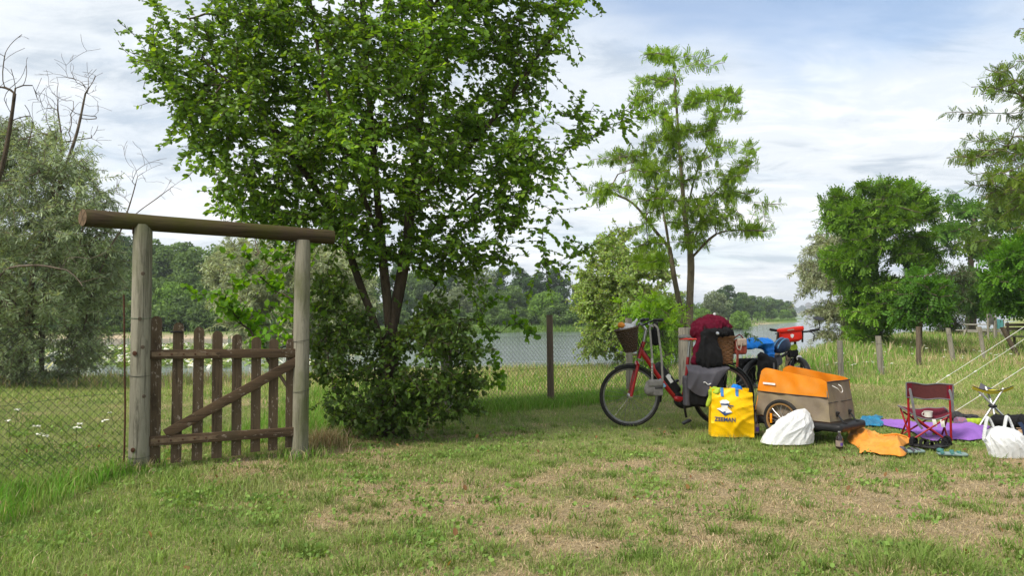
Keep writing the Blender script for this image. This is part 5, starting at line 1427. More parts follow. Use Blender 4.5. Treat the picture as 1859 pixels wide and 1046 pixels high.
soft_obj('body', [s_ell((0.02, 0.02, 0.03), (0.17, 0.13, 0.11)), s_ell((-0.11, 0.03, 0.06), (0.13, 0.12, 0.09)), s_ell((0.12, 0.05, -0.02), (0.11, 0.10, 0.09)), s_ell((-0.18, 0.02, 0.02), (0.08, 0.11, 0.06)),
                  s_ell((-0.02, 0.0, 0.11), (0.12, 0.09, 0.06)), s_cap((0.10, 0.08, -0.05), (0.20, 0.13, -0.37), 0.055, 0.045), s_cap((0.05, 0.08, -0.03), (0.12, 0.13, -0.2), 0.05, 0.04)], 0.0105, M_FLEECE, fl, 0.018, (0.020, (14, 12, 9), 12))
m = MB(); m.tube([(0.075, 0.13, 0.06), (0.085, 0.145, 0.0), (0.065, 0.15, -0.06)], 0.006, 6); m.build('zip', M_BLACK, fl)
wt_, o = on1('white_cap', 'white bottle cap peeking out on top of the burgundy fleece', 'bottle', 1295, 577, 0)
m = MB(); m.tube([(0.05, 0, -0.03), (-0.02, 0, 0.005), (-0.035, 0, 0.045)], [0.022, 0.02, 0.014], 10); m.build('cap', M_WHITE, wt_)
bj, o = on1('black_jacket', 'black jacket hanging down over the side of the rear wicker basket', 'jacket', 1282, 632, 0.19)
soft_obj('body', [s_box((0.0, 0, 0.0), (0.095, 0.035, 0.20), 0.03, rot_xyz(6, 8, 0)), s_ell((0.09, 0.0, -0.08), (0.075, 0.05, 0.15), rot_xyz(0, -10, 0)), s_ell((-0.02, 0.02, -0.12), (0.11, 0.05, 0.11)), s_ell((-0.10, -0.09, 0.17), (0.18, 0.11, 0.055), rot_xyz(0, -8, 0)), s_ell((-0.19, -0.08, 0.19), (0.07, 0.07, 0.045))], 0.011, M_BLACKC, bj, 0.05, (0.013, (26, 16, 7), 9))
m = MB(); m.lathe([(0.02, 0), (0.017, 0.012), (0.001, 0.016)], 10, (-0.06, 0.05, 0.165), (0, 1, 0.2)); m.build('toggle', M_CHROME, bj)
hg, o = on1('handbag', 'small beige and red-brown leather handbag behind the wicker basket', 'bag', 1342, 630, 0.06)
soft_obj('body', [s_box((0, 0, -0.01), (0.075, 0.05, 0.085), 0.025)], 0.010, M_LEATHER, hg, 0.02, (0.004, 20, 2))
soft_obj('flap', [s_box((-0.01, 0.02, 0.045), (0.06, 0.042, 0.045), 0.02)], 0.009, M_BEIGE, hg, 0.02, (0.003, 22, 3))
m = MB(); m.tube(catmull([(0.06, 0.05, 0.06), (0.05, 0.075, -0.03), (0.02, 0.078, -0.04), (0.0, 0.07, 0.05)], 0.02), 0.006, 6); m.build('handle', M_BEIGE, hg)
m = MB(); m.tube(catmull([(-0.05, 0, 0.08), (0.0, 0.0, 0.13), (0.06, 0.0, 0.09)], 0.02), 0.007, 6); m.build('top_handle', M_FLEECE, hg)
sg = thing('leafy_sprig', 'dark green feathery sprig drooping behind the handbag', 'sprig', tuple(w1(1347, 618, -0.1)), 0)
rng = np.random.default_rng(91)
P, par, T = grow(rng, [[(0, 0, -0.08), (0.05, 0, 0.04), (0.14, 0, 0.06), (0.24, -0.02, 0.0)]], [(0.20, -0.05, -0.03), (0.12, 0.06, 0.02), (0.10, -0.06, 0.05), (0.28, 0.02, -0.05), (0.17, 0.05, -0.02)], 0.03, -9)
r_, cnt, main = radii(P, par, 0.003, 0.0012); V, F = branch_mesh(P, par, T, r_, main, 4); mesh_np('stem', V, F, M_BARK_DARK, sg)
b_, t_ = leaf_spots(rng, P, par, r_, 0.1, 260); V, F, nv = leaf_arrays(rng, b_, t_, TPL_NARROW, 0.045, droop=0.5); o = mesh_np('leaves', V, F, M_LEAF, sg, col=leaf_cols(rng, len(b_), nv, [(0.04, 0.10, 0.02), (0.06, 0.14, 0.025)]))

# ---- black touring bike
F1 = np.array((4.02, 10.25, 0)); R1 = np.array((3.20, 9.65, 0))
fw = nrm(F1 - R1); yaw2 = math.atan2(fw[1], fw[0]); mid2 = (F1 + R1) / 2; W2 = np.linalg.norm(F1 - R1) / 2
bike2 = thing('black_bicycle', 'black touring bicycle with red handlebar bag standing behind the trailer', 'bicycle', tuple(mid2), yaw2)
Rw = 0.34
fc = np.array((W2, 0, Rw)); rc = np.array((-W2, 0, Rw))
ST = rad(-122)                                  # the front wheel and bars are turned towards the camera
sf = np.array((math.cos(ST), math.sin(ST), 0)); ss = np.array((-math.sin(ST), math.cos(ST), 0))
head = np.array((W2 - 0.13, 0, 0.0))
fcs = head + np.array((0, 0, Rw)) + sf * 0.06
wheel(bike2, fcs, Rw, 0.026, M_RIM, 24, tuple(ss)); wheel(bike2, rc, Rw, 0.026, M_RIM, 28, hub_r=0.036)
fender(bike2, fcs, Rw + 0.018, 0.034, rad(25), rad(180), M_BLACK, tuple(sf))
fender(bike2, rc, Rw + 0.018, 0.032, rad(15), rad(200), M_BLACK)
bbk = np.array((-0.06, 0, 0.29)); hd0 = head + (-0.0, 0, 0.66); hd1 = head + (-0.03, 0, 0.84); stp = np.array((-0.22, 0, 0.74))
m = MB(); m.tube([hd0, hd1], 0.024, 10); m.tube(catmull([hd0 + (0, 0, 0.04), bbk + (0.12, 0, 0.10), bbk], 0.05), 0.030, 10); m.tube([hd1 - (0, 0, 0.04), stp - (0, 0, 0.10)], 0.019, 10); m.tube([bbk, stp], 0.018, 10)
for s in (-1, 1):
    m.tube([bbk + (0, 0.04 * s, 0), rc + (0, 0.065 * s, 0)], 0.011, 8); m.tube([stp - (0, -0.02 * s, 0.1), rc + (0, 0.065 * s, 0)], 0.009, 8)
m.build('frame', M_BLACKM, bike2)
m = MB(); m.bar(bbk + (0.16, -0.034, 0.19), bbk + (0.24, -0.034, 0.30), 0.003, 0.03); m.build('pink_decal', pm('pink_decal', (0.55, 0.08, 0.16)), bike2)
m = MB()
for s in (-1, 1): m.tube([hd0 + ss * 0.065 * s, fcs + ss * 0.065 * s + (0, 0, 0.0)], 0.017, 9)
m.tube([hd0 - ss * 0.075, hd0 + ss * 0.075], 0.02, 9); m.build('fork', M_BLACKM, bike2)
m = MB()
for s in (-1, 1): m.tube([hd0 + ss * 0.065 * s - (0, 0, 0.02), hd0 + ss * 0.065 * s - (0, 0, 0.14)], 0.0185, 9)
m.build('fork_stanchion', M_CHROME, bike2)
bc = hd1 + np.array((0, 0, 0.20)) + sf * 0.03
m = MB(); m.tube([hd1, hd1 + (0, 0, 0.16), bc], 0.017, 9); m.build('stem', M_BLACKM, bike2)
m = MB(); m.tube(catmull([bc - ss * 0.33 - sf * 0.05 + (0, 0, 0.02), bc - ss * 0.15, bc, bc + ss * 0.15, bc + ss * 0.33 - sf * 0.05 + (0, 0, 0.03)], 0.04), 0.013, 9); hb2 = m.build('handlebar', M_BLACKM, bike2)
for s in (-1, 1):
    m = MB(); m.tube([bc + ss * 0.21 * s - sf * 0.015 + (0, 0, 0.01), bc + ss * 0.35 * s - sf * 0.05 + (0, 0, 0.03)], 0.018, 10); m.build('grip', M_BLACK, hb2)
    m = MB(); m.tube(catmull([bc + ss * 0.17 * s + sf * 0.03, bc + ss * 0.22 * s + sf * 0.07 - (0, 0, 0.03), bc + ss * 0.20 * s + sf * 0.09 - (0, 0, 0.13)], 0.03), 0.0075, 6); m.tube(catmull([bc + ss * 0.17 * s + sf * 0.03, bc + ss * 0.24 * s + sf * 0.06 - (0, 0, 0.0), bc + ss * 0.32 * s + sf * 0.05 - (0, 0, 0.03)], 0.03), 0.006, 6); m.build('brake_lever', M_BLACK, hb2)
e1 = bc + ss * 0.35 - sf * 0.05 + (0, 0, 0.03)
m = MB(); m.tube([e1, e1 + ss * 0.015 + (0, 0, 0.03), e1 + ss * 0.0 + (0, 0, 0.12)], 0.007, 7); mir = m.build('mirror_arm', M_BLACK, bike2)
m = MB(); uu, vv, dd = frame_of(nrm(-sf * 0.6 - np.array((0, 0, 0.9))), (0, 0, 1))
m.lathe([(0.001, 0.018), (0.05, 0.014), (0.066, 0.0), (0.062, -0.006), (0.001, -0.006)], 24, e1 + np.array((0, 0, 0.15)), dd)
m.V = [tuple((np.array(v) - e1 - (0, 0, 0.15)) * (1.15, 1.15, 0.72) + e1 + (0, 0, 0.15)) for v in m.V]; m.build('mirror', M_BLACK, mir)
m = MB(); m.lathe([(0.001, -0.03), (0.03, -0.025), (0.042, 0.0), (0.042, 0.012)], 20, hd0 + sf * 0.07 + (0, 0, 0.02), sf); hl = m.build('headlight', M_CHROME, bike2)
m = MB(); m.lathe([(0.040, 0.011), (0.030, 0.018), (0.001, 0.022)], 20, hd0 + sf * 0.07 + (0, 0, 0.02), sf); m.build('lens', M_GLASSL, hl)
m = MB(); m.tube([stp - (0, 0, 0.02), stp + (-0.03, 0, 0.12)], 0.013, 9); m.build('seat_post', M_CHROME, bike2)
soft_obj('saddle', [s_ell(stp + (-0.07, 0, 0.14), (0.09, 0.08, 0.03)), s_ell(stp + (0.06, 0, 0.14), (0.09, 0.03, 0.02))], 0.012, M_BLACK, bike2, 0.03)
m = MB()
for s in (-1, 1):
    m.tube([(-0.28, 0.06 * s, 0.70), (-W2 - 0.16, 0.065 * s, 0.70)], 0.007, 7); m.tube([(-W2 - 0.05, 0.065 * s, 0.70), rc + (0, 0.075 * s, 0)], 0.006, 7)
for q in (0.3, 0.42, 0.54, 0.66): m.tube([(-q, 0.065, 0.70), (-q, -0.065, 0.70)], 0.006, 7)
m.build('rear_rack', M_BLACKM, bike2)
m = MB(); m.tube([bbk + (0, 0.09, 0), bbk + (0, -0.09, 0)], 0.02, 10); m.lathe([(0.09, -0.003), (0.09, 0.003), (0.06, 0.003), (0.06, -0.003), (0.09, -0.003)], 32, bbk + (0, -0.055, 0), (0, 1, 0)); m.bar(bbk + (0, -0.09, 0), bbk + (0.10, -0.095, -0.13), 0.014, 0.024, 0.003, (0, 1, 0)); ck = m.build('crank', M_BLACKM, bike2)
m = MB(); m.box(bbk + (0.10, -0.15, -0.135), (0.09, 0.09, 0.02), None, 0.004); m.build('pedal', M_BLACK, ck)
m = MB(); m.box(rc + (0.0, -0.075, -0.06), (0.04, 0.02, 0.10), rot_xyz(0, 20, 0), 0.005); m.lathe([(0.05, -0.01), (0.05, 0.01), (0.02, 0.012), (0.02, -0.012), (0.05, -0.01)], 20, rc + (0, -0.05, 0), (0, 1, 0)); m.build('derailleur', M_CHROME, bike2)
BM2 = np.array(mat_of(bike2))
def on2(name, label, cat, p):
    p = np.array(p, float)
    return thing(name, label, cat, tuple(BM2[:3, :3] @ p + BM2[:3, 3]), yaw2)
rb = on2('handlebar_bag', 'bright red roll-top handlebar bag on the black bicycle', 'bag', bc + sf * 0.10 - ss * 0.13 - (0, 0, 0.02))
rotb = np.stack([ss, -sf * -1.0, np.array((0, 0, 1.0))], 1)
def rbT(V): return V @ np.stack([ss, sf, np.array((0, 0, 1.0))])
tilt = rot_xyz(0, -7, 0)
soft_obj('body', [s_box((0, 0, -0.03), (0.155, 0.055, 0.075), 0.03, tilt), s_box((0.0, 0.0, -0.06), (0.12, 0.05, 0.06), 0.03, tilt)], 0.011, M_REDBAG, rb, 0.03, (0.003, 14, 4), T=rbT)
soft_obj('lid', [s_box((0, 0.012, 0.05), (0.17, 0.062, 0.032), 0.022, tilt)], 0.010, M_REDBAG, rb, 0.02, (0.002, 14, 5), T=rbT)
m = MB(); m.poly([(-0.025, 0.02), (-0.02, -0.01), (0, -0.028), (0.02, -0.01), (0.025, 0.02), (0, 0.028)], lambda x, z: x * ss + (z - 0.035) * np.array((0, 0, 1)) + sf * 0.060, sf * 0.003); m.build('shield_mark', M_WHITE, rb)
m = MB(); m.bar(-0.07 * ss + sf * 0.077 + (0, 0, 0.045), 0.02 * ss + sf * 0.077 + (0, 0, 0.056), 0.003, 0.016); m.build('name_strip', M_BEIGE, rb)
m = MB(); m.bar(0.166 * ss + sf * 0.02 + (0, 0, 0.10), 0.170 * ss + sf * 0.0 + (0, 0, -0.12), 0.03, 0.018, 0.004, tuple(ss)); m.build('side_buckle', M_BLACK, rb); m = MB(); m.bar(-0.168 * ss + (0, 0, 0.02), -0.172 * ss + (0, 0, -0.10), 0.03, 0.014, 0.004, tuple(ss)); m.build('side_buckle', M_BLACK, rb)
hm = on2('cycle_helmet', 'dark blue vented cycle helmet hung on the black bicycle', 'helmet', stp + (0.10, -0.10, 0.11))
hr = rot_xyz(12, -22, 0)
soft_obj('shell', [s_ell((0, 0, 0), (0.15, 0.105, 0.11), hr)], 0.010, M_HELM, hm, 0.02, cut=lambda p: -((p @ hr)[..., 2] + 0.035))
for q_ in (-0.055, 0.0, 0.055):
    soft_obj('vent', [s_ell(np.array((0.05 * k_, q_, 0.098 - 0.02 * abs(q_) / 0.055 - 0.03 * abs(k_))) @ hr.T, (0.03, 0.011, 0.016), hr) for k_ in (-1.4, 0.2, 1.5)], 0.007, M_BLACK, hm, 0.002)
m = MB()
for s in (-0.03, 0.03): m.tube([np.array((0.148 * math.cos(a), s, 0.106 * math.sin(a))) @ hr.T for a in np.linspace(0.35, 2.75, 14)], 0.008, 6)
m.build('rib', M_HELMB, hm)
m = MB(); m.tube(catmull([(0.06, -0.09, -0.03), (0.05, -0.10, -0.14), (0.0, -0.08, -0.18), (-0.06, -0.09, -0.05)], 0.03), 0.005, 6); m.build('chin_strap', M_BLACK, hm)
fb_ = on2('frame_bag', 'lime and black bag strapped to the top tube of the black bicycle', 'bag', hd1 + (-0.09, -0.02, -0.05))
soft_obj('lower', [s_box((0, 0, -0.045), (0.095, 0.035, 0.055), 0.025)], 0.010, M_BLACKC, fb_, 0.02, (0.003, 20, 1))
soft_obj('upper', [s_box((0.0, 0, 0.03), (0.085, 0.033, 0.04), 0.025, rot_xyz(0, -12, 0))], 0.010, M_LIME, fb_, 0.02, (0.003, 20, 2))
sb = on2('saddle_bag', 'dark grey bag strapped below the saddle of the black bicycle', 'bag', stp + (0.04, -0.03, -0.10))
soft_obj('body', [s_box((0, 0, 0), (0.13, 0.05, 0.07), 0.03, rot_xyz(0, -20, 0))], 0.012, M_GREYC, sb, 0.02, (0.006, 14, 3))
bl = on2('blue_jacket', 'bright blue rain jacket draped over the saddle of the black bicycle', 'jacket', stp + (-0.30, -0.02, 0.17))
soft_obj('body', [s_ell((-0.08, 0, 0.0), (0.19, 0.12, 0.06)), s_ell((0.08, -0.02, -0.01), (0.15, 0.11, 0.07)), s_ell((-0.2, -0.02, -0.04), (0.09, 0.09, 0.05)), s_box((0.12, -0.08, -0.11), (0.075, 0.035, 0.13), 0.03, rot_xyz(0, -12, 0)), s_ell((0.17, -0.06, -0.10), (0.06, 0.05, 0.10))], 0.012, M_BLUET, bl, 0.04, (0.018, 10, 6))
bp = on2('pannier_bag', 'black roll pannier on the near side of the black bicycle', 'bag', (-W2 - 0.02, -0.16, 0.54))
soft_obj('body', [s_box((0, 0, -0.03), (0.15, 0.07, 0.19), 0.05), s_ell((-0.06, 0.0, 0.17), (0.12, 0.06, 0.07), rot_xyz(0, 25, 0)), s_ell((0.10, 0.01, 0.13), (0.09, 0.06, 0.07))], 0.014, M_BLACKC, bp, 0.04, (0.012, 11, 7))
m = MB(); m.bar((0.02, -0.085, 0.12), (0.04, -0.085, -0.15), 0.004, 0.022, up=(0, 1, 0)); m.build('strap', M_GREYTRIM, bp)
m = MB(); m.lathe([(0.022, 0), (0.020, 0.006), (0.001, 0.008)], 14, (-0.10, -0.072, 0.03), (0, -1, 0)); m.build('reflector', M_REFL, bp)
bp2 = on2('pannier_bag', 'black roll pannier on the far side of the black bicycle', 'bag', (-W2 - 0.02, 0.16, 0.54))
soft_obj('body', [s_box((0, 0, -0.03), (0.15, 0.07, 0.19), 0.05)], 0.016, M_BLACKC, bp2, 0.04, (0.012, 11, 8))

# ------------------------------------------------------------------ trailer
rl = np.array((3.13, 7.30, 0)); rdir = nrm((0.66, -0.75, 0)); rgt = np.array((0.75, 0.66, 0))
LT, WT = 0.82, 0.55
tl_o = rl - rdir * LT / 2 + rgt * WT / 2
tyaw = math.atan2(rdir[1], rdir[0])               # local +x = rear of the trailer, local +y = far side
trl = thing('cargo_trailer', 'orange and taupe two-wheeled bicycle cargo trailer, open on top', 'trailer', tuple(tl_o), tyaw)
x0, x1, y0, y1 = -LT / 2, LT / 2, -WT / 2, WT / 2
zb, zm = 0.22, 0.465
def top_z(t): return 0.725 - 0.10 * t          # t 0 front .. 1 rear
def inset(z): return 0.07 * (z - zb) / 0.48
def side_panel(ys, name, za, zf, mat, par, bulge=0.02):
    sg = -1 if ys < 0 else 1
    def f(i, j):
        t = i; a, b = za(t), zf(t)
        z = a + (b - a) * j; ins = inset(z)
        x = x0 + ins * 0.9 + (x1 - x0 - ins * 1.6) * t
        w = bulge * math.sin(math.pi * t) * math.sin(math.pi * (0.15 + 0.7 * (z - zb) / 0.5)) + 0.009 * math.sin(13 * t + 9 * z) * math.sin(7 * z * 3 + 5 * t) + 0.004 * math.sin(29 * t + 16 * z)
        return (x, ys - sg * ins * 0.55 + sg * w, z)
    m = MB(); m.sheet(f, 26, 8, 0.008, (0, -sg, 0)); return m.build(name, mat, par)
def end_panel(xs, name, za, zf, mat, par, bulge=0.015):
    sg = -1 if xs < 0 else 1
    def f(i, j):
        z = za + (zf - za) * j; ins = inset(z)
        y = (y0 + ins * 0.55) + (y1 - y0 - ins * 1.1) * i
        w = bulge * math.sin(math.pi * i) * (1 if sg > 0 else 0.4) - 0.02 * math.exp(-((i - 0.35) / 0.2) ** 2) * j + 0.004 * math.sin(23 * i + 11 * z)
        return (xs - sg * ins * (0.7 if sg > 0 else 0.9) + sg * w, y, z)
    m = MB(); m.sheet(f, 18, 8, 0.008, (-sg, 0, 0)); return m.build(name, mat, par)
rnd = lambda t: 0.05 * (1 - min(1, t / 0.10)) ** 2 + 0.02 * (1 - min(1, (1 - t) / 0.08)) ** 2
for ys in (y0, y1):
    sp = side_panel(ys, 'side_panel', lambda t: zb, lambda t: zm - 0.01 * t, M_TAUPE, trl)
    side_panel(ys, 'side_flap', lambda t: zm - 0.01 * t + 0.002, lambda t: top_z(t) - rnd(t), M_ORANGE, trl)
    sg = -1 if ys < 0 else 1
    m = MB(); m.tube([(x0 + inset(zm) * 0.9 + (x1 - x0 - inset(zm) * 1.6) * t, ys - sg * inset(zm) * 0.55 + sg * (0.02 * math.sin(math.pi * t) * math.sin(math.pi * 0.49) + 0.006), zm - 0.01 * t) for t in np.linspace(0, 1, 27)], 0.006, 6); m.build('piping', M_PIPING, sp)
end_panel(x0, 'front_panel', zb, 0.64, M_ORANGE, trl)
rp = end_panel(x1, 'rear_panel', zb, top_z(1) - 0.02, M_TAUPE, trl)
m = MB(); m.tube([(x1 - inset(0.605) * 0.7 + 0.015 * math.sin(math.pi * i) - 0.02 * math.exp(-((i - 0.35) / 0.2) ** 2) + 0.003, (y0 + inset(0.56) * 0.55) + (y1 - y0 - inset(0.56) * 1.1) * i, 0.607) for i in np.linspace(0, 1, 16)], 0.007, 6); m.build('rim_tape', M_PIPING, rp)
m = MB(); m.tube([(x1 - inset(0.43) * 0.7 + 0.015 * math.sin(math.pi * i) - 0.012 * math.exp(-((i - 0.35) / 0.2) ** 2) + 0.004, (y0 + inset(0.43) * 0.55) + (y1 - y0 - inset(0.43) * 1.1) * i, 0.405) for i in np.linspace(0, 1, 16)], 0.004, 6); m.build('seam', M_PIPING, rp)
m = MB(); m.tube(catmull([(x1 - 0.03, -0.16, 0.57), (x1 + 0.015, -0.14, 0.545), (x1 + 0.02, -0.07, 0.50), (x1 + 0.018, -0.03, 0.515), (x1 + 0.012, -0.05, 0.56), (x1 - 0.02, -0.04, 0.575)], 0.02), 0.0035, 6); m.build('elastic_loop', M_CORD, rp)
m = MB(); m.bar((x0 + 0.10, y0 + 0.009, 0.555), (x0 + 0.245, y0 - 0.003, 0.552), 0.003, 0.020); m.build('reflective_strip', M_WHITE, trl)
m = MB(); m.box((0.05, 0, 0.185), (LT - 0.02, WT - 0.03, 0.02)); m.build('floor', M_PIPING, trl)
soft_obj('tray', [s_box((0.045, 0, 0.165), (LT / 2 + 0.075, WT / 2 + 0.015, 0.042), 0.035)], 0.018, M_BLACK, trl, 0.02, (0.0015, 12, 2))
for y in (-0.14, 0.13):
    m = MB(); P = [(x1 - 0.008, y, 0.31), (x1 + 0.03, y, 0.27), (x1 + 0.07, y, 0.214), (x1 + 0.112, y, 0.21)]
    for a, b in zip(P[:-1], P[1:]): m.bar(a, b, 0.026, 0.006, up=(0, 0, 1))
    m.box((x1 + 0.012, y, 0.29), (0.025, 0.035, 0.05), rot_xyz(0, 25, 0), 0.004); m.build('buckle_strap', M_BLACK, trl)
for s in (-1, 1):
    w_ = wheel(trl, (-0.07, s * (WT / 2 + 0.055), 0.203), 0.203, 0.020, M_BRONZE, 16, hub_r=0.026, hub_w=0.06, spoke_mat=M_CHROME)
    m = MB(); m.bar((-0.115, 0, -0.05), (-0.115, 0, 0.05), 0.02, 0.022, 0.004, (1, 0, 0)); m.build('spoke_reflector', M_REFL, w_)
m = MB(); m.tube([(x0 + 0.02, 0.16, 0.17), (x0 - 0.16, 0.17, 0.19), (x0 - 0.42, 0.19, 0.30)], 0.018, 10); m.build('tow_arm', M_BLACKM, trl)
m = MB(); m.tube([(-0.07, -WT / 2 - 0.05, 0.203), (-0.07, WT / 2 + 0.05, 0.203)], 0.01, 8); m.build('axle', M_BLACKM, trl)

# ------------------------------------------------------------------ yellow shopping bag
yb = gnd(1328, 791)
bag = thing('shopping_bag', 'bulging yellow shopping bag with navy lettering leaning on the red bicycle', 'bag', tuple(yb), rad(-10))
def yfront(x, z):
    b = 0.075 * (1 - (x / 0.25) ** 2) * math.sin(math.pi * min(1, max(0, 0.12 + z / 0.62)))
    return -(0.085 + b) + 0.012 * math.sin(14 * x + 5 * z) * math.sin(9 * z + 2) + 0.007 * math.sin(31 * z + 8 * x) * (0.3 + z) - (0.2 + 0.8 * min(1, max(abs(x + 0.08) / 0.13, abs(z - 0.27) / 0.16) ** 4)) * 0.016 * (1 - abs(math.sin(13 * x - 17 * z + 2 * math.sin(8 * z)))) ** 3 - (0.2 + 0.8 * min(1, max(abs(x + 0.08) / 0.13, abs(z - 0.27) / 0.16) ** 4)) * 0.014 * (1 - abs(math.sin(9 * x + 21 * z + 1.5 * math.sin(11 * x)))) ** 3 * (1.2 - 1.5 * z)
Wb, Hb = 0.215, 0.50
def edge(z): return Wb * (1.0 + 0.05 * math.sin(6 * z + 1)) * (0.96 + 0.05 * z)
def fr_(i, j):
    z = Hb * j; x = (2 * i - 1) * edge(z)
    zt = z - 0.03 * j * max(0, (i - 0.75)) * 4 - 0.012 * math.sin(9 * i) * j
    return (x, yfront(x, z) * (1 if 0 < i < 1 else 1), zt)
m = MB(); m.grid(fr_, 26, 28); m.build('front_panel', M_YELLOW, bag)
def sd_(sx):
    def f(i, j):
        z = Hb * j; x = sx * edge(z); ya = yfront(x, z); y = ya + (0.17 - ya) * i
        zz_ = z - (0.03 * j if sx > 0 else 0) - 0.012 * math.sin(9 * (1 if sx > 0 else 0)) * j
        return (x + sx * 0.02 * math.sin(math.pi * i) - sx * 0.05 * j * math.sin(math.pi * i), y, zz_ - 0.02 * j * math.sin(math.pi * i))
    return f
m = MB(); m.grid(sd_(1), 10, 28); m.build('side_panel', M_YELLOW, bag); m = MB(); m.grid(sd_(-1), 10, 28); m.build('side_panel', M_YELLOW, bag)
m = MB(); m.grid(lambda i, j: ((2 * i - 1) * edge(Hb * j), 0.17 + 0.02 * math.sin(9 * i + 7 * j), Hb * j * 0.97), 14, 14); m.build('back_panel', M_YELLOW, bag)
m = MB(); m.grid(lambda i, j: ((2 * i - 1) * edge(0), yfront((2 * i - 1) * edge(0), 0) * (1 - j) + 0.17 * j, 0.001), 8, 8); m.build('base', M_YELLOW, bag)
soft_obj('stuffing', [s_ell((0, 0.03, 0.43), (0.18, 0.10, 0.055)), s_ell((-0.15, -0.02, 0.46), (0.08, 0.10, 0.05)), s_cap((-0.18, -0.03, 0.47), (-0.245, -0.03, 0.32), 0.04, 0.025)], 0.012, M_LIME, bag, 0.03, (0.010, 18, 2))
soft_obj('blue_cloth', [s_ell((0.06, 0.0, 0.485), (0.06, 0.05, 0.05)), s_ell((0.03, -0.02, 0.50), (0.03, 0.03, 0.05))], 0.010, M_BLUET, bag, 0.03, (0.008, 22, 3))
for x in (-0.105, 0.045):
    m = MB()
    for z0_ in range(5):
        za = 0.425 + 0.017 * z0_; m.bar((x, yfront(x, za) - 0.006, za), (x, yfront(x, za + 0.017) - 0.006, za + 0.0175), 0.03, 0.004, up=(0, 1, 0))
    m.build('handle_tab', M_BLUEH, bag)
def letters(txt, size, bold, sx=1.0):
    cu = bpy.data.curves.new('lettering', 'FONT'); cu.body = txt; cu.size = size; cu.offset = bold; cu.align_x = 'CENTER'; cu.resolution_u = 3
    o = bpy.data.objects.new('lettering', cu); COL.objects.link(o)
    bpy.context.view_layer.update()
    me = bpy.data.meshes.new_from_object(o.evaluated_get(bpy.context.evaluated_depsgraph_get()))
    bpy.data.objects.remove(o); bpy.data.curves.remove(cu)
    bm = bmesh.new(); bm.from_mesh(me); bmesh.ops.triangulate(bm, faces=bm.faces[:]); bmesh.ops.subdivide_edges(bm, edges=bm.edges[:], cuts=2, use_grid_fill=True)
    V = np.array([v.co[:] for v in bm.verts]); bm.verts.index_update(); F = [[v.index for v in f.verts] for f in bm.faces]; bm.free()
    bpy.data.meshes.remove(me)
    V[:, 0] *= sx
    return V, F
def print_on_bag(name, V, F, cx, cz, mat, lift=0.007):
    me = MB(); me.add([(cx + v[0], yfront(cx + v[0], cz + v[1]) - lift, cz + v[1] - 0.0) for v in V], F); return me.build(name, mat, bag, False)
V, F = letters('ZEEMAN', 0.060, 0.0014, 0.90)
print_on_bag('lettering', V, F, -0.080, 0.168, M_BLUEP)
def sub_poly(pts, n=8):
    """polygon as a fan, densified so that it follows the bag"""
    P = np.array(pts, float); c = P.mean(0); Q = []
    for a, b in zip(P, np.roll(P, -1, 0)):
        for t in np.arange(n) / n: Q.append(a + (b - a) * t)
    Q = np.array(Q); k = len(Q); V = [c]; F = []
    for ring in range(1, 5):
        V += list(c + (Q - c) * ring / 4)
    for i in range(k): F.append((0, 1 + i, 1 + (i + 1) % k))
    for r_ in range(3):
        for i in range(k): F.append((1 + r_ * k + i, 1 + (r_ + 1) * k + i, 1 + (r_ + 1) * k + (i + 1) % k, 1 + r_ * k + (i + 1) % k))
    return np.array(V), F
ex, ez = -0.085, 0.295
for (nm, pts, mat, lift) in [('emblem_collar', [(-0.075, -0.0), (0, -0.062), (0.075, -0.03), (0.035, 0.012), (-0.02, 0.02)], M_WHITE, 0.005), ('emblem_edge', [(-0.078, 0.0), (0, -0.068), (0.078, -0.03), (0.0, -0.058)], M_BLUEP, 0.006), ('emblem_tie', [(-0.013, -0.025), (0.013, -0.025), (0, -0.06)], M_BLUEP, 0.0075),
                             ('emblem_face', [(-0.03, 0.015), (-0.018, -0.02), (0.012, -0.02), (0.03, 0.015), (0.032, 0.05), (-0.03, 0.05)], M_WHITE, 0.0065), ('emblem_band', [(-0.036, 0.042), (0.036, 0.042), (0.04, 0.062), (0, 0.076), (-0.038, 0.062)], M_BLUEP, 0.008),
                             ('emblem_cap', [(-0.042, 0.058), (0.042, 0.06), (0.048, 0.078), (0.02, 0.096), (-0.02, 0.096), (-0.046, 0.078)], M_WHITE, 0.0085), ('emblem_ribbon', [(0.034, 0.05), (0.09, 0.04), (0.086, 0.030), (0.038, 0.04)], M_BLUEP, 0.0085), ('emblem_ribbon', [(0.034, 0.046), (0.072, 0.012), (0.064, 0.008), (0.032, 0.036)], M_BLUEP, 0.0088)]:
    V, F = sub_poly(pts); print_on_bag(nm, V, F, ex, ez, mat, lift + 0.002)

# ------------------------------------------------------------------ bottles
def bottle(label, p, h, r, sc=1.0):
    t = thing('bottle', label, 'bottle', tuple(p))
    m = MB(); m.lathe([(0.001, 0.0), (r * 0.95, 0.0), (r, 0.01 * sc), (r, h * 0.58), (r * 0.9, h * 0.66), (r * 0.42, h * 0.80), (r * 0.36, h * 0.93)], 24); m.build('glass', M_AMBER, t)
    m = MB(); m.lathe([(r * 0.40, h * 0.93), (r * 0.42, h * 0.935), (r * 0.42, h * 0.99), (r * 0.36, h), (0.001, h)], 18); m.build('cap', M_BLACK, t)
    m = MB(); m.lathe([(r + 0.0012, h * 0.14), (r + 0.0012, h * 0.48)], 24); m.build('label', M_LABEL, t)
    m = MB(); m.lathe([(r + 0.0022, h * 0.20), (r + 0.0022, h * 0.36)], 8, (0, 0, 0), (0, 0, 1), rad(-100), rad(-50)); m.build('label_patch', M_VIOLET, t)
    return t
bottle('tall dark brown bottle with tan label beside the yellow bag', gnd(1371, 792), 0.275, 0.042)
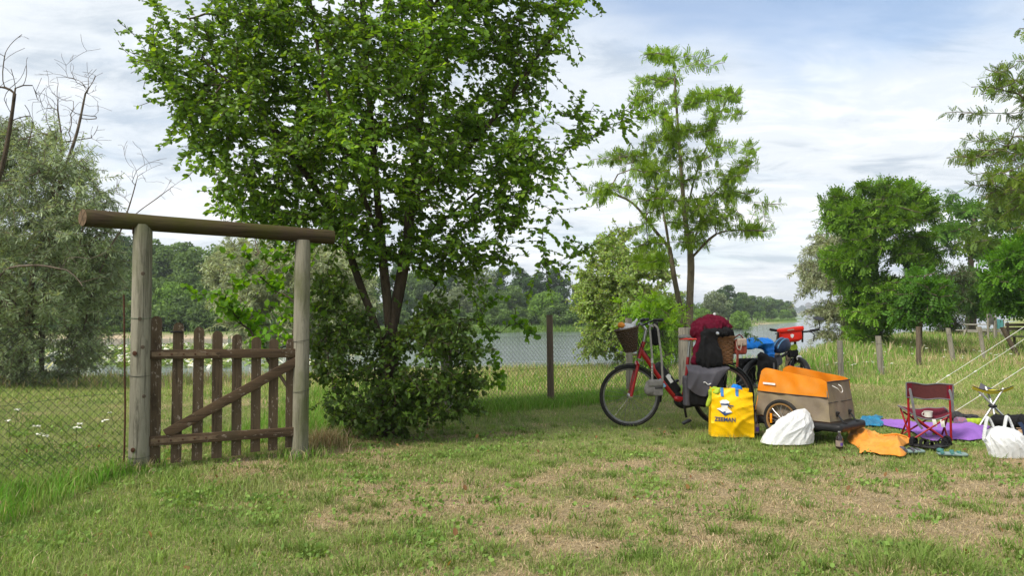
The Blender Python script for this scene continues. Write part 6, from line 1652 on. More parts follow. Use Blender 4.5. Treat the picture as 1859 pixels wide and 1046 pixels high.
t = bottle('small dark bottle with pale cap standing before the trailer', gnd(1524, 815), 0.165, 0.033)
for c in t.children:
    if c.name.startswith('cap'): c.data.materials.clear(); c.data.materials.append(M_CHROME)

# ------------------------------------------------------------------ white plastic bags
wbp = gnd(1432, 806)
t = thing('plastic_bag', 'crumpled white plastic bag slumped in front of the trailer wheel', 'plastic bag', tuple(wbp))
def drape(name, par, base, apex, prof, folds_n, amp, seed, mat=M_PLBAG, na=170, nt_=64):
    """a slumped bag: base outline base(a) drawn up to a pinched apex, creased along the pull"""
    rg = np.random.default_rng(seed); ph = rg.uniform(0, 6.28, 8); ap = np.array(apex, float)
    V = []; F = []
    for i in range(nt_ + 1):
        t = i / nt_
        for k in range(na):
            a = 2 * math.pi * k / na
            b = np.array((*base(a), 0.0)); s_ = t ** prof[0]
            s_ = s_ * 0.86 + 0.14 * max(0.0, (t - 0.9) / 0.1) ** 2
            p = b + (ap * (1, 1, 0) - b) * s_; p[2] = ap[2] * (t ** prof[1]) * (1 + 0.10 * math.sin(2 * a + ph[7]) * t * (1 - t))
            out = nrm(b + 1e-6)
            fo = 0
            for q, fn in enumerate(folds_n):
                fo += (1 - abs(math.sin(fn * a * 0.5 + ph[q] + 1.5 * math.sin(4.6 * t + ph[q + 3]) + 0.5 * math.sin(3 * a + q)))) ** 2.0 / (1 + 0.35 * q)
            cr = 0.5 * (1 - abs(math.sin(17 * p[0] + 23 * p[2] + 2 * math.sin(13 * p[1] + 9 * p[2] + ph[6])))) ** 2
            cr += 0.55 * (1 - abs(math.sin(31 * p[0] - 37 * p[2] + 2.4 * math.sin(21 * p[1] - 17 * p[2] + ph[5])))) ** 3
            e = math.sin(math.pi * min(1, 0.10 + t * 0.92)) ** 0.6
            p = p + out * (prof[2] * math.sin(math.pi * t) + amp * (fo - 0.5 + 0.25 * cr) * e * (1 - 0.5 * t))
            p[2] = max(p[2] + 0.3 * amp * fo * e, 0.002)
            V.append(p)
    for i in range(nt_):
        for k in range(na):
            k2 = (k + 1) % na; F.append((i * na + k, i * na + k2, (i + 1) * na + k2, (i + 1) * na + k))
    m = MB(); m.add(V, F); return m.build(name, mat, par, ang=170)
drape('film', t, lambda a: (-0.02 + 0.25 * math.cos(a) * (1 + 0.10 * math.sin(3 * a + 1)), 0.03 + 0.13 * math.sin(a) * (1 + 0.12 * math.cos(2 * a))), (0.19, 0.07, 0.34), (0.85, 0.78, 0.035), (7, 11, 17), 0.027, 5)
rng = np.random.default_rng(5); m = MB()
wbp2 = gnd(1822, 829)
t = thing('carrier_bag', 'white carrier bag with two handles full of things at the right edge', 'plastic bag', tuple(wbp2))
drape('film', t, lambda a: (0.04 + 0.165 * math.cos(a) * (1 + 0.08 * math.sin(3 * a + 2)), 0.0 + 0.12 * math.sin(a)), (-0.02, 0.03, 0.27), (1.5, 0.62, 0.05), (7, 11, 17), 0.027, 9)
for (xa, xb, hh) in ((-0.165, -0.06, 0.35), (0.01, 0.115, 0.36)):
    m = MB(); P = catmull([(xa, 0.02, 0.15), (xa + 0.015, 0.02, 0.25), ((xa + xb) / 2 - 0.01, 0.02, hh), (xb - 0.015, 0.03, 0.28), (xb + 0.01, 0.03, 0.19)], 0.02)
    for i in range(len(P) - 1): m.bar(P[i], P[i + 1] + (P[i + 1] - P[i]) * 0.1, 0.012, 0.034, 0.003, up=(0, 1, 0.3))
    m.build('handle', M_PLBAG, t)
t = thing('cardboard_box', 'brown cardboard box with black strap cut by the right edge', 'box', tuple(gnd(1884, 826)), rad(-28))
m = MB(); m.box((0, 0, 0.11), (0.30, 0.22, 0.22), bev=0.004); m.build('carton', M_CARD, t)
m = MB(); m.box((-0.155, 0, 0.11), (0.008, 0.03, 0.23)); m.box((-0.10, -0.114, 0.12), (0.11, 0.006, 0.03), rot_xyz(0, 35, 0)); m.box((-0.02, 0, 0.224), (0.30, 0.03, 0.006)); m.build('strap', M_BLACKC, t)
t = thing('black_strap', 'black webbing strap lying over the carrier bag at the right edge', 'strap', tuple(gnd(1843, 826)))
m = MB(); P = catmull([(0.02, -0.04, 0.30), (0.025, -0.09, 0.24), (0.02, -0.12, 0.14), (0.045, -0.13, 0.06)], 0.02)
for i in range(len(P) - 1): m.bar(P[i], P[i + 1], 0.004, 0.036, up=(1, 0, 0.2))
m.build('webbing', M_HELM, t)

# ------------------------------------------------------------------ cloths on the ground
def ground_cloth(name, label, cat, px_quad, hfun, mat, nu=54, nv=34, seed=1, edge_j=0.03):
    Q = [gnd(*p) for p in px_quad]            # near-left, near-right, far-right, far-left
    c = sum(Q) / 4; c[2] = 0
    t = thing(name, label, cat, tuple(c))
    rg = np.random.default_rng(seed); ph = rg.uniform(0, 6.28, 8)
    def f(i, j):
        p = (Q[0] * (1 - i) + Q[1] * i) * (1 - j) + (Q[3] * (1 - i) + Q[2] * i) * j - c
        e = min(i, 1 - i, j, 1 - j)
        jx = edge_j * (math.sin(9 * j + ph[0]) + 0.6 * math.sin(17 * i + ph[1])); jy = edge_j * (math.sin(8 * i + ph[2]) + 0.7 * math.sin(15 * i + ph[3]))
        w = 1 - min(1, e * 5)
        x = p[0] + jx * w; y = p[1] + jy * w
        rise = min(1, e * 7) ** 0.6
        return (x, y, 0.028 + float(ground_z(c[0] + x, c[1] + y)) + rise * hfun(i, j, x, y))
    m = MB(); m.sheet(f, nu, nv, 0.004, (0, 0, -1)); m.build('cloth', mat, t)
    return t
def folds(x, y, s, a, seed):
    v = 0
    for k in range(4):
        A = math.sin(seed * 3.1 + k * 1.7); B = math.cos(seed * 2.3 + k * 2.9)
        v += (1 - abs(math.sin(s * (1 + 0.6 * k) * (A * x + B * y) + 1.6 * math.sin(s * 0.7 * (B * x - A * y) + k)))) ** 2 / (1 + 0.6 * k)
    return a * v
oc = ground_cloth('orange_cover', 'faded orange trailer cover lying crumpled on the grass', 'cover', [(1550, 822), (1640, 829), (1655, 800), (1525, 779)],
             lambda i, j, x, y: folds(x, y, 11, 0.036, 2) + 0.07 * math.exp(-((i - 0.2) / 0.25) ** 2 - ((j - 0.75) / 0.3) ** 2) + 0.05 * math.exp(-((i - 0.85) / 0.12) ** 2 - ((j - 0.5) / 0.4) ** 2), M_ORANGEP, seed=3)
m = MB(); q = gnd(1630, 812) - np.array(oc.location); m.tube([q + (-0.11, 0.05, 0.105), q + (0.0, 0.02, 0.12), q + (0.09, 0.0, 0.095)], 0.010, 6); m.build('piping', M_ORANGE, oc)
ground_cloth('purple_blanket', 'purple blanket spread in folds behind the red camping chair', 'blanket', [(1700, 803), (1795, 801), (1800, 777), (1592, 766)], lambda i, j, x, y: folds(x, y, 6, 0.035, 5) + 0.05 * math.exp(-((i - 0.7) / 0.25) ** 2), M_PURPLE, 60, 34, 7, 0.04)
ground_cloth('blue_sheet', 'shiny teal-blue plastic sheet folded on the grass right of the trailer', 'sheet', [(1562, 775), (1604, 775), (1600, 757), (1560, 757)], lambda i, j, x, y: folds(x, y, 16, 0.018, 8) + 0.01, M_BLUEBAG, 30, 24, 9, 0.02)
t = thing('black_bag', 'soft black bag lying on the grass behind the stool', 'bag', tuple(gnd(1842, 779)))
soft_obj('body', [s_ell((0.06, 0, 0.08), (0.30, 0.15, 0.085)), s_ell((-0.19, -0.02, 0.09), (0.10, 0.10, 0.07)), s_ell((0.25, 0, 0.05), (0.2, 0.15, 0.06))], 0.014, M_BLACKC, t, 0.05, (0.016, 9, 2), cut=lambda p: -p[..., 2])
t = thing('dark_jacket', 'dark grey jacket dropped on the grass behind the red chair', 'jacket', tuple(gnd(1752, 764)))
soft_obj('body', [s_ell((0.02, 0, 0.03), (0.18, 0.11, 0.045)), s_ell((-0.12, 0, 0.06), (0.07, 0.09, 0.06))], 0.012, pm('charcoal_knit', (0.045, 0.047, 0.05), (0.02, 0.02, 0.022), 60, 0.9), t, 0.04, (0.013, 14, 4), cut=lambda p: -p[..., 2])
t = thing('lime_roll', 'lime green rolled towel lying behind the purple blanket', 'towel', tuple(gnd(1758, 776)))
soft_obj('roll', [s_cap((-0.05, 0, 0.05), (0.14, 0.02, 0.05), 0.05)], 0.010, M_LIME, t, 0.02, (0.006, 16, 3), cut=lambda p: -p[..., 2])
m = MB(); m.lathe([(0.001, 0.0), (0.05, 0.0), (0.056, 0.02), (0.05, 0.10), (0.03, 0.105)], 18, (-0.14, 0, 0.06), (1, 0, 0)); m.build('patterned_end', pm('patterned_print', (0.35, 0.10, 0.14), (0.04, 0.14, 0.22), 55, 0.5), t)

# ------------------------------------------------------------------ folding chair
cb1, cb2 = gnd(1651, 801), gnd(1727, 805)
cx = nrm(cb2 - cb1); cyaw = math.atan2(cx[1], cx[0]); cw = np.linalg.norm(cb2 - cb1)
chair = thing('camping_chair', 'small red folding camping chair with maroon fabric, seen from behind', 'chair', tuple((cb1 + cb2) / 2), cyaw)
hw = cw / 2; SH = 0.285; BH = 0.575; DP = 0.33          # local -y to the camera (back of the chair), +y to its front
legs = [((-hw, 0, 0), (-hw - 0.005, 0.0, BH)), ((hw, 0, 0), (hw - 0.005, 0.0, BH)),
        ((-hw + 0.02, 0.0 + 0.01, 0.0), (-hw - 0.03, DP, SH)), ((hw - 0.02, 0.01, 0.0), (hw - 0.03, DP + 0.02, SH - 0.01)), ((-hw - 0.03, DP, 0.0), (-hw + 0.015, 0.02, SH)), ((hw - 0.03, DP, 0.0), (hw - 0.015, 0.02, SH)),
        ((-hw + 0.03, -0.015, 0.02), (hw - 0.03, 0.0, SH - 0.03)), ((hw - 0.03, -0.012, 0.02), (-hw + 0.03, 0.005, SH - 0.03)), ((-hw - 0.01, DP, 0.02), (hw - 0.05, DP + 0.01, SH - 0.03)), ((hw - 0.05, DP, 0.02), (-hw - 0.01, DP - 0.01, SH - 0.03))]
for i, (a, b) in enumerate(legs):
    m = MB(); m.tube([a, b], 0.0095 if i > 1 else 0.0115, 9); m.build('leg', M_REDTUBE, chair)
def seat_f(i, j):
    x = (2 * i - 1) * (hw + 0.03 * j) - 0.02 * j; y = 0.0 + (DP + 0.02) * j
    sag = 0.07 * math.sin(math.pi * i) ** 0.8 * (1 - 0.75 * j) + 0.035 * math.sin(math.pi * i) * math.sin(math.pi * j) - 0.035 * math.exp(-((i - 0.62) / 0.16) ** 2 - ((j - 0.75) / 0.3) ** 2)
    return (x, y, SH + 0.01 - sag + 0.02 * j * abs(2 * i - 1))
m = MB(); m.sheet(seat_f, 24, 18, 0.005, (0, 0, -1)); seat = m.build('seat', M_MAROON, chair)
m = MB()
for fn in (lambda t: seat_f(t, 0), lambda t: seat_f(t, 1), lambda t: seat_f(0, t), lambda t: seat_f(1, t)): m.tube([np.array(fn(t)) + (0, 0, -0.002) for t in np.linspace(0, 1, 22)], 0.008, 6)
m.build('seat_trim', M_GREYTRIM, seat)
def back_f(i, j):
    x = (2 * i - 1) * (hw + 0.022)
    z = BH - 0.135 + 0.15 * j - 0.012 * math.sin(math.pi * i) * j - 0.012 * math.sin(math.pi * i) * (1 - j) + 0.006 * math.sin(11 * i)
    return (x, -0.016 + 0.045 * math.sin(math.pi * i), z)
m = MB(); m.sheet(back_f, 24, 8, 0.005, (0, 1, 0)); bkr = m.build('backrest', M_MAROONB, chair)
for (a, b) in ((0, 0.13), (0.87, 1)):
    m = MB(); m.sheet(lambda i, j: np.array(back_f(a + (b - a) * i, j)) + (0, -0.004, 0), 6, 6, 0.003, (0, 1, 0)); m.build('end_pocket', M_MAROON, bkr)
m = MB(); rim = [back_f(t, 0) for t in np.linspace(0, 1, 20)] + [back_f(1, t) for t in np.linspace(0, 1, 8)[1:]] + [back_f(t, 1) for t in np.linspace(1, 0, 20)[1:]] + [back_f(0, t) for t in np.linspace(1, 0, 8)[1:-1]]
m.tube(np.array(rim) + (0, -0.001, 0), 0.007, 6, closed=True); m.build('back_trim', M_GREYTRIM, bkr)
for s, P in ((-1, [(-hw + 0.008, -0.026, BH - 0.045), (-hw + 0.03, -0.045, SH + 0.10), (-hw + 0.055, -0.04, SH - 0.06), (-hw + 0.115, -0.03, 0.13)]), (1, [(hw - 0.01, -0.026, BH - 0.045), (hw + 0.008, -0.04, SH + 0.14), (hw + 0.012, -0.03, SH + 0.03)])):
    m = MB(); Q = catmull(P, 0.04)
    for a, b in zip(Q[:-1], Q[1:]): m.bar(a, b, 0.024, 0.004, up=(0, 1, 0))
    m.build('carry_strap', M_GREYTRIM, chair)
    m = MB(); m.lathe([(0.007, 0), (0.005, 0.004), (0.001, 0.005)], 10, P[0], (0, -1, 0)); m.build('rivet', M_CHROME, chair)
for x, w_ in ((0.035, 0.034), (0.105, 0.036)):
    m = MB(); m.sheet(lambda i, j: (x + w_ * (i - 0.5) + 0.012 * (1 - j), -0.006 - 0.008 * math.sin(3 * j), SH - 0.13 + 0.075 * j), 4, 6, 0.001, (0, 1, 0)); m.build('care_label', M_ENAMEL, seat)
cp_ = np.array(mat_of(chair)) @ np.array((0.0, 0.075, SH - 0.045, 1))
t = thing('enamel_cup', 'small cream enamel cup standing on the seat of the red chair', 'cup', tuple(cp_[:3]))
m = MB(); m.lathe([(0.001, 0), (0.036, 0), (0.040, 0.055), (0.043, 0.058), (0.038, 0.056), (0.034, 0.004), (0.001, 0.004)], 24); m.build('bowl', M_ENAMEL, t)
m = MB(); m.torus((-0.045, 0, 0.03), 0.018, 0.004, (0, 1, 0), 16, 6); m.build('handle', M_ENAMEL, t)

# ------------------------------------------------------------------ tripod stool
sp_ = gnd(1803, 777)
st = thing('tripod_stool', 'mustard yellow three-legged folding stool with aluminium legs', 'stool', tuple(sp_))
hubz = 0.245; TH = 0.445
feet = [(-0.16, 0.01, 0.0), (0.245, 0.0, 0.0), (-0.01, -0.08, 0.0)]
for (fx, fy, fz) in feet:
    top = (-fx * 0.92 * (TH - hubz) / hubz, -fy * 1.1 * (TH - hubz) / hubz if fy > -0.05 else 0.13, TH)
    m = MB(); m.tube([(fx, fy, 0), (fx * 0.02, fy * 0.02, hubz), top], 0.0125, 10); m.build('leg', M_ALU, st)
m = MB(); m.torus((0, 0, hubz), 0.030, 0.016, (0, 0, 1), 20, 8); m.build('hub_ring', M_BLACK, st)
tri = [np.array((-0.235, -0.02, TH + 0.025)), np.array((0.225, -0.02, TH + 0.025)), np.array((-0.005, 0.20, TH + 0.035))]
def stool_f(i, j):
    a = tri[0] * (1 - i) + tri[1] * i; p = a * (1 - j) + tri[2] * j
    u_ = (1 - i) * (1 - j); v_ = i * (1 - j); w_ = j
    sag = 0.085 * (1 - (u_ ** 2 + v_ ** 2 + w_ ** 2)) * 1.4
    cc = (tri[0] + tri[1] + tri[2]) / 3
    pull = 0.13 * (1 - (u_ ** 2 + v_ ** 2 + w_ ** 2))
    p = p + (cc - p) * pull * np.array((1, 1, 0))
    return (p[0], p[1], p[2] - sag)
m = MB(); m.sheet(stool_f, 22, 16, 0.005, (0, 0, -1)); sts = m.build('seat', M_STOOL, st)
m = MB(); m.tube([np.array(stool_f(t, 0)) + (0, 0, 0.004) for t in np.linspace(0, 1, 20)], 0.005, 6); m.build('seat_edge', M_PIPING, sts)
m = MB(); m.sheet(lambda i, j: np.array(stool_f(i, 0)) + (0, -0.006 + 0.012 * j, -0.001 - 0.03 * j), 20, 3, 0.004, (0, 1, 0)); m.build('seat_apron', M_STOOL, sts)
m = MB(); m.sheet(lambda i, j: np.array(stool_f(0.5 + (i - 0.5) * 1.0, 0.62 + 0.38 * j)) + (0, 0, 0.006), 8, 8, 0.004, (0, 0, 1)); m.build('corner_pocket', M_GREYC, sts)
for k in (0, 1):
    m = MB(); m.sheet(lambda i, j: np.array(stool_f((0.0 + 0.10 * i) if k == 0 else (0.90 + 0.1 * i), 0.12 * j)) + (0, 0, -0.012), 5, 4, 0.004, (0, 0, -1)); m.build('leg_cup', M_STOOL, sts)

# ------------------------------------------------------------------ footwear
def sandal(name, label, p, ang, L, m_sole, m_strap, tall, seed):
    t = thing(name, label, 'shoe', tuple(p), rad(ang))
    soft_obj('sole', [s_box((0, 0, 0.014), (L / 2, 0.042, 0.013), 0.012), s_ell((L * 0.22, 0, 0.014), (L * 0.3, 0.05, 0.013))], 0.008, m_sole, t, 0.02)
    for x, h in ((L * 0.24, tall * 0.75), (L * 0.0, tall), (-L * 0.34, tall * 1.15)):
        m = MB(); P = [(x + 0.01 * math.sin(a * 2), 0.045 * math.cos(a), 0.018 + h * math.sin(a)) for a in np.linspace(0, math.pi, 11)]
        for a, b in zip(P[:-1], P[1:]): m.bar(a, b, 0.03, 0.005, up=nrm((0, (a[1] + b[1]), (a[2] + b[2] - 0.036) + 0.01)))
        m.build('strap', m_strap, t)
    soft_obj('heel_cup', [s_ell((-L * 0.40, 0, 0.03 + tall * 0.35), (0.028, 0.042, tall * 0.75))], 0.008, m_strap, t, 0.02, cut=lambda q: 0.012 - q[..., 2])
    return t
gz = lambda px, py: gnd(px, py) + np.array((0, 0, float(ground_z(*gnd(px, py)[:2])) + 0.018))
sandal('sandal', 'black sandal in front of the red chair, left one', gz(1676, 815), -48, 0.24, M_BLACK, M_BLACKC, 0.060, 1)
sandal('sandal', 'black sandal in front of the red chair, right one', gz(1712, 815), 218, 0.24, M_BLACK, M_BLACKC, 0.062, 2)
sandal('sandal', 'grey-teal sandal beside the orange cover', gz(1654, 822), 8, 0.23, M_SANDAL, M_GREYC, 0.030, 3)
sandal('sandal', 'grey-teal sandal lying furthest right before the chair', gz(1728, 828), -16, 0.24, M_SANDAL, M_TEAL, 0.030, 4)

# ------------------------------------------------------------------ guy lines
def guy(label, a, b):
    a = np.array(a, float); b = np.array(b, float)
    t = thing('guy_line', label, 'cord', tuple(a), 0, 'white tent guy lines')
    n = 24; m = MB()
    m.tube([(b - a) * t_ - np.array((0, 0, 0.03 * math.sin(math.pi * t_))) for t_ in np.linspace(0, 1, n)], 0.0032, 6); m.build('cord', M_CORD, t)
    q = (b - a) * 0.17 - np.array((0, 0, 0.015)); m = MB(); m.box(q, (0.05, 0.012, 0.018), rot_xyz(0, -25, 0), 0.003); m.build('slider', M_WHITE, t)
    m = MB(); m.tube([(0.03, 0, 0.03), (0.0, 0, 0.005), (-0.03, 0, -0.10)], 0.004, 6); m.build('peg', M_ALU, t)
def far_end(px, py, Y, ext, a):
    q = at(px, py, Y); return a + (q - a) * ext
a = gnd(1720, 756); guy('white guy line rising to the right behind the stool, lowest of three', a, far_end(1859, 663, 9.2, 2.6, a))
a = np.array((*gnd(1655, 724)[:2], 0.0)); guy('white guy line rising from behind the red chair back, highest of three', a, far_end(1859, 590, 11.2, 1.9, a))
a = np.array((*gnd(1722, 706)[:2], 0.0)); guy('white guy line rising to the right, middle one of three', a, far_end(1859, 613, 12.4, 2.1, a))

# ------------------------------------------------------------------ picnic corner in the background
pt_ = at(1785, 620, 37); pz = float(ground_z(pt_[0], 37))
t = thing('picnic_table', 'weathered picnic table with benches under the trees at right', 'picnic table', (pt_[0], 37, pz), rad(8))
for i in range(4):
    m = MB(); m.box((0, -0.28 + 0.19 * i, 0.74), (1.6, 0.17, 0.045), bev=0.005); m.build('top_board', M_TABLEW, t)
for y in (-0.75, 0.75):
    m = MB(); m.box((0, y, 0.44), (1.6, 0.26, 0.045), bev=0.005); m.build('bench_board', M_TABLEW, t)
for x in (-0.6, 0.6):
    for s in (-1, 1):
        m = MB(); m.bar((x, 0.68 * s, 0), (x, 0.25 * s, 0.72), 0.09, 0.05, up=(1, 0, 0)); m.build('leg', M_TABLEW, t)
    m = MB(); m.bar((x + 0.06, -0.85, 0.40), (x + 0.06, 0.85, 0.40), 0.05, 0.09); m.build('cross_beam', M_TABLEW, t)
ib = at(1800, 620, 33); iz = float(ground_z(ib[0], 33))
t = thing('notice_board', 'grey notice board on two wooden posts beside the picnic table', 'board', (ib[0], 33, iz), rad(12))
for x in (-0.17, 0.17):
    m = MB(); m.tube([(x, 0, -0.2), (x, 0, 1.32)], 0.045, 10); m.build('post', M_POST2, t)
m = MB(); m.box((0, -0.01, 1.02), (0.28, 0.04, 0.50), bev=0.005); m.build('panel', M_BOARD, t)
tq = at(1815, 600, 35.5); tz = float(ground_z(tq[0], 35.5))
t = thing('turquoise_tarp', 'small turquoise tarp hanging beside the notice board', 'tarp', (tq[0], 35.5, tz), rad(10))
m = MB(); m.sheet(lambda i, j: (-0.17 + 0.36 * i, 0.03 * math.sin(9 * i + 4 * j), 0.55 + 0.48 * j - 0.06 * i * j), 14, 8, 0.006, (0, 1, 0)); m.build('sheet', M_TURQ, t)
m = MB(); m.tube([(-0.19, 0, -0.1), (-0.19, 0, 1.12)], 0.03, 8); m.tube([(0.21, 0, -0.1), (0.21, 0, 1.0)], 0.03, 8); m.build('pole', M_POST2, t)
bq = at(1858, 610, 27); bz = float(ground_z(bq[0], 27))
t = thing('park_bench', 'dark wooden bench with backrest at the right edge under the locust', 'bench', (bq[0], 27, bz), rad(4))
for z, y in ((0.86, 0.18), (0.72, 0.16)):
    m = MB(); m.box((0, y, z), (1.1, 0.035, 0.10), bev=0.004); m.build('back_slat', M_POSTD, t)
for y in (-0.10, 0.05): 
    m = MB(); m.box((0, y, 0.44), (1.1, 0.13, 0.04), bev=0.004); m.build('seat_slat', M_POST2, t)
for x in (-0.45, 0.45):
    m = MB(); m.bar((x, -0.12, -0.05), (x, -0.12, 0.42), 0.06, 0.06, up=(1, 0, 0)); m.build('leg', M_POSTD, t); m = MB(); m.bar((x, 0.11, -0.05), (x, 0.20, 0.95), 0.06, 0.06, up=(1, 0, 0)); m.build('leg', M_POSTD, t)

# ------------------------------------------------------------------ grass
def blades(rng, x, y, h, w, col, lean=0.5, seg=True, z=None, az=None):
    n = len(x)
    z = ground_z(x, y) if z is None else z
    az = rng.uniform(0, 2 * np.pi, n) if az is None else az
    ln = lean * (0.3 + rng.random(n) * 1.2)
    d = np.stack([np.cos(az), np.sin(az)], 1)
    s = np.stack([-np.sin(az), np.cos(az)], 1)
    rot = rng.uniform(-1.2, 1.2, n)
    sx = s * np.cos(rot)[:, None] + d * np.sin(rot)[:, None]
    b = np.stack([x, y, z - 0.004], 1)
    sd = np.concatenate([sx, np.zeros((n, 1))], 1) * (w / 2)[:, None]
    L = h / np.sqrt(1 + ln * ln * 0.5)
    mid = b + np.stack([d[:, 0] * L * ln * 0.25, d[:, 1] * L * ln * 0.25, L * 0.55], 1)
    tip = b + np.stack([d[:, 0] * L * ln * 0.95, d[:, 1] * L * ln * 0.95, np.maximum(L * (1 - 0.18 * ln), 0.006)], 1)
    if seg:
        V = np.stack([b - sd, b + sd, mid + sd * 0.8, mid - sd * 0.8, tip], 1).reshape(-1, 3)
        o = np.arange(n)[:, None] * 5
        return V, [o + np.array([[0, 1, 2, 3]]), o + np.array([[3, 2, 4]])], np.repeat(col, 5, 0)
    V = np.stack([b - sd, b + sd, tip], 1).reshape(-1, 3)
    o = np.arange(n)[:, None] * 3
    return V, [o + np.array([[0, 1, 2]])], np.repeat(col, 3, 0)
def scatter(rng, y0, y1, dens, side=0.84, pad=1.3):
    A = side * (y1 * y1 - y0 * y0) + 2 * pad * (y1 - y0); n = int(A * dens)
    y = np.sqrt(rng.uniform(y0 * y0, y1 * y1, n)); x = rng.uniform(-1, 1, n) * (side * y + pad)
    return x, y
G_GREEN = np.array((0.155, 0.26, 0.05)); G_LIGHT = np.array((0.27, 0.355, 0.10)); G_DEEP = np.array((0.085, 0.175, 0.034)); G_STRAW = np.array((0.54, 0.445, 0.29)); G_TAN = np.array((0.36, 0.272, 0.168)); G_OLIVE = np.array((0.24, 0.265, 0.11))
def grass_col(rng, x, y, dryv, lush=0.0):
    n = len(x)
    a = rng.random(n)[:, None]; g = G_GREEN * (1 - a) + G_LIGHT * a
    p = fbm(x * 1.7, y * 1.7, 61, 3)
    g = g + (G_DEEP - g) * (smooth(0.55, 0.75, p) * 0.7)[:, None]
    g = g + (G_OLIVE - g) * (smooth(0.5, 0.3, p) * 0.6)[:, None]
    pd = np.clip(0.10 + 0.95 * dryv - lush, 0.03, 0.97)
    isdry = rng.random(n) < pd
    b = rng.random(n)[:, None]; s = G_STRAW * b + G_TAN * (1 - b)
    return np.where(isdry[:, None], s, g) * (0.6 + 0.8 * rng.random(n))[:, None], isdry
def sink(V, F, C, pack):
    pack['V'].append(V); off = pack['o']
    for f in F: pack['F'].setdefault(f.shape[1], []).append(f + off)
    pack['C'].append(C); pack['o'] += len(V)
def new_pack(): return dict(V=[], F={}, C=[], o=0)
def flush(pack, name, label, cat='grass'):
    o = mesh_np(name, np.concatenate(pack['V']), [np.concatenate(v) for v in pack['F'].values()], M_GRASS, col=np.concatenate(pack['C']))
    tag(o, label, cat, None, 'stuff'); print(name, len(o.data.polygons)); return o
rng = np.random.default_rng(301)
pk_ = new_pack()
gpa, gpb = P1, P2
def side_of_gate(x, y): return (x - P1[0]) * (-gdir[1]) + (y - P1[1]) * gdir[0]        # > 0 beyond the gate
f1d = nrm(np.array((-4.55, 4.0, 0)) - P1)
def left_beyond(x, y): return ((x - P1[0]) * (f1d[1]) - (y - P1[1]) * f1d[0] < 0) & (x < P1[0])
for (ya, yb_, dens, hh, ww, seg) in [(3.2, 5.0, 5200, 0.038, 0.0042, True), (5.0, 7.2, 3600, 0.036, 0.0046, True), (7.2, 10.5, 2000, 0.042, 0.0050, False), (10.5, 15, 800, 0.07, 0.009, False), (15, 23, 330, 0.09, 0.016, False), (23, 48, 70, 0.24, 0.035, False)]:
    x, y = scatter(rng, ya, yb_, dens)
    dv = dryness(x, y) * smooth(13, 9.5, y) + smooth(10, 14, y) * (0.30 + 0.35 * smooth(0.4, 0.65, fbm(x * 0.4, y * 0.4, 77, 3)))
    keep = rng.random(len(x)) < np.clip(1.15 - 0.72 * dv, 0.15, 1)
    keep &= y < near_bank(x) + 3
    x, y, dv = x[keep], y[keep], dv[keep]
    c, isd = grass_col(rng, x, y, dv)
    lush = smooth(0.5, 0.75, fbm(x * 0.9, y * 0.9, 88, 3)) * (1 - dv)
    left = smooth(-1.5, -2.8, x) * smooth(6.4, 5.4, y)
    h = hh * (0.5 + rng.random(len(x))) * (1 + 0.9 * lush + 0.4 * left) * np.where(isd, 0.9, 1.0)
    lean = np.where(isd, 1.6, 0.75)
    V, F, C = blades(rng, x, y, h, np.full(len(x), ww) * (0.7 + 0.6 * rng.random(len(x))), c, lean, seg)
    sink(V, F, C, pk_)
flush(pk_, 'lawn_grass', 'short worn lawn grass, half green and half dry, in the foreground')

# straw lying flat in the bare patches
pk_ = new_pack()
x, y = scatter(rng, 3.2, 8.0, 900); dv = dryness(x, y); k_ = rng.random(len(x)) < smooth(0.15, 0.6, dv); x, y = x[k_], y[k_]
b = rng.random(len(x))[:, None]
V, F, C = blades(rng, x, y, 0.045 * (0.5 + rng.random(len(x))), np.full(len(x), 0.0032), (G_STRAW * 1.1 * b + G_TAN * (1 - b)), 5.0, True, z=ground_z(x, y) + 0.006); sink(V, F, C, pk_)
flush(pk_, 'dry_straw', 'loose dry straw scattered over the bare patches of the lawn')

# green tufts in the dry lawn
pk_ = new_pack()
spots = [(1110, 975, 1.0), (945, 868, 0.9), (1305, 965, 1.1), (1215, 968, 0.8), (985, 968, 0.9), (1100, 905, 0.9), (1040, 890, 0.7), (590, 915, 1.0), (700, 985, 1.1), (735, 1030, 1.3), (900, 1000, 1.1), (820, 1020, 1.2), (1160, 1010, 1.2), (1665, 1025, 2.3), (1590, 1035, 1.8), (1740, 1035, 1.7), (1480, 1030, 1.3), (1350, 930, 1.0), (655, 990, 1.0), (430, 1000, 1.2), (560, 1000, 1.2), (640, 1035, 1.2), (1010, 1030, 1.1), (1395, 830, 0.8), (1700, 940, 1.0), (1800, 935, 1.0), (1250, 890, 0.8), (880, 885, 0.8), (690, 920, 0.8), (790, 830, 0.8), (1850, 1010, 1.4), (1420, 1000, 1.0), (745, 990, 0.9)]
for (px, py, s) in spots:
    g = gnd(px, py); spots_n = int(60 * s)
    xx = g[0] + rng.normal(0, 0.05 * s, spots_n); yy = g[1] + rng.normal(0, 0.045 * s, spots_n)
    c = (G_GREEN * 0.8 + (G_LIGHT - G_GREEN) * rng.random((spots_n, 1)) * 0.9) * (0.8 + 0.4 * rng.random((spots_n, 1)))
    az = np.arctan2(yy - g[1], xx - g[0]) + rng.normal(0, 0.6, spots_n)
    V, F, C = blades(rng, xx, yy, 0.075 * s ** 0.6 * (0.5 + rng.random(spots_n)), np.full(spots_n, 0.0065) * (0.7 + 0.6 * rng.random(spots_n)), c, 0.95, True, az=az); sink(V, F, C, pk_)
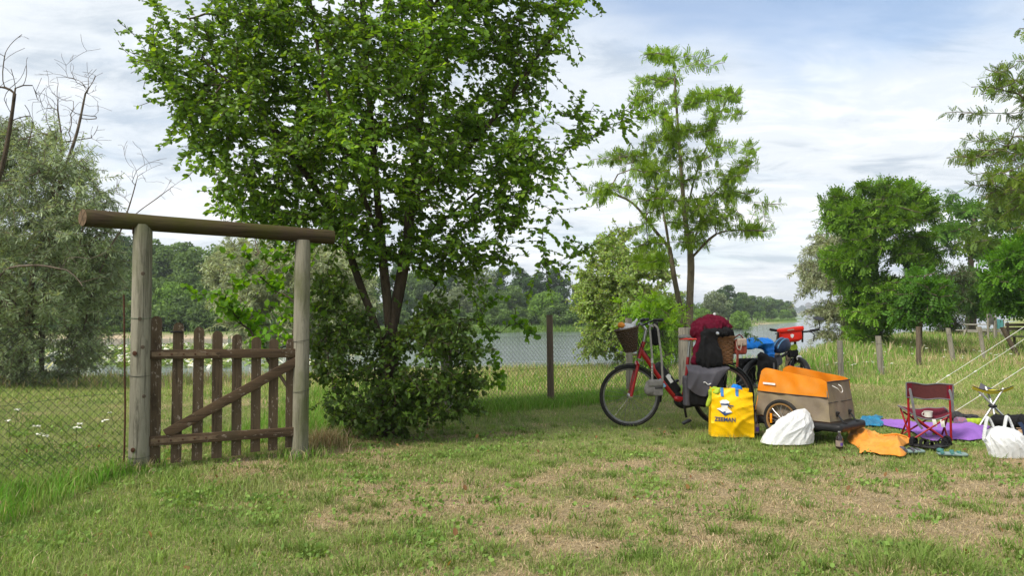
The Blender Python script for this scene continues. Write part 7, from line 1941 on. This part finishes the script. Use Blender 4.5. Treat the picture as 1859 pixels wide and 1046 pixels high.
for _ in range(950):
    yy0 = math.sqrt(rng.uniform(3.3 ** 2, 8.5 ** 2)); xx0 = rng.uniform(-0.78, 0.78) * yy0
    if dryness(np.array([xx0]), np.array([yy0]))[0] > 0.85 and rng.random() < 0.5: continue
    m_ = int(rng.uniform(10, 40)); s = rng.uniform(0.45, 1.25)
    xx = xx0 + rng.normal(0, 0.035 * s, m_); yy = yy0 + rng.normal(0, 0.03 * s, m_)
    c = (G_GREEN + (G_LIGHT - G_GREEN) * rng.random((m_, 1)) * 0.6) * rng.uniform(0.55, 1.1)
    V, F, C = blades(rng, xx, yy, 0.055 * s * (0.5 + rng.random(m_)), np.full(m_, 0.0068), c, 0.95, True, az=np.arctan2(yy - yy0, xx - xx0) + rng.normal(0, 0.6, m_)); sink(V, F, C, pk_)
flush(pk_, 'grass_tufts', 'fresh green grass tufts and rosettes dotted over the dry lawn')

# long grass: behind the left fence, along fences, post feet, far meadow
pk_ = new_pack()
def patch(n, fx, fy, h, w, cols, lean=0.5, hv=0.6, seg=True):
    x, y = fx(n), fy(n)
    cs = np.array(cols); c = cs[rng.integers(0, len(cs), n)] * (0.75 + 0.5 * rng.random((n, 1)))
    V, F, C = blades(rng, x, y, h * (1 - hv / 2 + hv * rng.random(n)), np.full(n, w) * (0.7 + 0.6 * rng.random(n)), c, lean, seg); sink(V, F, C, pk_)
    return x, y
LUSH = [G_GREEN * 1.15, G_LIGHT, np.array((0.13, 0.31, 0.03)), G_GREEN, np.array((0.105, 0.28, 0.025))]
DRYL = [G_STRAW, G_STRAW * 0.85, G_OLIVE * 1.2, G_TAN * 1.2]
n = 85000
x = rng.uniform(-9.0, -1.2, n); y = 4.5 + 8.0 * rng.random(n) ** 1.3; k_ = (np.where(x < P1[0], left_beyond(x, y), (side_of_gate(x, y) > 0.8))) & (np.abs(x) < 0.82 * y)
x, y = x[k_], y[k_]; n = len(x)
pd = smooth(9.5, 13, y + 2.5 * (fbm(x * 0.6, y * 0.6, 14, 3) - 0.5)); isd = rng.random(n) < 0.04 + 0.5 * pd
c = np.where(isd[:, None], np.array(DRYL)[rng.integers(0, 4, n)], np.array(LUSH)[rng.integers(0, 5, n)]) * (0.75 + 0.5 * rng.random((n, 1)))
V, F, C = blades(rng, x, y, (0.15 + 0.10 * pd) * (0.5 + rng.random(n)), np.full(n, 0.006) * (0.7 + 0.6 * rng.random(n)), c, 0.6, True); sink(V, F, C, pk_)
# fence foot on the left
tt = lambda n: rng.random(n)
q = tt(5000); bx = P1[0] + (-4.55 - P1[0]) * q + rng.normal(0, 0.10, 5000); by = P1[1] + (4.0 - P1[1]) * q + rng.normal(0, 0.10, 5000)
patch(5000, lambda n: bx, lambda n: by, 0.09, 0.006, LUSH, 0.9)
q = tt(700); patch(700, lambda n: P1[0] - 0.55 * q + rng.normal(0, 0.05, n), lambda n: P1[1] - 0.75 * q + rng.normal(0, 0.05, n), 0.10, 0.005, [G_TAN, np.array((0.22, 0.10, 0.05)), G_STRAW * 0.8], 1.2)
for pc, m_ in ((P1, 260), (P2, 260), (fence_pts[1], 300), (fence_pts[2], 420)):
    patch(m_, lambda n: pc[0] + rng.normal(0, 0.12, n), lambda n: pc[1] + rng.normal(0, 0.12, n), 0.12, 0.006, LUSH + DRYL[:2], 0.7)
patch(700, lambda n: gnd(590, 815)[0] + rng.normal(0, 0.10, n), lambda n: gnd(590, 815)[1] + rng.normal(0, 0.10, n), 0.20, 0.005, [G_STRAW * 0.8, G_TAN, np.array((0.24, 0.16, 0.09)), G_OLIVE], 0.6)
# green strip along the middle fence
q = tt(9000)
for A_, B_, m_ in ((fence_pts[1], fence_pts[2], 3800), (fence_pts[2], fence_pts[3], 3600), (fence_pts[3], fence_pts[4], 3000)):
    q = tt(m_); patch(m_, lambda n: A_[0] + (B_[0] - A_[0]) * q + rng.normal(0, 0.22, n), lambda n: A_[1] + (B_[1] - A_[1]) * q + rng.normal(0, 0.22, n), 0.14, 0.008, LUSH, 0.7)
# tall dry meadow beyond the middle fence, to the bank
n = 26000; x = rng.uniform(-3.5, 7.5, n); y = rng.uniform(10, 22.5, n)
fence_y = np.interp(x, [f[0] for f in fence_pts], [f[1] for f in fence_pts]) + 0.5
k_ = (y > np.maximum(fence_y, 10)) & (x < 5.0 + 0.15 * y); x, y = x[k_], y[k_]; n = len(x)
pd = smooth(13.5, 17, y + 3 * (fbm(x * 0.5, y * 0.5, 15, 3) - 0.5)); isd = rng.random(n) < 0.14 + 0.36 * pd
c = np.where(isd[:, None], np.array(DRYL)[rng.integers(0, 4, n)], np.array(LUSH)[rng.integers(0, 5, n)]) * (0.75 + 0.5 * rng.random((n, 1)))
V, F, C = blades(rng, x, y, (0.12 + 0.08 * pd) * (0.5 + rng.random(n)), np.full(n, 0.010) * (0.7 + 0.6 * rng.random(n)), c, 0.45, True); sink(V, F, C, pk_)
# dry bank beyond the left gate, reeds at the near water edge
n = 9000; x = rng.uniform(-16, -1, n); y = rng.uniform(13, 24, n)
patch(n, lambda m: x, lambda m: y, 0.24, 0.014, DRYL + LUSH[:2], 0.4)
n = 9000; x = rng.uniform(5, 34, n); y = near_bank(x) + rng.normal(-0.5, 1.6, n)
patch(n, lambda m: x, lambda m: y, 0.36, 0.024, LUSH + DRYL[:3], 0.4)
flush(pk_, 'long_grass', 'long uncut grass and dry stalks along the fences and the river bank')

# meadow on the right with taller stems
pk_ = new_pack()
n = 24000; x = rng.uniform(4, 30, n); y = rng.uniform(12, 46, n); k_ = (np.abs(x) < 0.82 * y) & (y < near_bank(x) + 1); x, y = x[k_], y[k_]; n = len(x)
pd = smooth(0.42, 0.6, fbm(x * 0.25, y * 0.25, 16, 3)); isd = rng.random(n) < 0.18 + 0.35 * pd
c = np.where(isd[:, None], np.array(DRYL)[rng.integers(0, 4, n)], np.array(LUSH)[rng.integers(0, 5, n)]) * (0.75 + 0.5 * rng.random((n, 1)))
V, F, C = blades(rng, x, y, (0.10 + 0.16 * smooth(14, 19, y)) * (0.5 + rng.random(n)), 0.007 + 0.0006 * y, c, 0.5, False); sink(V, F, C, pk_)
flush(pk_, 'meadow_grass', 'rough meadow grass round the fence posts at right')

# white umbels
def umbels(name, label, pts, hh, r):
    V = []; F = []; o = 0; m = MB()
    for (x, y) in pts:
        z = float(ground_z(x, y)); h = hh * rng.uniform(0.7, 1.2)
        tip = np.array((x + rng.normal(0, 0.04), y + rng.normal(0, 0.04), z + h))
        m.tube([(x, y, z), tip], 0.0022 * (1 + y / 12), 3, cap=False)
        for k in range(11):
            a = rng.uniform(0, 6.28); q = r * math.sqrt(rng.random()) * rng.uniform(0.7, 1.2); c = tip + np.array((q * math.cos(a), q * math.sin(a), rng.normal(0, 0.004)))
            s = r * 0.30; u_ = rng.uniform(0, 6.28); e1 = np.array((math.cos(u_), math.sin(u_), rng.normal(0, .3))) * s; e2 = np.array((-math.sin(u_), math.cos(u_), rng.normal(0, .3))) * s
            V += [c - e1 - e2, c + e1 - e2, c + e1 + e2, c - e1 + e2]; F.append((o, o + 1, o + 2, o + 3)); o += 4
    ob = mesh_np(name, np.array(V), np.array(F), M_FLOWER); tag(ob, label, 'flowers', None, 'stuff')
    o2 = m.build('stalks', M_STALK, ob)
M_STALK = pm('green_stalk', (0.13, 0.20, 0.05), None, 30, 0.7)
umbels('white_umbels', 'white umbel flowers in the green grass behind the left fence', [tuple(gnd(px + rng.normal(0, 8), py + rng.normal(0, 5))[:2]) for px, py in [(75, 825), (85, 815), (150, 795), (130, 805), (40, 785), (190, 790), (100, 830), (215, 780), (10, 800)]], 0.17, 0.032)
umbels('white_umbels', 'white umbel flowers scattered in the meadow by the right fence posts', [(gnd(px + rng.normal(0, 26), py + rng.normal(0, 7))[:2]) for px, py in [(1500, 668), (1540, 664), (1580, 656), (1620, 650), (1560, 670), (1680, 655), (1700, 650), (1600, 662), (1820, 655), (1840, 650), (1850, 660), (1640, 645), (1760, 655)] for _ in range(4)], 0.30, 0.034)
umbels('white_umbels', 'pale flowers in the tall grass before the river in the middle', [(gnd(px, py)[:2]) for px, py in zip(rng.uniform(880, 1240, 26), rng.uniform(665, 700, 26))], 0.22, 0.016)

# flowering water plants on the river, seen through the gate
V = []; F = []; o = 0
xx = rng.normal(0, 1, 2600) * 7 - 20; xx = np.minimum(xx, -9 - np.abs(xx) * 0.05); yy = rng.uniform(34, 58, 2600); kx = fbm(xx * 0.12, yy * 0.25, 19, 3) > 0.44; xx, yy = xx[kx], yy[kx]
for x, y in zip(xx, yy):
    for _ in range(2):
        c = np.array((x + rng.normal(0, .25), y + rng.normal(0, .25), WATER_Z + 0.05 + rng.random() * 0.12)); s = rng.uniform(0.06, 0.16)
        a = rng.uniform(0, 6.28); e1 = np.array((math.cos(a), math.sin(a), rng.normal(0, .5))) * s; e2 = np.array((-math.sin(a), math.cos(a), rng.normal(0, .5))) * s * 0.7
        V += [c - e1 - e2, c + e1 - e2, c + e1 + e2, c - e1 + e2]; F.append((o, o + 1, o + 2, o + 3)); o += 4
nq = len(F); wc = np.where(rng.random(nq)[:, None] < 0.28, np.array((0.70, 0.70, 0.64)), np.array((0.16, 0.24, 0.06))) * (0.7 + 0.5 * rng.random((nq, 1)))
ob = mesh_np('water_crowfoot', np.array(V), np.array(F), M_LEAF_MATTE, col=np.repeat(wc, 4, 0)); tag(ob, 'white flowering water plants drifting on the river behind the gate', 'water plants', None, 'stuff')
# reeds on the far shore
pk_ = new_pack()
n = 16000; x = rng.uniform(-70, 95, n); y = far_bank(x) + np.abs(rng.normal(0, 2.2, n)) + 0.6
k_ = ~(((x > -52) & (x < -24)) | ((x > 42) & (x < 60))) | (rng.random(n) < 0.12); x, y = x[k_], y[k_]
c = np.array([(0.11, 0.20, 0.035), (0.15, 0.25, 0.05), (0.085, 0.15, 0.03)])[rng.integers(0, 3, len(x))]
V, F, C = blades(rng, x, y, 0.45 * (0.5 + rng.random(len(x))), np.full(len(x), 0.12), c, 0.3, False); sink(V, F, C, pk_)
flush(pk_, 'far_reeds', 'bright green reed fringe along the far shore')

# fallen twigs and leaves on the lawn
m = MB()
for _ in range(46):
    y = rng.uniform(3.5, 8); x = rng.uniform(-0.7, 0.7) * y; a = rng.uniform(0, 3.14); L_ = rng.uniform(0.03, 0.13); z = float(ground_z(x, y)) + 0.008
    m.tube([(x, y, z), (x + L_ * math.cos(a) * 0.5, y + L_ * math.sin(a) * 0.5, z + 0.008), (x + L_ * math.cos(a + 0.2), y + L_ * math.sin(a + 0.2), z)], 0.0022, 4)
ob = m.build('fallen_twigs', M_DEAD); tag(ob, 'small fallen twigs scattered on the dry lawn', 'twigs', None, 'stuff')
x, y = scatter(rng, 3.3, 8.5, 5); n = len(x); base_ = np.stack([x, y, ground_z(x, y) + 0.012], 1); tan_ = np.stack([rng.normal(size=n), rng.normal(size=n), np.zeros(n)], 1); tan_ /= np.linalg.norm(tan_, axis=1)[:, None]
V, F, nv = leaf_arrays(rng, base_, tan_, TPL_OVATE, 0.04, droop=0, flat=1.5, jit=0.35)
ob = mesh_np('fallen_leaves', V, F, M_LEAF_MATTE, col=leaf_cols(rng, n, nv, [(0.22, 0.12, 0.05), (0.30, 0.18, 0.07), (0.16, 0.08, 0.04)])); tag(ob, 'brown fallen leaves scattered on the lawn', 'leaves', None, 'stuff')

# clover and small broad-leaved weeds in the turf
bx_, by_ = [], []
for _ in range(230):
    y0 = math.sqrt(rng.uniform(3.3 ** 2, 8.2 ** 2)); x0 = rng.uniform(-0.78, 0.78) * y0; m_ = int(rng.uniform(12, 60)); s = rng.uniform(0.04, 0.13)
    bx_.append(x0 + rng.normal(0, s, m_)); by_.append(y0 + rng.normal(0, s * 0.9, m_))
x = np.concatenate(bx_); y = np.concatenate(by_); n = len(x)
base_ = np.stack([x, y, ground_z(x, y) + 0.008 + 0.02 * rng.random(n)], 1); tan_ = np.stack([rng.normal(size=n), rng.normal(size=n), 0.3 * np.ones(n)], 1); tan_ /= np.linalg.norm(tan_, axis=1)[:, None]
V, F, nv = leaf_arrays(rng, base_, tan_, TPL_ROUND, 0.024, var=0.45, droop=-0.2, flat=1.2, jit=0.4)
ob = mesh_np('lawn_weeds', V, F, M_LEAF_MATTE, col=leaf_cols(rng, n, nv, [(0.16, 0.27, 0.06), (0.21, 0.32, 0.08), (0.12, 0.21, 0.05)])); tag(ob, 'clover and small round-leaved weeds growing in the worn turf', 'weeds', None, 'stuff')

# ------------------------------------------------------------------ haze
hz = MB(); hz.box((200, 900, 13), (2200, 2400, 34))
hm_ = bpy.data.materials.new('river_haze'); hm_.use_nodes = True
hn = hm_.node_tree; hn.nodes.clear()
ho = hn.nodes.new('ShaderNodeOutputMaterial'); hv = hn.nodes.new('ShaderNodeVolumePrincipled')
hv.inputs['Color'].default_value = (0.86, 0.92, 1.0, 1); hv.inputs['Density'].default_value = 0.0005; hv.inputs['Anisotropy'].default_value = 0.3
hn.links.new(hv.outputs[0], ho.inputs['Volume'])
hzo = hz.build('haze', hm_, None, False); tag(hzo, 'thin summer haze over the river', None, None, 'stuff')
